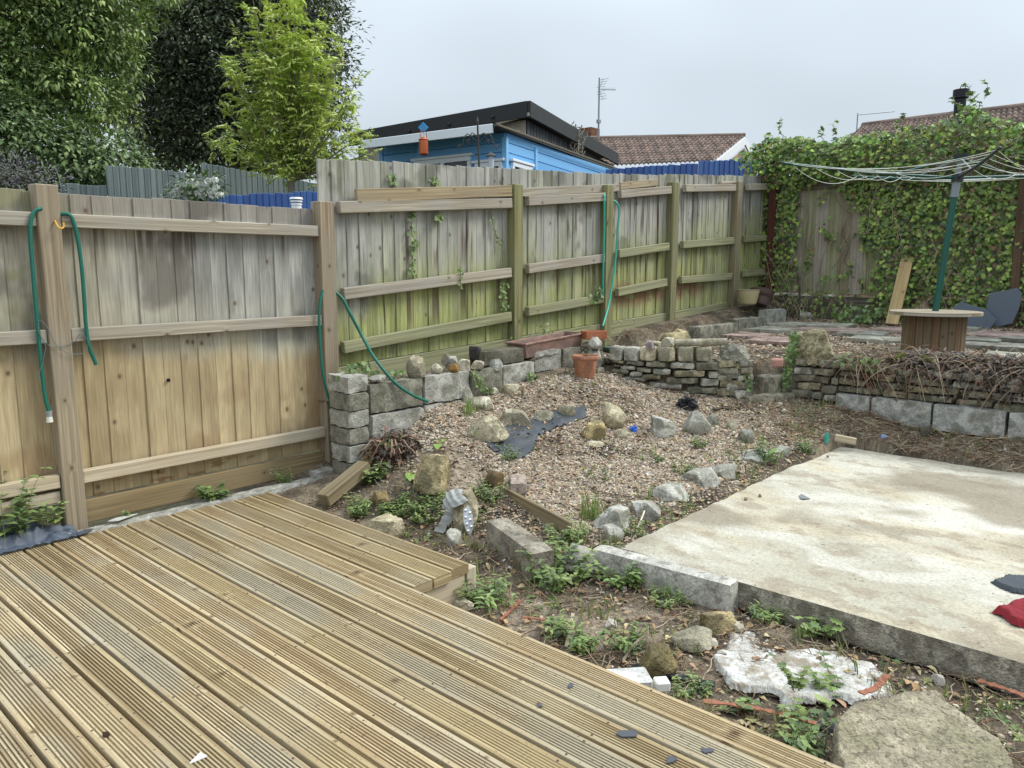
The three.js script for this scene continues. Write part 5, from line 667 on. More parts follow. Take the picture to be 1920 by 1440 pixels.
{ // two sheets of grey board leaning in the corner
  const sheet = (l, P, x) => { const s = new THREE.Shape(P.map((p) => new THREE.Vector2(p[2], p[1]))), g = new THREE.ExtrudeGeometry(s, { depth: 0.012, bevelEnabled: true, bevelSize: 0.002, bevelThickness: 0.002, bevelSegments: 1 }); g.rotateY(-Math.PI / 2); const m = single('grey_sheet', l, 'sheet', g, M({ color: 0x5d6672, roughness: 0.55, bumpMap: sb, bumpScale: 0.002 }), [x, 0, 0]); m.rotation.z = 0; return m; };
  sheet('broken grey board lying low against the ivy right of the drum', [[9.42, 0.921, -2.029], [9.42, 0.986, -1.962], [9.42, 0.908, -1.717], [9.42, 0.806, -1.621], [9.42, 0.679, -1.689], [9.42, 0.716, -1.952]], 9.42); sheet('upright curved grey board leaning against the ivy', [[9.5, 1.08, -1.716], [9.5, 1.105, -1.602], [9.5, 1.14, -1.471], [9.5, 1.086, -1.429], [9.5, 0.948, -1.437], [9.5, 0.774, -1.488], [9.5, 0.728, -1.629], [9.5, 0.854, -1.738]], 9.5);
}
// ---------------------------------------------------------------- cable drum used as a table, and the rotary dryer standing in it
const RV = V(0.668, 0, 0.744), FV = V(0.744, 0, -0.668), DR = V([7.358, 0.608, -1.723]);
{
  const o = thing('cable_drum', 'wooden cable drum used as a table with vertical slats', 'cable drum', DR.toArray(), 0.3), R = 0.355;
  const flange = (y, name) => { for (let k = -3; k <= 3; k++) { const w = 0.1, x = k * 0.101, hw = Math.sqrt(Math.max(0.002, R * R - (Math.abs(x) + (k ? -0.05 : 0)) ** 2)), hw2 = Math.sqrt(Math.max(0.0004, R * R - Math.min(R * R - 0.0004, (Math.abs(x) + 0.05) ** 2))); const s = new THREE.Shape(), n = 8, pts = []; for (let j = 0; j <= n; j++) { const xx = clamp(x - w / 2 + w * j / n, -R + 0.001, R - 0.001); pts.push([xx, Math.sqrt(R * R - xx * xx)]); } for (let j = n; j >= 0; j--) { const xx = clamp(x - w / 2 + w * j / n, -R + 0.001, R - 0.001); pts.push([xx, -Math.sqrt(R * R - xx * xx)]); } pts.forEach((q, i) => i ? s.lineTo(q[0], q[1]) : s.moveTo(q[0], q[1])); const g = new THREE.ExtrudeGeometry(s, { depth: 0.026, bevelEnabled: true, bevelSize: 0.0015, bevelThickness: 0.002, bevelSegments: 1 }); g.rotateX(-Math.PI / 2); const m = mesh(name, boxUV(g, 2, rnd() * 5, rnd() * 5), k % 2 ? timberM : M({ map: timberT, color: 0xe6d8c0 }), o); m.position.y = y; } };
  flange(0.342, 'top_board'); flange(0.0, 'bottom_board'); const n = 24, r = 0.235;
  for (let k = 0; k < n; k++) { const a = k / n * Math.PI * 2, m = mesh('slat', cbox(0.06, 0.312, 0.02, 0.004, 1), k % 3 ? M({ map: timberT, color: 0xb4a48c }) : M({ map: brownT, color: 0xd8c8b0 }), o); m.position.set(Math.sin(a) * r, 0.184, Math.cos(a) * r); m.rotation.y = a; }
}
{
  const o = thing('rotary_dryer', 'green rotary clothes dryer with sagging white lines standing in the cable drum', 'clothes dryer'), gm = M({ color: 0x0f4d41, roughness: 0.4 }), gy = M({ color: 0x7d858a, roughness: 0.5 }), dk = M({ color: 0x2c3436, roughness: 0.5 });
  const mast = (y) => DR.clone().addScaledVector(RV, -0.0 + 0.11 * (y - 0.95) / 1.31).setY(y), seg = (n, y0, y1, r, m) => mesh(n, tube([mast(y0).toArray(), mast((y0 + y1) / 2).toArray(), mast(y1).toArray()], r, 6, 14), m, o);
  seg('mast', 0.62, 1.98, 0.026, gm); seg('sleeve', 1.93, 2.09, 0.031, gy); seg('upper_mast', 2.08, 2.26, 0.02, gy); const hub = mesh('hub', new THREE.CylinderGeometry(0.05, 0.045, 0.06, 16), dk, o); hub.position.copy(mast(2.09)); const th = mesh('top_hub', new THREE.CylinderGeometry(0.06, 0.05, 0.045, 16), dk, o); th.position.copy(mast(2.26));
  const E = [[6.125, 2.167, -2.609], [6.402, 2.169, -1.178], [8.609, 2.201, -0.741], [8.154, 2.254, -2.744]].map((p) => V(p)), h0 = mast(2.09), h1 = mast(2.25);
  E.forEach((e, k) => { const t = mesh('arm', tube([h0.toArray(), h0.clone().lerp(e, 0.5).add(V(0, -0.015, 0)).toArray(), e.toArray()], 0.0115, 10, 8), k === 1 ? dk : gm, o); const c = mesh('arm_cap', new THREE.SphereGeometry(0.015, 10, 8), dk, o); c.position.copy(e); const q = h0.clone().lerp(e, 0.36); mesh('strut', tube([h1.toArray(), q.toArray()], 0.007, 4, 6), k % 2 ? gy : gm, o); });
  for (let k = 0; k < 4; k++) for (let j = 0; j < 6; j++) { const t = 0.38 + j * 0.115, a = h0.clone().lerp(E[k], t), c = h0.clone().lerp(E[(k + 1) % 4], t), pts = [], sag = rr(0.015, 0.07) * (0.5 + t) * (j === 5 ? 1.6 : 1); for (let i = 0; i <= 10; i++) { const q = a.clone().lerp(c, i / 10); q.y -= sag * 4 * (i / 10) * (1 - i / 10); pts.push(q.toArray()); } mesh('line', tube(pts, 0.0022, 20, 5), M({ color: 0xd6d8cc, roughness: 0.5 }), o); }
}
// ---------------------------------------------------------------- pots and trays
const terra = (c) => M({ color: c, roughness: 0.8, bumpMap: sbFine, bumpScale: 0.002, map: rep(stoneTex([176, 104, 66], [196, 122, 82], [160, 96, 64], { s: 101, spots: 0.25, sp: [120, 84, 60] }), 2, 2) }), lathe = (p, n = 36) => new THREE.LatheGeometry(p.map((q) => new THREE.Vector2(...q)), n);
{
  const o = thing('terracotta_pot', 'round terracotta pot with a small dying plant on the gravel', 'plant pot', up([5.041, 0.458, -3.723], -0.005)), tm = terra(0xffffff);
  mesh('pot', lathe([[0, 0], [0.068, 0], [0.076, 0.01], [0.1, 0.15], [0.101, 0.152], [0.109, 0.158], [0.112, 0.17], [0.11, 0.186], [0.104, 0.188], [0.099, 0.182], [0.097, 0.165], [0, 0.16]]), tm, o);
  mesh('soil', new THREE.CircleGeometry(0.097, 24).rotateX(-Math.PI / 2), M({ color: 0x4a3c2e, roughness: 1 }), o).position.y = 0.168; const b = new MB(); for (let k = 0; k < 34; k++) { const a = rr(0, 6.28), r = rr(0, 0.05); b.leaf(V(Math.cos(a) * r, 0.17 + rr(0, 0.07), Math.sin(a) * r), V(Math.cos(a), rr(0, 1.4), Math.sin(a)), V(0, 1, 0), rr(0.02, 0.045), 0.016, jit(pick([[0.12, 0.14, 0.04], [0.2, 0.1, 0.05], [0.08, 0.1, 0.03]]), 0.2), 2); } tag(mesh('plant', b.geo(), FIL, o), null, null, null, 'stuff');
}
{
  const o = thing('plant_trough', 'long empty terracotta plastic trough behind the block wall', 'trough', [5.0, 0.645, -4.1], 0.02), tm = M({ map: rep(stoneTex([140, 98, 84], [164, 118, 100], [128, 98, 86], { s: 131, spots: 0.3, sp: [110, 94, 78] }), 2, 2), roughness: 0.7 }); o.rotation.z = 0.05; o.scale.set(0.92, 0.78, 1);
  const side = (n, w, h, d, x, y, z, rx = 0, rz = 0) => { const m = mesh(n, cbox(w, h, d, 0.004, 0), tm, o); m.position.set(x, y, z); m.rotation.set(rx, 0, rz); }; side('front_wall', 0.82, 0.15, 0.008, 0, 0.075, 0.09, 0.14); side('back_wall', 0.82, 0.15, 0.008, 0, 0.075, -0.09, -0.14); side('end_wall', 0.008, 0.15, 0.19, -0.41, 0.075, 0, 0, 0.1); side('end_wall', 0.008, 0.15, 0.19, 0.41, 0.075, 0, 0, -0.1); side('base', 0.8, 0.008, 0.16, 0, 0.006, 0); side('rim', 0.87, 0.02, 0.014, 0, 0.15, 0.106); side('rim', 0.87, 0.02, 0.014, 0, 0.15, -0.106); side('rim', 0.014, 0.02, 0.2, -0.428, 0.15, 0); side('rim', 0.014, 0.02, 0.2, 0.428, 0.15, 0); mesh('soil', cbox(0.79, 0.02, 0.17, 0.004), M({ color: 0x4c3d30, roughness: 1 }), o).position.y = 0.05;
}
{
  const o = thing('clay_tray', 'small hollow terracotta tile tray on the end stone of the wall', 'tray', [5.44, 0.735, -3.93], -0.5), tm = terra(0xf6d8c4); for (const [w, h, d, x, y, z] of [[0.2, 0.012, 0.11, 0, 0.006, 0], [0.2, 0.07, 0.012, 0, 0.035, 0.055], [0.2, 0.07, 0.012, 0, 0.035, -0.055], [0.012, 0.07, 0.1, 0.095, 0.035, 0], [0.012, 0.07, 0.1, -0.095, 0.035, 0]]) mesh(h < 0.02 ? 'base' : 'side', cbox(w, h, d, 0.003), tm, o).position.set(x, y, z);
}
single('plastic_ring', 'dark green plastic ring lid beside the clay tray', 'lid', lathe([[0.05, 0], [0.085, 0], [0.09, 0.02], [0.088, 0.045], [0.08, 0.048], [0.072, 0.035], [0.05, 0.03], [0.05, 0]], 28), M({ color: 0x2e4a3f, roughness: 0.5 }), [5.66, 0.605, -3.88]);
{
  const p = [8.724, 0.917, -4.06], o = thing('plant_pot', 'chipped cream ceramic pot by the farthest fence post', 'plant pot', p); mesh('pot', lathe([[0, 0], [0.085, 0], [0.1, 0.02], [0.125, 0.13], [0.13, 0.17], [0.122, 0.17], [0.115, 0.13], [0, 0.12]], 28), M({ color: 0xb7a981, roughness: 0.6, bumpMap: sb, bumpScale: 0.003 }), o); mesh('rim', new THREE.TorusGeometry(0.127, 0.007, 8, 28), M({ color: 0x8d8266, roughness: 0.6 }), o).position.y = 0.17; o.children[1].rotation.x = Math.PI / 2;
  const p2 = [8.917, 0.899, -4], o2 = thing('plant_pot', 'ribbed dark brown pot tipped over in the far fence corner', 'plant pot', p2), pr = [[0, 0], [0.08, 0]]; for (let k = 0; k <= 12; k++) pr.push([0.085 + k * 0.0045 + (k % 2) * 0.004, 0.015 + k * 0.0135]); pr.push([0.15, 0.185], [0.14, 0.185], [0.12, 0.1], [0, 0.09]); mesh('pot', lathe(pr, 32), M({ color: 0x5a4a44, roughness: 0.6 }), o2); o2.rotation.z = -0.35;
}

// ---------------------------------------------------------------- stones on the gravel
const lite = M({ map: rep(limeT, 2.2, 2.2), bumpMap: sb, bumpScale: 0.012, color: 0xf4efe2 });
stone('long buff boulder with rounded edges beside the black membrane', [3.665, 0.206, -3.504, 0.302, 0.155], buffM, { cuts: 5, d: 0.5, detail: 14, sink: 0.1, amp: 0.07 });
stone('cream two-lobed stone at the back edge of the membrane', [3.989, 0.251, -3.547, 0.244, 0.111], limeM, { cuts: 7, d: 0.5 });
stone('low cream stone between two others along the membrane edge', [4.207, 0.263, -3.489, 0.174, 0.068], limeM, { cuts: 6, d: 0.6 });
stone('small buff stone at the far tip of the membrane', [4.407, 0.277, -3.42, 0.139, 0.077], buffM, { cuts: 6, d: 0.6 });
stone('peaked white limestone on the gravel right of the membrane', [4.588, 0.206, -3.127, 0.191, 0.168], lite, { cuts: 6, d: 0.8, sink: 0.08 });
stone('yellowish flat-topped stone in front of the peaked limestone', [4.347, 0.16, -3.129, 0.185, 0.118], M({ map: rep(buffT, 2, 2), color: 0xfff2d2, bumpMap: sb, bumpScale: 0.01 }), { cuts: 5, d: 0.8 });
stone('small round white stone beside the blue scrap', [4.511, 0.151, -3.005, 0.089, 0.063], M({ map: rep(limeT, 2, 2), color: 0xfafaf6 }), { cuts: 3 });
stone('grey slab-like stone in the middle of the gravel', [4.801, 0.145, -2.861, 0.221, 0.137], greyM, { cuts: 6, d: 0.9 });
stone('tilted grey stone with a flat face in mid gravel', [5.101, 0.131, -2.736, 0.211, 0.164], greyM, { cuts: 5, d: 0.8, sink: 0.06 });
stone('small grey stone tucked behind the tilted stone', [5.353, 0.15, -2.733, 0.105, 0.089], greyM, {});
stone('small squat stone right of the tilted stone', [5.399, 0.128, -2.601, 0.096, 0.072], limeM, {});
stone('small angular stone nearest the right end of the gravel', [5.264, 0.078, -2.422, 0.123, 0.1], greyM, { cuts: 5 });
stone('flat tan stone splinter left of the white pebble', [4.26, 0.122, -3.065, 0.159, 0.033], buffM, { d: 0.6 });
stone('flat stone on the gravel near the block wall', [3.911, 0.347, -3.807, 0.212, 0.083], limeM, { cuts: 5, d: 0.7 });
stone('rounded stone against the block wall beside grass', [3.895, 0.383, -3.954, 0.115, 0.108], greyM, {});
stone('cream stone below the coping block', [4.283, 0.402, -3.874, 0.16, 0.072], buffM, { d: 0.7 });
stone('small pale stone left of the cream one below the coping', [4.19, 0.403, -3.948, 0.088, 0.048], limeM, {});
stone('large buff boulder above the trench near the brown dead clump', [3.044, 0.02, -3.368, 0.244, 0.225], stoneM(buffT, 2, 0.02, { color: 0xf6eed8 }), { cuts: 7, d: 0.8, detail: 16, sink: 0.1, amp: 0.08, name: 'boulder', cat: 'boulder' });
stone('mottled small rock at the foot of the block pier', [2.982, 0.068, -3.932, 0.128, 0.128], stoneM(buffT, 2.5, 0.02, { color: 0xd2caa4 }), { cuts: 8, amp: 0.1 });
stone('pale block-shaped stone beside the far corner of the deck', [2.589, -0.147, -3.277, 0.251, 0.126], lite, { cuts: 4, d: 0.5, ry: 0.35, sink: 0.1, detail: 12 });
stone('dark buff stone in the trench left of the boulder', [2.777, -0.047, -3.543, 0.123, 0.074], M({ map: rep(buffT, 2, 2), color: 0xb8a888 }), { cuts: 6 });
stone('grey small stone under the wrapped rock', [2.78, -0.15, -2.928, 0.1, 0.084], greyM, { cuts: 6 });
stone('white pebble in the trench weeds', [2.32, -0.196, -2.385, 0.106, 0.055], M({ map: rep(limeT, 3, 3), color: 0xf4f2ec }), { cuts: 4, amp: 0.1 });
// stones edging the slab
stone('first grey edging stone by the slab, next to the grass tuft', [3.509, -0.104, -2.382, 0.233, 0.108], greyM, { cuts: 6, d: 0.9, sink: 0.3, group: 'edging stones along the slab' });
stone('second edging stone from the front along the slab', [3.769, -0.094, -2.338, 0.197, 0.088], greyM, { cuts: 6, d: 0.9, sink: 0.3, group: 'edging stones along the slab' });
stone('third edging stone along the slab, long and low', [4.1, -0.062, -2.355, 0.24, 0.071], greyM, { cuts: 6, d: 0.9, sink: 0.3, group: 'edging stones along the slab' });
stone('fourth edging stone along the slab, rounded', [4.429, -0.033, -2.328, 0.252, 0.087], greyM, { cuts: 6, d: 0.9, sink: 0.3, group: 'edging stones along the slab' });
stone('fifth small edging stone along the slab', [4.68, -0.019, -2.279, 0.184, 0.066], greyM, { cuts: 6, d: 0.9, sink: 0.3, group: 'edging stones along the slab' });
stone('sixth flat edging stone among dock leaves', [5.085, 0.011, -2.259, 0.224, 0.07], greyM, { cuts: 6, d: 0.9, sink: 0.3, group: 'edging stones along the slab' });
stone('last pale edging stone near the slab corner', [5.398, 0.011, -2.198, 0.183, 0.049], greyM, { cuts: 6, d: 0.9, sink: 0.3, group: 'edging stones along the slab' });
stone('grey corner stone between the concrete kerb and the tilted kerb', [2.966, -0.16, -2.204, 0.194, 0.138], greyM, { cuts: 6, d: 0.9, detail: 12 });
stone('flat grey stone behind the slab corner', [3.363, -0.123, -2.284, 0.128, 0.078], greyM, { cuts: 5 });
stone('rounded pale stone in the soil before the foam sheet', [2.844, -0.165, -1.401, 0.169, 0.076], stoneM(buffT, 2.5, 0.02, { color: 0xe8dcc0 }), { cuts: 5, d: 0.7 });
stone('wide flat stone flake behind the split log stone', [2.679, -0.177, -1.414, 0.183, 0.061], stoneM(greyT, 2.5, 0.02, { color: 0xe0dac8 }), { cuts: 5, d: 0.8 });
stone('split rounded stone with dark face near the white tray', [2.422, -0.192, -1.425, 0.145, 0.115], stoneM(buffT, 2.5, 0.02, { color: 0xcabf9c }), { cuts: 5, d: 0.9, detail: 14 });
// concrete and timber edging
const kerb = (name, label, A, Bp, h, d, mat, yaw = 0) => { const a = V(A), b = V(Bp), m = single(name, label, name === 'timber_edging' ? 'timber' : 'kerb', name === 'timber_edging' ? cbox(a.distanceTo(b), h, d, 0.004, 0) : stoneBox(a.distanceTo(b), h, d, { amp: 0.005, round: 0.014, seg: 0.03, fq: 9 }), mat, a.clone().add(b).multiplyScalar(0.5).toArray()); m.rotation.order = 'YXZ'; m.rotation.y = -Math.atan2(b.z - a.z, b.x - a.x); m.rotation.z = Math.atan2(b.y - a.y, Math.hypot(b.x - a.x, b.z - a.z)); m.rotation.x = yaw; return m; };
kerb('concrete_kerb', 'brown-stained concrete kerb lying beside the trench', up([2.949, -0.02, -2.767], -0.07), up([2.774, -0.03, -2.282], -0.08), 0.17, 0.13, stoneM(stoneTex([122, 110, 92], [156, 144, 122], [106, 94, 76], { s: 111 }), 2.5, 0.01));
kerb('timber_edging', 'thin timber edging board holding the gravel', [3.361, -0.02, -3.115], [3.182, -0.06, -2.432], 0.09, 0.022, M({ map: timberT, color: 0xd0c4a8 }));
{ const m = single('concrete_kerb', 'pale smooth concrete kerb leaning against the front of the slab', 'kerb', stoneBox(0.74, 0.175, 0.09, { amp: 0.003, round: 0.016, seg: 0.03, fq: 7 }), stoneM(stoneTex([170, 164, 150], [194, 188, 174], [156, 149, 134], { s: 113, spots: 0.3 }), 2, 0.006), [3.052, -0.122, -1.79]); m.rotation.order = 'YXZ'; m.rotation.set(0.0, Math.PI / 2 + 0.02, -0.015); m.rotation.x = -0.03; }
single('brick_paver', 'pinkish block paver lying on the gravel edge', 'paver', stoneBox(0.2, 0.075, 0.1, { amp: 0.004, round: 0.012, seg: 0.025, fq: 12 }), stoneM(stoneTex([150, 128, 110], [174, 152, 134], [134, 114, 98], { s: 115 }), 3, 0.008), up([3.442, -0.008, -3.039], 0.035), 0.72).rotation.z = 0.04;
stone('brown kerb end behind the block paver', [3.341, 0.014, -3.156, 0.134, 0.108], M({ map: rep(buffT, 2, 2), color: 0xa8957c }), { cuts: 4 });
// black ground membrane showing through the gravel
{ const g = heightSheet(3.5, 5.1, -3.95, -3.05, 0.018, (x, z) => groundY(x, z) + bumps(x, z) * 0.6 + 0.014 + 0.012 * noise3(x * 9, z * 15, 3) + 0.006 * noise3(x * 24, z * 9, 6), (x, z) => inPoly(MEMB, x + 0.02 * noise3(x * 12, z * 12, 1), z + 0.02 * noise3(x * 12, z * 12, 7))); g.deleteAttribute('color'); tag(single('weed_membrane', 'torn black weed membrane showing through the gravel', 'membrane', g, M({ color: 0x3a3f45, roughness: 0.55, side: THREE.DoubleSide }))); }
// a flat irregular piece as a height field with steep edges
function flatPiece(P, yTop, thick, { st = 0.012, edge = 0.03, rough = 0.008, fq = 8, yf = null, wob = 0.015 } = {}) {
  const xs = P.map((p) => p[0]), zs = P.map((p) => p[1]), seg = (x, z) => { let d = 9; for (let i = 0, j = P.length - 1; i < P.length; j = i++) { const ax = P[j][0], az = P[j][1], bx = P[i][0] - ax, bz = P[i][1] - az, t = clamp(((x - ax) * bx + (z - az) * bz) / (bx * bx + bz * bz)); d = Math.min(d, Math.hypot(x - ax - bx * t, z - az - bz * t)); } return inPoly(P, x, z) ? d : -d; };
  const D = (x, z) => seg(x + wob * noise3(x * 14, z * 14, 2), z + wob * noise3(x * 14, z * 14, 9)) + wob * 0.25 * noise3(x * 30, z * 30, 4);
  const yy = (x, z) => { const e = clamp(D(x, z) / edge); return (yf ? yf(x, z) : yTop) - thick * (1 - Math.sqrt(1 - (1 - e) * (1 - e))) + rough * (noise3(x * fq, z * fq, 1) + 0.5 * noise3(x * fq * 3, z * fq * 3, 5) + 0.25 * noise3(x * fq * 8, z * fq * 8, 3)); };
  const g = heightSheet(Math.min(...xs) - 0.05, Math.max(...xs) + 0.05, Math.min(...zs) - 0.05, Math.max(...zs) + 0.05, st, yy, (x, z) => D(x, z) > -0.006); g.deleteAttribute('color'); return boxUV(g, 0);
}
const xzOf = (L) => L.map((p) => [p[0], p[2]]);
{ const P = xzOf([[2.407, -0.1, -0.765], [2.558, -0.1, -0.752], [2.746, -0.1, -0.636], [2.827, -0.1, -0.562], [2.734, -0.1, -0.471], [2.641, -0.1, -0.334], [2.538, -0.1, -0.282], [2.352, -0.1, -0.272], [2.131, -0.1, -0.393], [2.035, -0.1, -0.594], [2.253, -0.1, -0.706]]);
  const T = stoneTex([158, 151, 132], [186, 179, 158], [152, 148, 122], { s: 121, spots: 0.55, sp: [92, 86, 70], fq: 11, lf: 34, W: 1024 }); tag(single('boulder', 'large flat lichen-spotted stone slab at the bottom right', 'boulder', flatPiece(P, -0.1, 0.12, { edge: 0.012, rough: 0.009, fq: 9, wob: 0.004, st: 0.008 }), stoneM(T, 2.2, 0.02, { color: 0xdcd4c4 }))); }
{ const P = xzOf([[2.893, -0.15, -1.37], [2.972, -0.15, -1.319], [3.001, -0.15, -1.191], [2.89, -0.15, -1.127], [2.974, -0.15, -0.967], [2.994, -0.15, -0.813], [2.925, -0.15, -0.714], [2.805, -0.15, -0.705], [2.693, -0.15, -0.757], [2.653, -0.15, -0.853], [2.563, -0.15, -0.932], [2.476, -0.15, -0.939], [2.55, -0.15, -0.989], [2.536, -0.15, -1.058], [2.496, -0.15, -1.158], [2.576, -0.15, -1.254], [2.65, -0.15, -1.322], [2.732, -0.15, -1.297]]);
  const T = stoneTex([168, 162, 150], [196, 192, 184], [142, 128, 106], { s: 123, spots: 0.5, sp: [128, 104, 76], fq: 7 }); tag(single('plaster_sheet', 'crumbling dirty white plaster sheet lying in front of the slab', 'plaster sheet', flatPiece(P, -0.165, 0.022, { edge: 0.014, rough: 0.007, fq: 9, wob: 0.03, st: 0.007 }), stoneM(T, 2.5, 0.008))); }
{ const P = xzOf([[3.476, -0.02, -0.516], [3.613, -0.02, -0.469], [3.751, -0.02, -0.377], [3.486, -0.02, -0.308], [3.404, -0.02, -0.426]]); tag(single('red_mat', 'crumpled red felt mat on the slab at the right edge', 'mat', flatPiece(P, -0.005, 0.03, { edge: 0.015, rough: 0.016, fq: 12, st: 0.008 }), M({ color: 0x7c1a24, roughness: 0.95 }))); }
{ const P = xzOf([[3.826, -0.03, -0.578], [3.94, -0.03, -0.541], [4.016, -0.03, -0.411], [3.831, -0.03, -0.387], [3.765, -0.03, -0.492]]); tag(single('slate_piece', 'charcoal slate piece on the slab above the red mat', 'slate', flatPiece(P, -0.018, 0.018, { edge: 0.006, rough: 0.003, fq: 20, st: 0.008 }), M({ color: 0x3f444a, roughness: 0.8, bumpMap: sbFine, bumpScale: 0.004 }))); }
const chip = (label, p, l, ry, mat, name = 'slate_chip', cat = 'slate') => { const s = new THREE.Shape(), n = 5 + Math.floor(rnd() * 2); for (let k = 0; k < n; k++) { const a = k / n * 6.283, r = l / 2 * rr(0.4, 1.3); k ? s.lineTo(Math.cos(a) * r * 1.5, Math.sin(a) * r * 0.75) : s.moveTo(Math.cos(a) * r * 1.5, Math.sin(a) * r * 0.75); } const g = new THREE.ExtrudeGeometry(s, { depth: 0.004, bevelEnabled: false }); g.rotateX(-Math.PI / 2); return single(name, label, cat, g, mat, up(p, 0.001), ry); };
const slM = M({ color: 0x4a4c52, roughness: 0.75 });
chip('long dark slate sliver on the deck near its long edge', [1.753, 0, -1.125], 0.05, -0.75, slM); chip('small dark slate chip on the deck left of the sliver', [1.849, 0, -1.406], 0.025, 0.4, slM); chip('tiny slate chip lower left of the small deck chip', [1.695, 0, -1.408], 0.022, 1.2, slM); chip('dark slate chip near the bottom edge of the deck', [1.736, 0, -0.965], 0.034, 0.2, slM); chip('slate chip between the bottom edge and the orange strip', [1.837, 0, -0.915], 0.03, -0.6, slM); chip('two-pronged slate piece on the rear kerb by the post', [1.344, 0.012, -4.122], 0.075, 0.3, slM);
chip('torn white paper scrap on the deck at the bottom', [0.87, 0, -1.942], 0.04, 0.2, M({ color: 0xe8eae8, roughness: 0.8, side: THREE.DoubleSide }), 'paper_scrap', 'paper'); stone('small lump of dark mud on the deck at bottom left', [...[0.739, 0, -2.243], 0.022, 0.014], M({ color: 0x3a2a1e, roughness: 1 }), { name: 'mud_lump', cat: 'mud', amp: 0.2 });
chip('grey slate piece on the slab middle', [4.545, -0.037, -1.697], 0.085, 0.6, M({ color: 0x767a7c, roughness: 0.8 })); chip('white card scrap tucked behind the deck by the fence', [1.548, 0.02, -4.188], 0.1, 0.1, M({ color: 0xb7b7b0 }), 'card_scrap', 'card');
stone('small round pebble on the slab, left of a pair', [...[4.262, -0.036, -1.941], 0.022, 0.016], brownM, { cuts: 2, name: 'pebble', cat: 'pebble' }); stone('small round pebble on the slab, right of a pair', [...[4.383, -0.036, -1.905], 0.022, 0.016], brownM, { cuts: 2, name: 'pebble', cat: 'pebble' }); stone('reddish pebble near the far corner of the slab', [...[5.669, -0.036, -1.962], 0.02, 0.014], brownM, { cuts: 2, name: 'pebble', cat: 'pebble' });
// strips, sticks and rubbish
const strip = (name, label, cat, pts, w, mat, lift = 0.012) => { const P = pts.map((p) => V(p).add(V(0, lift, 0))), cv = new THREE.CatmullRomCurve3(P), n = 24, p = [], id = []; for (let k = 0; k <= n; k++) { const q = cv.getPoint(k / n), t = cv.getTangent(k / n), s = t.clone().cross(V(0, 1, 0)).normalize().multiplyScalar(w / 2), h = V(0, 0.004, 0), tw = noise3(k * 0.35, 3, 1) * 0.5; s.y += tw * w; for (const [a, b] of [[-1, 1], [1, 1], [1, -1], [-1, -1]]) { const v = q.clone().addScaledVector(s, a).addScaledVector(h, b * 0.5); p.push(v.x, v.y, v.z); } } for (let k = 0; k < n; k++) for (let j = 0; j < 4; j++) { const a = k * 4 + j, b = k * 4 + (j + 1) % 4; id.push(a, a + 4, b, b, a + 4, b + 4); } id.push(0, 1, 2, 0, 2, 3, n * 4, n * 4 + 2, n * 4 + 1, n * 4, n * 4 + 3, n * 4 + 2); let g = new THREE.BufferGeometry(); g.setAttribute('position', new THREE.Float32BufferAttribute(p, 3)); g.setIndex(id); g = g.toNonIndexed(); g.computeVertexNormals(); return tag(single(name, label, cat, g, mat)); };
const rust = M({ color: 0x8f5a42, roughness: 0.7, side: THREE.DoubleSide });
strip('wood_strip', 'long orange-brown strip curving out from under the deck edge', 'strip', [[2.326, -0.203, -1.182], [2.4, -0.206, -1.053], [2.433, -0.208, -0.97], [2.461, -0.206, -0.834]], 0.022, rust, 0.03); strip('wood_strip', 'short orange-brown strip propped on the flat boulder', 'strip', [up([2.539, -0.1, -0.725], 0.03), [2.625, -0.08, -0.705], [2.703, -0.06, -0.689]], 0.022, rust); strip('wood_strip', 'orange-brown strip beside the slab at the right edge', 'strip', [[3.048, -0.162, -0.478], [3.039, -0.158, -0.397], [3.019, -0.156, -0.269]], 0.024, rust, 0.03); strip('wood_strip', 'rust-coloured strip near the deck corner weeds', 'strip', [[2.323, -0.199, -2.155], [2.411, -0.196, -2.178], [2.519, -0.191, -2.21]], 0.014, rust, 0.02); strip('wood_strip', 'rust-coloured strip lying across the sandy patch', 'strip', [[2.411, -0.196, -2.102], [2.443, -0.195, -2.037], [2.461, -0.194, -1.956]], 0.013, rust, 0.015);
strip('wood_splinter', 'pale wood splinter standing in weeds beyond the deck edge', 'splinter', [[2.332, -0.195, -1.797], up([2.421, -0.193, -1.849], 0.03), up([2.487, -0.192, -1.883], 0.06)], 0.014, paleM, 0.01); strip('wood_splinter', 'thin brown stick leaning toward the split stone', 'splinter', [[2.384, -0.192, -1.558], up([2.461, -0.189, -1.564], 0.03), up([2.513, -0.187, -1.552], 0.05)], 0.01, brownM, 0.01); strip('plastic_strip', 'black plastic strip lying beside the white tray', 'strip', [[2.363, -0.193, -1.49], [2.401, -0.195, -1.372], [2.466, -0.199, -1.209]], 0.04, M({ color: 0x17181a, roughness: 0.5 }), 0.02); strip('wood_splinter', 'white stick on the weeds beside the slab edge', 'splinter', [up([3.534, -0.121, -2.231], 0.02), up([3.638, -0.111, -2.269], 0.04), up([3.729, -0.101, -2.306], 0.05)], 0.008, M({ color: 0xcfc6ae }), 0.01);
{ const o = thing('plastic_tray', 'white plastic tray sticking out beside the deck edge', 'tray', up([2.151, -0.08, -1.409], -0.03), -0.72), w = M({ map: rep(stoneTex([200, 200, 196], [222, 222, 220], [180, 176, 168], { s: 133, spots: 0.35, sp: [130, 120, 104] }), 3, 3), roughness: 0.5 }); mesh('tray', cbox(0.2, 0.05, 0.1, 0.008), w, o); mesh('end_piece', cbox(0.05, 0.035, 0.05, 0.004), M({ color: 0xd8d8d2 }), o).position.set(0.14, -0.01, 0.02); }
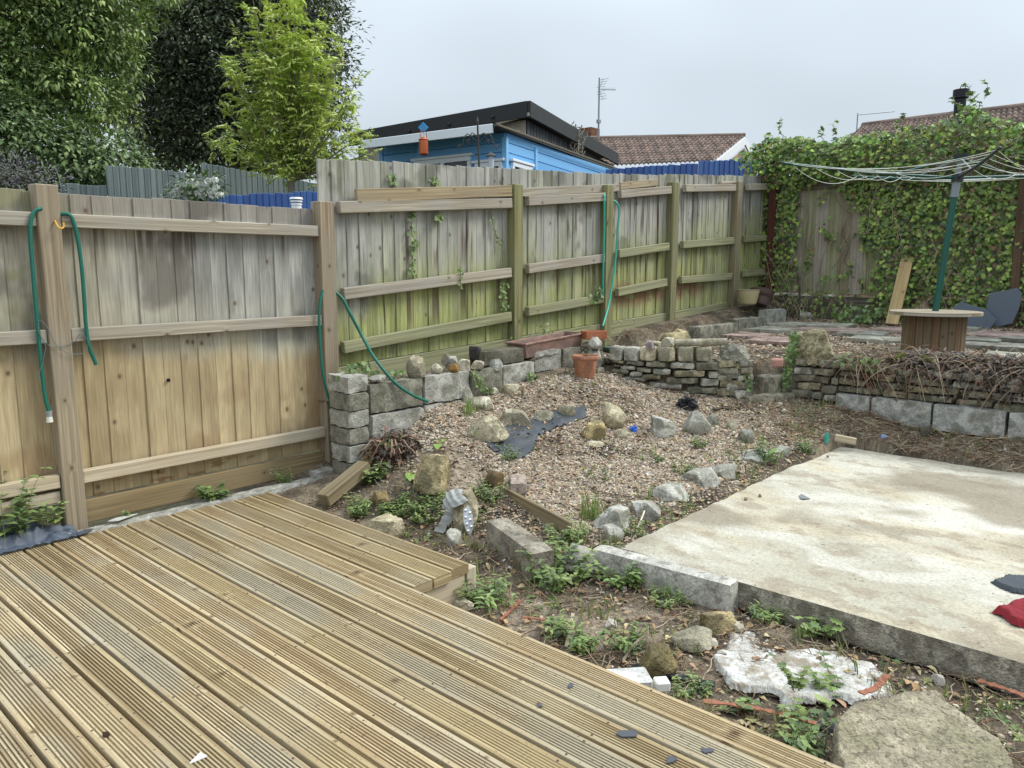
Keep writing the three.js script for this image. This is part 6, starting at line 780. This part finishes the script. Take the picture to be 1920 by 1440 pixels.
stone('crumpled blue plastic scrap on the gravel', [4.649, 0.169, -2.992, 0.068, 0.045], M({ color: 0x1f5fc0, roughness: 0.4 }), { amp: 0.3, name: 'plastic_scrap', cat: 'scrap' }); stone('teal plastic scrap near the far slab corner', [5.861, 0.018, -2.047, 0.04, 0.087], M({ color: 0x2f9a8a, roughness: 0.4 }), { amp: 0.2, name: 'plastic_scrap', cat: 'scrap', d: 0.5 }); stone('pale blue paper scrap near the far stone wall', [6.198, 0.052, -1.739, 0.056, 0.032], M({ color: 0x8fa0c8 }), { amp: 0.3, name: 'plastic_scrap', cat: 'scrap' });
kerb('timber_edging', 'short length of pale timber at the far slab corner', up([5.968, 0.034, -2.022], 0.02), up([6.012, 0.016, -1.877], 0.02), 0.05, 0.05, paleM);
// timber stub on the trench edge
{ const m = kerb('timber_edging', 'weathered square timber stub sloping from deck corner to block pier', [2.492, 0, -3.72], [2.858, 0.12, -3.8], 0.075, 0.085, M({ map: timberT, color: 0xc8bea4 })); m.name = numbered('timber_stub'); }
// rock wrapped in a grey cloth, foil blister tray against it
stone('pale rock wrapped in grey cloth beside the kerb', [2.932, -0.114, -3.008, 0.18, 0.221], stoneM(limeT, 3, 0.02, { color: 0xeeeae0 }), { cuts: 5, d: 0.8, detail: 14, sink: 0.05 });
{ const R = [2.932, -0.114, -3.008, 0.18, 0.221]; const g = new THREE.SphereGeometry(1, 40, 28, 0, 6.283, 0, 1.15), p = g.attributes.position; for (let i = 0; i < p.count; i++) { const x = p.getX(i), y = p.getY(i), z = p.getZ(i), k = 1 + 0.07 * noise3(x * 5, y * 5, z * 5) + 0.05 * Math.sin(x * 16 + y * 9); p.setXYZ(i, x * R[3] * 0.53 * k, y * R[4] * 0.54 * k, z * R[3] * 0.46 * k); } g.computeVertexNormals(); const m = single('cloth', 'limp grey cloth draped over the wrapped rock', 'cloth', g, M({ color: 0x9c9c98, roughness: 0.95, side: THREE.DoubleSide }), [R[0] - 0.01, R[1] + R[4] * 0.48, R[2] - 0.01]); m.rotation.set(0.1, -0.84, 0.45); }
strip('cloth', 'trailing corner of grey cloth hanging left of the wrapped rock', 'cloth', [up([2.95, -0.097, -3.113], 0.06), up([2.892, -0.119, -3.097], 0.03), [2.816, -0.14, -3.086]], 0.07, M({ color: 0x93938e, roughness: 0.95 }), 0.01);
{ const o = thing('foil_blister_pack', 'silver foil blister pack leaning on the wrapped rock', 'foil pack', up([2.88, -0.129, -2.896], 0.005), -0.5), fo = M({ color: 0xd6d8da, roughness: 0.25, metalness: 0.8 }); const s = new THREE.Shape([[0, 0], [0.028, 0.05], [0.034, 0.11], [0.02, 0.17], [-0.012, 0.15], [-0.024, 0.09], [-0.018, 0.03]].map((q) => new THREE.Vector2(...q))); mesh('sheet', new THREE.ExtrudeGeometry(s, { depth: 0.003, bevelEnabled: false }), fo, o); for (let k = 0; k < 7; k++) { const b = mesh('blister', new THREE.SphereGeometry(0.009, 10, 8), fo, o); b.position.set((k % 2 ? 0.014 : -0.008) + (k > 4 ? 0.006 : 0), 0.03 + k * 0.019, 0.004); b.scale.z = 0.6; } o.rotation.x = -0.25; }
// grey tarpaulin stuffed between deck and fence
{ const g = heightSheet(0.7, 1.33, -4.26, -4.1, 0.008, (x, z) => 0.012 + 0.13 * sm(-4.12, -4.25, z) * (0.7 + 0.3 * noise3(x * 7, 1, 1)) * sm(1.33, 1.1, x) + 0.03 * noise3(x * 16, z * 26, 2) * sm(-4.1, -4.16, z) + 0.014 * noise3(x * 38, z * 30, 4)); g.deleteAttribute('color'); tag(single('tarpaulin', 'crumpled slate-grey tarpaulin between deck and fence at the left edge', 'tarpaulin', g, M({ color: 0x4b5462, roughness: 0.6, side: THREE.DoubleSide }))); }
stone('black torn plastic bundle in the middle of the gravel', [5.421, 0.24, -2.995, 0.192, 0.1], M({ color: 0x1d1f22, roughness: 0.5 }), { amp: 0.35, cuts: 5, name: 'plastic_bundle', cat: 'plastic', detail: 14 });
stone('dark stone half buried at the foot of the long wall', [6.385, 0.091, -1.494, 0.136, 0.056], darkStoneM, {});

// ---------------------------------------------------------------- weeds
const DARKC = [[0.07, 0.05, 0.035], [0.1, 0.07, 0.05], [0.05, 0.04, 0.03], [0.18, 0.1, 0.06]];
const LEAFC = [[0.17, 0.25, 0.06], [0.21, 0.29, 0.075], [0.12, 0.18, 0.05], [0.26, 0.33, 0.1], [0.09, 0.13, 0.045]], DRYC = [[0.2, 0.1, 0.06], [0.12, 0.07, 0.045], [0.28, 0.18, 0.1], [0.09, 0.05, 0.035]];
function weed(name, label, cat, p, { h = 0.12, r = 0.12, stems = 14, leaf = 0.045, wid = 0.026, pairs = 4, cols = LEAFC, lean = 0.6, seg = 3, stemC = [0.16, 0.18, 0.06], sr = 0.0022, lob = false, ground = groundY } = {}) {
  const t = thing(name, label, cat, p), b = new MB(), s = new MB();
  for (let k = 0; k < stems; k++) {
    const a = rr(0, 6.28), q = Math.sqrt(rnd()) * r, dx = Math.cos(a), dz = Math.sin(a), x0 = dx * q * 0.6, z0 = dz * q * 0.6, y0 = ground ? ground(p[0] + x0, p[2] + z0) - p[1] : 0, hh = h * rr(0.45, 1.1), pts = [], L = lean * rr(0.2, 1);
    for (let j = 0; j <= 4; j++) { const u = j / 4; pts.push(V(x0 + dx * L * hh * u * u, Math.max(-0.2, y0) + hh * u * (1 - 0.15 * u), z0 + dz * L * hh * u * u)); } s.stick(pts, sr, sr * 0.5, jit(stemC, 0.2), 4); const col = jit(pick(cols), 0.18);
    for (let j = 0; j < pairs; j++) { const u = (j + 1) / pairs, i = Math.min(3, Math.floor(u * 4 - 0.001)), c = pts[i].clone().lerp(pts[i + 1], u * 4 - i), aa = rr(0, 6.28); for (const e of [0, Math.PI]) { const d = V(Math.cos(aa + e), rr(-0.1, 0.45), Math.sin(aa + e)), l = leaf * rr(0.65, 1.15) * (1.1 - 0.35 * u); if (lob) b.lobed(c, d, V(rr(-0.3, 0.3), 1, rr(-0.3, 0.3)), l, jit(col, 0.15)); else b.leaf(c, d, V(0, 1, 0), l, wid * l / leaf, jit(col, 0.15), seg, 0.25, 0.22); } }
  }
  tag(mesh('leaves', b.geo(), FIL, t), null, null, null, 'stuff'); if (s.p.length) tag(mesh('stems', s.geo(), STK, t), null, null, null, 'stuff'); return t;
}
function grass(label, p, { h = 0.14, n = 50, r = 0.05, cols = [[0.2, 0.3, 0.06], [0.26, 0.36, 0.09], [0.15, 0.24, 0.05], [0.34, 0.34, 0.14]] } = {}) { const b = new MB(); for (let k = 0; k < n; k++) { const a = rr(0, 6.28), q = Math.sqrt(rnd()) * r, d = V(Math.cos(a) * rr(0.1, 0.7), 1, Math.sin(a) * rr(0.1, 0.7)); b.leaf(V(Math.cos(a) * q, -0.01, Math.sin(a) * q), d, V(Math.cos(a), 0.3, Math.sin(a)), h * rr(0.5, 1.15), 0.006, jit(pick(cols), 0.2), 4, 0.35, 0.2); } return single('grass_tuft', label, 'grass', b.geo(), FIL, p); }
function dock(label, p, leaves, cols = [[0.21, 0.33, 0.06], [0.25, 0.38, 0.075]]) { const b = new MB(); for (const [a, el, l, w] of leaves) b.leaf(V(0, 0.005, 0), V(Math.cos(a) * Math.cos(el), Math.sin(el), Math.sin(a) * Math.cos(el)), V(0, 1, 0), l, w, jit(pick(cols), 0.15), 7, 0.35, 0.16); return single('dock_plant', label, 'weed', b.geo(), FIL, p); }
weed('weed_clump', 'bushy bright green weed clump in front of the concrete kerb', 'weed', [2.8, -0.174, -2.234], { h: 0.17, r: 0.22, stems: 44, leaf: 0.05, wid: 0.03, pairs: 5 });
weed('weed_clump', 'green weeds growing under the tilted concrete kerb', 'weed', [3.018, -0.166, -1.992], { h: 0.13, r: 0.19, stems: 30, leaf: 0.048, wid: 0.03 });
weed('weed_clump', 'leafy weeds at the front corner of the deck step', 'weed', [2.441, -0.191, -2.342], { h: 0.13, r: 0.2, stems: 28, leaf: 0.06, wid: 0.02 });
weed('weed_clump', 'weeds growing between kerb and timber edging', 'weed', [3.177, -0.114, -2.464], { h: 0.1, r: 0.16, stems: 30, leaf: 0.034, wid: 0.02 });
weed('weed_clump', 'small-leaved weeds beside the wrapped rock', 'weed', [3.211, -0.032, -3.064], { h: 0.12, r: 0.1, stems: 24, leaf: 0.03, wid: 0.02 });
weed('weed_clump', 'low weeds in the dark trench left of the wrapped rock', 'weed', [2.908, -0.071, -3.286], { h: 0.08, r: 0.18, stems: 46, leaf: 0.032, wid: 0.02 });
weed('weed_clump', 'scattered weeds in the trench above the pale block stone', 'weed', [2.789, -0.069, -3.434], { h: 0.07, r: 0.14, stems: 34, leaf: 0.03, wid: 0.02 });
weed('weed_clump', 'weeds against the deck side at the trench', 'weed', [2.625, -0.078, -3.585], { h: 0.09, r: 0.12, stems: 26, leaf: 0.034, wid: 0.022 });
weed('weed_clump', 'broad-leaved green plant at the foot of the timber stub', 'weed', [2.88, 0.021, -3.747], { h: 0.12, r: 0.08, stems: 14, leaf: 0.075, wid: 0.045, pairs: 3 });
weed('weed_clump', 'weeds rooted in the sandy patch near the splinter', 'weed', [2.394, -0.195, -1.88], { h: 0.1, r: 0.08, stems: 18, leaf: 0.04, wid: 0.022 });
weed('weed_clump', 'green weed behind the deck edge left of the white tray', 'weed', [2.355, -0.194, -1.726], { h: 0.12, r: 0.07, stems: 16, leaf: 0.04, wid: 0.022 });
weed('weed_clump', 'mixed weeds and grass before the split stone', 'weed', [2.471, -0.189, -1.598], { h: 0.1, r: 0.09, stems: 22, leaf: 0.035, wid: 0.014 });
weed('weed_clump', 'low weeds beyond the sandy patch below the tilted kerb', 'weed', [2.935, -0.171, -1.676], { h: 0.07, r: 0.14, stems: 30, leaf: 0.028, wid: 0.012 });
weed('bramble_shoot', 'ivy-leaved shoot creeping over the front of the plaster sheet', 'weed', up([2.523, -0.13, -0.927], 0), { h: 0.09, r: 0.05, stems: 4, leaf: 0.034, lob: true, pairs: 4, ground: null, lean: 1.2 });
weed('bramble_shoot', 'ivy-leaved shoot between plaster sheet and flat boulder', 'weed', [2.675, -0.199, -0.839], { h: 0.12, r: 0.1, stems: 7, leaf: 0.036, lob: true, pairs: 4, lean: 1.2 });
weed('bramble_shoot', 'leafy shoots at the left side of the flat boulder', 'weed', [2.463, -0.206, -0.862], { h: 0.09, r: 0.1, stems: 11, leaf: 0.036, lob: true, pairs: 3, lean: 1 });
weed('weed_clump', 'low weeds at the bottom between deck and flat boulder', 'weed', [2.334, -0.207, -0.838], { h: 0.06, r: 0.08, stems: 18, leaf: 0.04, wid: 0.026, pairs: 3 });
weed('weed_clump', 'grassy weeds under the slab edge above the plaster sheet', 'weed', [3.059, -0.161, -1.267], { h: 0.08, r: 0.1, stems: 26, leaf: 0.04, wid: 0.01 });
weed('bramble_shoot', 'rounded leaves sprouting from the broken slab edge', 'weed', [3.181, -0.178, -1.295], { h: 0.12, r: 0.05, stems: 7, leaf: 0.06, lob: true, pairs: 2 });
weed('bramble_shoot', 'leaves sprouting behind the right part of the plaster sheet', 'weed', [3.044, -0.169, -1.055], { h: 0.1, r: 0.08, stems: 9, leaf: 0.05, lob: true, pairs: 2 });
weed('weed_clump', 'small weed on bare soil in front of the black strip', 'weed', [2.419, -0.206, -1.062], { h: 0.04, r: 0.03, stems: 5, leaf: 0.05, wid: 0.036, pairs: 2 });
weed('weed_clump', 'weeds beside the deck under the black strip', 'weed', [2.395, -0.199, -1.257], { h: 0.05, r: 0.1, stems: 20, leaf: 0.03, wid: 0.015 });
weed('weed_clump', 'sparse weeds along the third edging stone', 'weed', [4.453, 0.002, -2.476], { h: 0.07, r: 0.12, stems: 22, leaf: 0.03, wid: 0.012 });
weed('weed_clump', 'weeds between first and second edging stones', 'weed', [3.522, -0.12, -2.244], { h: 0.06, r: 0.12, stems: 22, leaf: 0.025, wid: 0.012 });
weed('weed_clump', 'tall green weed by the sixth edging stone', 'weed', [5.123, -0.013, -2.181], { h: 0.16, r: 0.08, stems: 20, leaf: 0.06, wid: 0.022 });
weed('weed_clump', 'low weeds at the far slab corner', 'weed', [5.612, 0.002, -2.108], { h: 0.08, r: 0.12, stems: 26, leaf: 0.035, wid: 0.014 });
weed('weed_clump', 'small weeds dotted on the gravel left of the edging', 'weed', [4.43, 0.054, -2.709], { h: 0.05, r: 0.14, stems: 22, leaf: 0.03, wid: 0.01 });
weed('weed_clump', 'green weed on the gravel below the tilted stone', 'weed', [4.881, 0.08, -2.593], { h: 0.07, r: 0.1, stems: 16, leaf: 0.035, wid: 0.014 });
weed('weed_clump', 'thin weeds along the gravel near the timber edging', 'weed', [3.985, 0.013, -2.833], { h: 0.04, r: 0.16, stems: 26, leaf: 0.022, wid: 0.008 });
weed('weed_clump', 'weeds under the membrane edge', 'weed', [3.631, 0.111, -3.309], { h: 0.06, r: 0.1, stems: 18, leaf: 0.028, wid: 0.014 });
weed('vine', 'bright green vine leaves at the foot of the low fence', 'vine', [2.064, 0, -4.198], { h: 0.12, r: 0.08, stems: 9, leaf: 0.06, lob: true, pairs: 3, ground: null });
weed('vine', 'ferny green shoot at the fence foot near the middle post', 'vine', [2.539, 0, -4.228], { h: 0.11, r: 0.08, stems: 12, leaf: 0.035, wid: 0.014, pairs: 5, ground: null });
weed('vine', 'tiny leafy sprig between deck and fence', 'vine', [1.582, 0.01, -4.195], { h: 0.07, r: 0.02, stems: 3, leaf: 0.03, wid: 0.02, ground: null });
weed('climber', 'climbing plant with rounded leaves at the bottom left fence', 'climber', [1.03, 0.05, -4.22], { h: 0.46, r: 0.16, stems: 12, leaf: 0.06, wid: 0.044, pairs: 6, lean: 0.3, ground: null });
weed('climber', 'low leafy stems beside the tarpaulin at the left edge', 'climber', [1.2, 0.06, -4.22], { h: 0.16, r: 0.12, stems: 10, leaf: 0.045, wid: 0.034, pairs: 4, lean: 0.5, ground: null });
grass('bright grass tuft beside the first edging stone', [3.463, -0.091, -2.513], { h: 0.17, n: 90, r: 0.05 }); grass('thin grass tuft by the flat stone near the block wall', [3.747, 0.328, -3.758], { h: 0.14, n: 40 }); grass('yellowing grass at the slab corner stone', [3.212, -0.141, -2.19], { h: 0.09, n: 40, r: 0.08 }); grass('grass blades in the trench by the kerb end', [2.981, -0.171, -1.746], { h: 0.1, n: 40, r: 0.1 }); grass('short grass left of the split stone', [2.673, -0.185, -1.888], { h: 0.08, n: 40, r: 0.12 });
dock('large single dock leaf beside the buff boulder', [2.997, 0.041, -3.53], [[-0.6, 0.45, 0.19, 0.1], [0.9, 0.6, 0.12, 0.07]]); dock('dock with broad leaves on the gravel edge above the boulder', [3.329, 0.2, -3.635], [[-0.4, 0.5, 0.15, 0.085], [2.4, 0.2, 0.1, 0.06]]); dock('dock leaf pair at the edging stone', [5.074, -0.012, -2.19], [[0.4, 1, 0.16, 0.06], [2.2, 0.8, 0.14, 0.05], [4, 0.7, 0.1, 0.05]]);
// brown dead clump by the block pier
{ const p = [3.127, 0.143, -3.863], t = thing('dead_plant', 'collapsed brown dead plant clump beside the block pier', 'plant', p), b = new MB(), s = new MB(); for (let k = 0; k < 420; k++) { const a = rr(0, 6.28), q = Math.sqrt(rnd()) * 0.2; b.leaf(V(Math.cos(a) * q, rr(0, 0.17) * (1.2 - q * 4), Math.sin(a) * q), V(rr(-1, 1), rr(-0.6, 0.4), rr(-1, 1)), V(0, 1, 0), rr(0.03, 0.07), 0.022, jit(pick(rnd() < 0.6 ? DARKC : DRYC), 0.25), 3, 0.5, 0.5); } for (let k = 0; k < 40; k++) { const a = rr(0, 6.28), pts = []; let q = V(Math.cos(a) * 0.08, rr(0.02, 0.12), Math.sin(a) * 0.08); for (let j = 0; j < 5; j++) { pts.push(q.clone()); q.add(V(Math.cos(a) * 0.04, rr(-0.05, 0.02), Math.sin(a) * 0.04)); } s.stick(pts, 0.006, 0.002, jit(pick([[0.3, 0.17, 0.12], [0.2, 0.12, 0.08], [0.4, 0.26, 0.2]]), 0.2)); } tag(mesh('leaves', b.geo(), FIL, t), null, null, null, 'stuff'); tag(mesh('stems', s.geo(), STK, t), null, null, null, 'stuff'); dock('green leaves growing out of the dead clump', up(p, 0.06), [[1.2, 0.8, 0.13, 0.06], [3.4, 0.3, 0.12, 0.07], [5.3, 0.4, 0.1, 0.06], [2.2, 0.2, 0.1, 0.06]]); }
// dead growth hanging over the long wall
{ const t = thing('dead_plant', 'mass of brown dead stems and leaves hanging over the long stone wall', 'plant'), b = new MB(), s = new MB();
  for (let k = 0; k < 5200; k++) { const z = -2.15 + Math.pow(rnd(), 0.8) * 2.2, fall = rnd(), x = wallX(z) + lerp(0.35, -0.06, fall), y = 0.6 - (fall > 0.6 ? (fall - 0.6) * rr(0.1, 0.75) : 0) + rr(0, 0.1) * sm(-2.1, -1.6, z); b.leaf(V(x, y, z), V(rr(-1, 0.6), rr(-0.9, 0.5), rr(-1, 1)), V(-0.3, 1, 0), rr(0.025, 0.06), 0.022, jit(pick(z > -1.75 ? DARKC : DRYC), 0.3), 3, 0.4, 0.5); }
  for (let k = 0; k < 230; k++) { const z = rr(-2.3, 0.2), pts = []; let q = V(wallX(z) + rr(0.0, 0.3), rr(0.58, 0.68), z); const d = V(rr(-0.09, -0.02), rr(-0.03, 0.05), rr(-0.07, 0.07)); for (let j = 0; j < 6; j++) { pts.push(q.clone()); q.add(d); d.y -= q.x < wallX(z) ? 0.028 : 0.008; d.x *= q.x < wallX(z) - 0.05 ? 0.3 : 1; q.y = Math.max(q.y, groundY(Math.min(q.x, wallX(z)), q.z) + 0.01); } s.stick(pts, rr(0.002, 0.005), 0.0015, jit(pick([[0.3, 0.22, 0.14], [0.22, 0.12, 0.08], [0.4, 0.32, 0.22], [0.14, 0.09, 0.06]]), 0.25)); }
  tag(mesh('leaves', b.geo(), FIL, t), null, null, null, 'stuff'); tag(mesh('stems', s.geo(), STK, t), null, null, null, 'stuff');
  [[-1.78, 'dock sprouting before the cable drum, tallest leaves'], [-1.55, 'dock sprouting right of the cable drum base'], [-1.25, 'dock sprouting among dead stems near the right edge']].forEach(([z, l], k) => dock(l, [wallX(z) + 0.1, 0.6, z], [[2.6 + k, 1.1, 0.12, 0.07], [0.6, 0.7, 0.1, 0.055], [4.2, 0.6, 0.1, 0.06]])); }
// ivy: sprigs on the tall fence, on the block wall, the walls and the boulder
function ivyOn(label, pts, n, size, spread, nrm = V(0, 0.2, 1), stem = true) { const t = thing('ivy', label, 'ivy'), b = new MB(), s = new MB(), P = pts.map((p) => V(p)), cv = P.length > 1 ? new THREE.CatmullRomCurve3(P) : null; for (let k = 0; k < n; k++) { const q = (cv ? cv.getPoint(rnd()) : P[0].clone()).add(V(rr(-1, 1) * spread, rr(-1, 1) * spread * 0.8, rr(0, 1) * spread * 0.5)); b.lobed(q, V(rr(-0.8, 0.8), -1 + rr(0, 0.9), rr(-0.3, 0.3)), nrm.clone().add(V(rr(-0.4, 0.4), rr(-0.1, 0.5), rr(-0.2, 0.2))), size * rr(0.6, 1.15), jit(pick([[0.14, 0.22, 0.055], [0.1, 0.16, 0.045], [0.19, 0.28, 0.075]]), 0.2)); } if (cv && stem) s.stick(cv.getPoints(20), 0.003, 0.0015, [0.16, 0.12, 0.08]); tag(mesh('leaves', b.geo(), FIL, t), null, null, null, 'stuff'); if (s.p.length) mesh('stem', s.geo(), STK, t); return t; }
ivyOn('ivy strand with many leaves hanging on the first tall bay', [[3.739, 1.74, -4.32], [3.721, 1.619, -4.32], [3.742, 1.467, -4.32], [3.699, 1.352, -4.32], [3.737, 1.268, -4.32]], 52, 0.034, 0.035); ivyOn('small ivy sprig under the top rail of the first tall bay', [[3.98, 1.752, -4.31], [3.968, 1.686, -4.31]], 14, 0.04, 0.03); ivyOn('thin dying ivy strand near the first tall post', [[4.555, 1.775, -4.32], [4.616, 1.61, -4.32], [4.712, 1.462, -4.32]], 26, 0.022, 0.02); ivyOn('ivy patch low beside the first tall post', [[4.689, 1.225, -4.3], [4.657, 1.095, -4.3], [4.682, 0.985, -4.3]], 40, 0.034, 0.05); ivyOn('ivy leaves at the mid rail of the first tall bay', [[4.156, 1.353, -4.27], [4.166, 1.272, -4.27], [4.154, 1.159, -4.27]], 16, 0.026, 0.025); ivyOn('ivy sprig on the fence top left of the shed lantern', [[3.563, 1.98, -4.33], [3.576, 1.926, -4.33]], 18, 0.03, 0.03); ivyOn('ivy sprig on the fence top below the hanging lantern', [[3.95, 1.994, -4.33], [3.965, 1.946, -4.33]], 16, 0.03, 0.03);
ivyOn('ivy growing on top of the block pier', [[2.9, 0.67, -4.05], [3.05, 0.68, -4.08], [3.15, 0.63, -4.02]], 90, 0.036, 0.07, V(0, 0.8, 0.6), false); ivyOn('ivy on the block wall under the sagging hose', [[3.28, 0.61, -4.05], [3.36, 0.62, -4.05]], 30, 0.034, 0.05, V(0, 0.8, 0.6), false); ivyOn('ivy strand creeping down the middle of the block wall', [[3.95, 0.6, -3.93], [4.0, 0.52, -3.93], [4.12, 0.45, -3.92]], 40, 0.034, 0.04, V(0, 0.3, 1)); ivyOn('ivy at the right end of the block wall', [[4.55, 0.5, -3.92], [4.68, 0.47, -3.92]], 30, 0.03, 0.05, V(0, 0.4, 1)); ivyOn('ivy behind the fallen trough', [[4.75, 0.72, -4.25], [5.3, 0.85, -4.28]], 30, 0.03, 0.08); ivyOn('green climber with drooping leaves left of the hose post', [[5.937, 1.184, -4.27], [5.973, 1.109, -4.27], [5.889, 1.061, -4.27]], 40, 0.045, 0.05); 
ivyOn('ivy covering the left flank of the lichen boulder', [[6.47, 0.78, -2.6], [6.43, 0.68, -2.58], [6.42, 0.6, -2.62]], 90, 0.034, 0.07, V(-0.8, 0.5, 0.4), false); ivyOn('ivy hanging at the right side of the steps', [[6.45, 0.52, -2.62], [6.42, 0.42, -2.62], [6.4, 0.33, -2.62]], 110, 0.036, 0.075, V(-0.8, 0.5, 0.4), false); ivyOn('ivy on the left side of the steps', [[6.0, 0.5, -2.78], [6.02, 0.38, -2.76]], 40, 0.034, 0.05, V(-0.5, 0.5, 0.6), false); ivyOn('ivy trailing along the long wall top by the boulder', [[6.5, 0.6, -2.3], [6.5, 0.6, -2.05], [6.48, 0.56, -1.9]], 90, 0.034, 0.07, V(-0.7, 0.8, 0.3)); ivyOn('ivy mat at the foot of the end fence', [[9.3, 0.78, -3.3], [9.35, 0.8, -3.0], [9.4, 0.82, -2.8]], 160, 0.05, 0.16, V(-0.6, 0.9, 0), false);

// seedlings, straggling grass and small rubble between the clumps: past counting
{
  const ok = (x, z) => !((x < 2.45 && z < -2.36) || x < 2.06 || (x > SLAB.x0 - 0.02 && x < SLAB.x1 + 0.02 && z > SLAB.z0 - 0.02) || x > wallX(z) - 0.03), strip = (x, z) => Math.max(sm(0.55, 0.2, Math.abs(x - 2.6)) * sm(-3.2, -2.6, z), sm(0.35, 0.05, Math.abs(z + 2.28)) * 0.8, sm(0.5, 0.1, Math.hypot(x - 2.85, z + 3.2)), 0.06);
  const ros = (() => { const b = new MB(); for (let k = 0; k < 7; k++) { const a = k * 2.4; b.leaf(V(0, 0.02 * k / 7, 0), V(Math.cos(a), 0.35 + 0.1 * k, Math.sin(a)), V(0, 1, 0), 1 - k * 0.06, 0.42, [1, 1, 1], 3, 0.5, 0.25); } const g = b.geo(); g.deleteAttribute('color'); return g; })();
  const bla = (() => { const b = new MB(); for (let k = 0; k < 6; k++) { const a = k * 2.1; b.leaf(V(Math.cos(a) * 0.1, 0, Math.sin(a) * 0.1), V(Math.cos(a) * 0.5, 1, Math.sin(a) * 0.5), V(Math.cos(a), 0.2, Math.sin(a)), 1 - k * 0.08, 0.05, [1, 1, 1], 4, 0.5, 0.2); } const g = b.geo(); g.deleteAttribute('color'); return g; })();
  const L = new THREE.MeshPhysicalMaterial({ roughness: 0.6, transmission: 0.2, thickness: 0, side: THREE.DoubleSide }), GC = [[0.2, 0.29, 0.07], [0.14, 0.2, 0.06], [0.27, 0.34, 0.1], [0.3, 0.28, 0.12], [0.17, 0.22, 0.08]], s1 = [], s2 = [], s3 = [];
  for (let k = 0; k < 9000; k++) { const x = rr(2.05, 6.5), z = rr(-3.85, 0.5); if (!ok(x, z)) continue; const w = strip(x, z) * sm(0.38, 0.62, fb(x * 2.7 + 70, z * 2.7 + 70, 3, 4096, 4096, 97)) * 1.3, y = groundY(x, z) + bumps(x, z), a = rnd(); const sc = { p: [x, y, z], r: [rr(-0.3, 0.3), rr(0, 6.28), rr(-0.3, 0.3)], c: jit(pick(GC), 0.3) };
    if (a < 0.5 * w) { const q = rr(0.012, 0.04); s1.push({ ...sc, s: [q, q, q] }); } else if (a < w) { const q = rr(0.03, 0.1); s2.push({ ...sc, s: [q, q, q] }); } else if (a > 0.97 && z > -3.3 && (x < 3.1 || x > 6)) { const q = rr(0.02, 0.07); s3.push({ ...sc, p: [x, y + q * 0.1, z], s: [q, q * rr(0.4, 0.8), q], c: jit(pick([[0.4, 0.37, 0.3], [0.3, 0.28, 0.23], [0.45, 0.4, 0.3], [0.12, 0.12, 0.13]]), 0.2) }); } }
  scatter('seedling_weeds', 'tiny seedlings dotted over soil and gravel edges', ros, L, s1); scatter('stray_grass', 'stray grass blades between stones and on bare soil', bla, L, s2);
  const rg = rockGeo(1, 0.8, 0.9, { cuts: 8, detail: 5 }); rg.deleteAttribute('uv'); scatter('rubble_chips', 'small broken stones lying loose in the bare soil', rg, M({ roughness: 0.95 }), s3);
}

renderer.render(scene, camera);
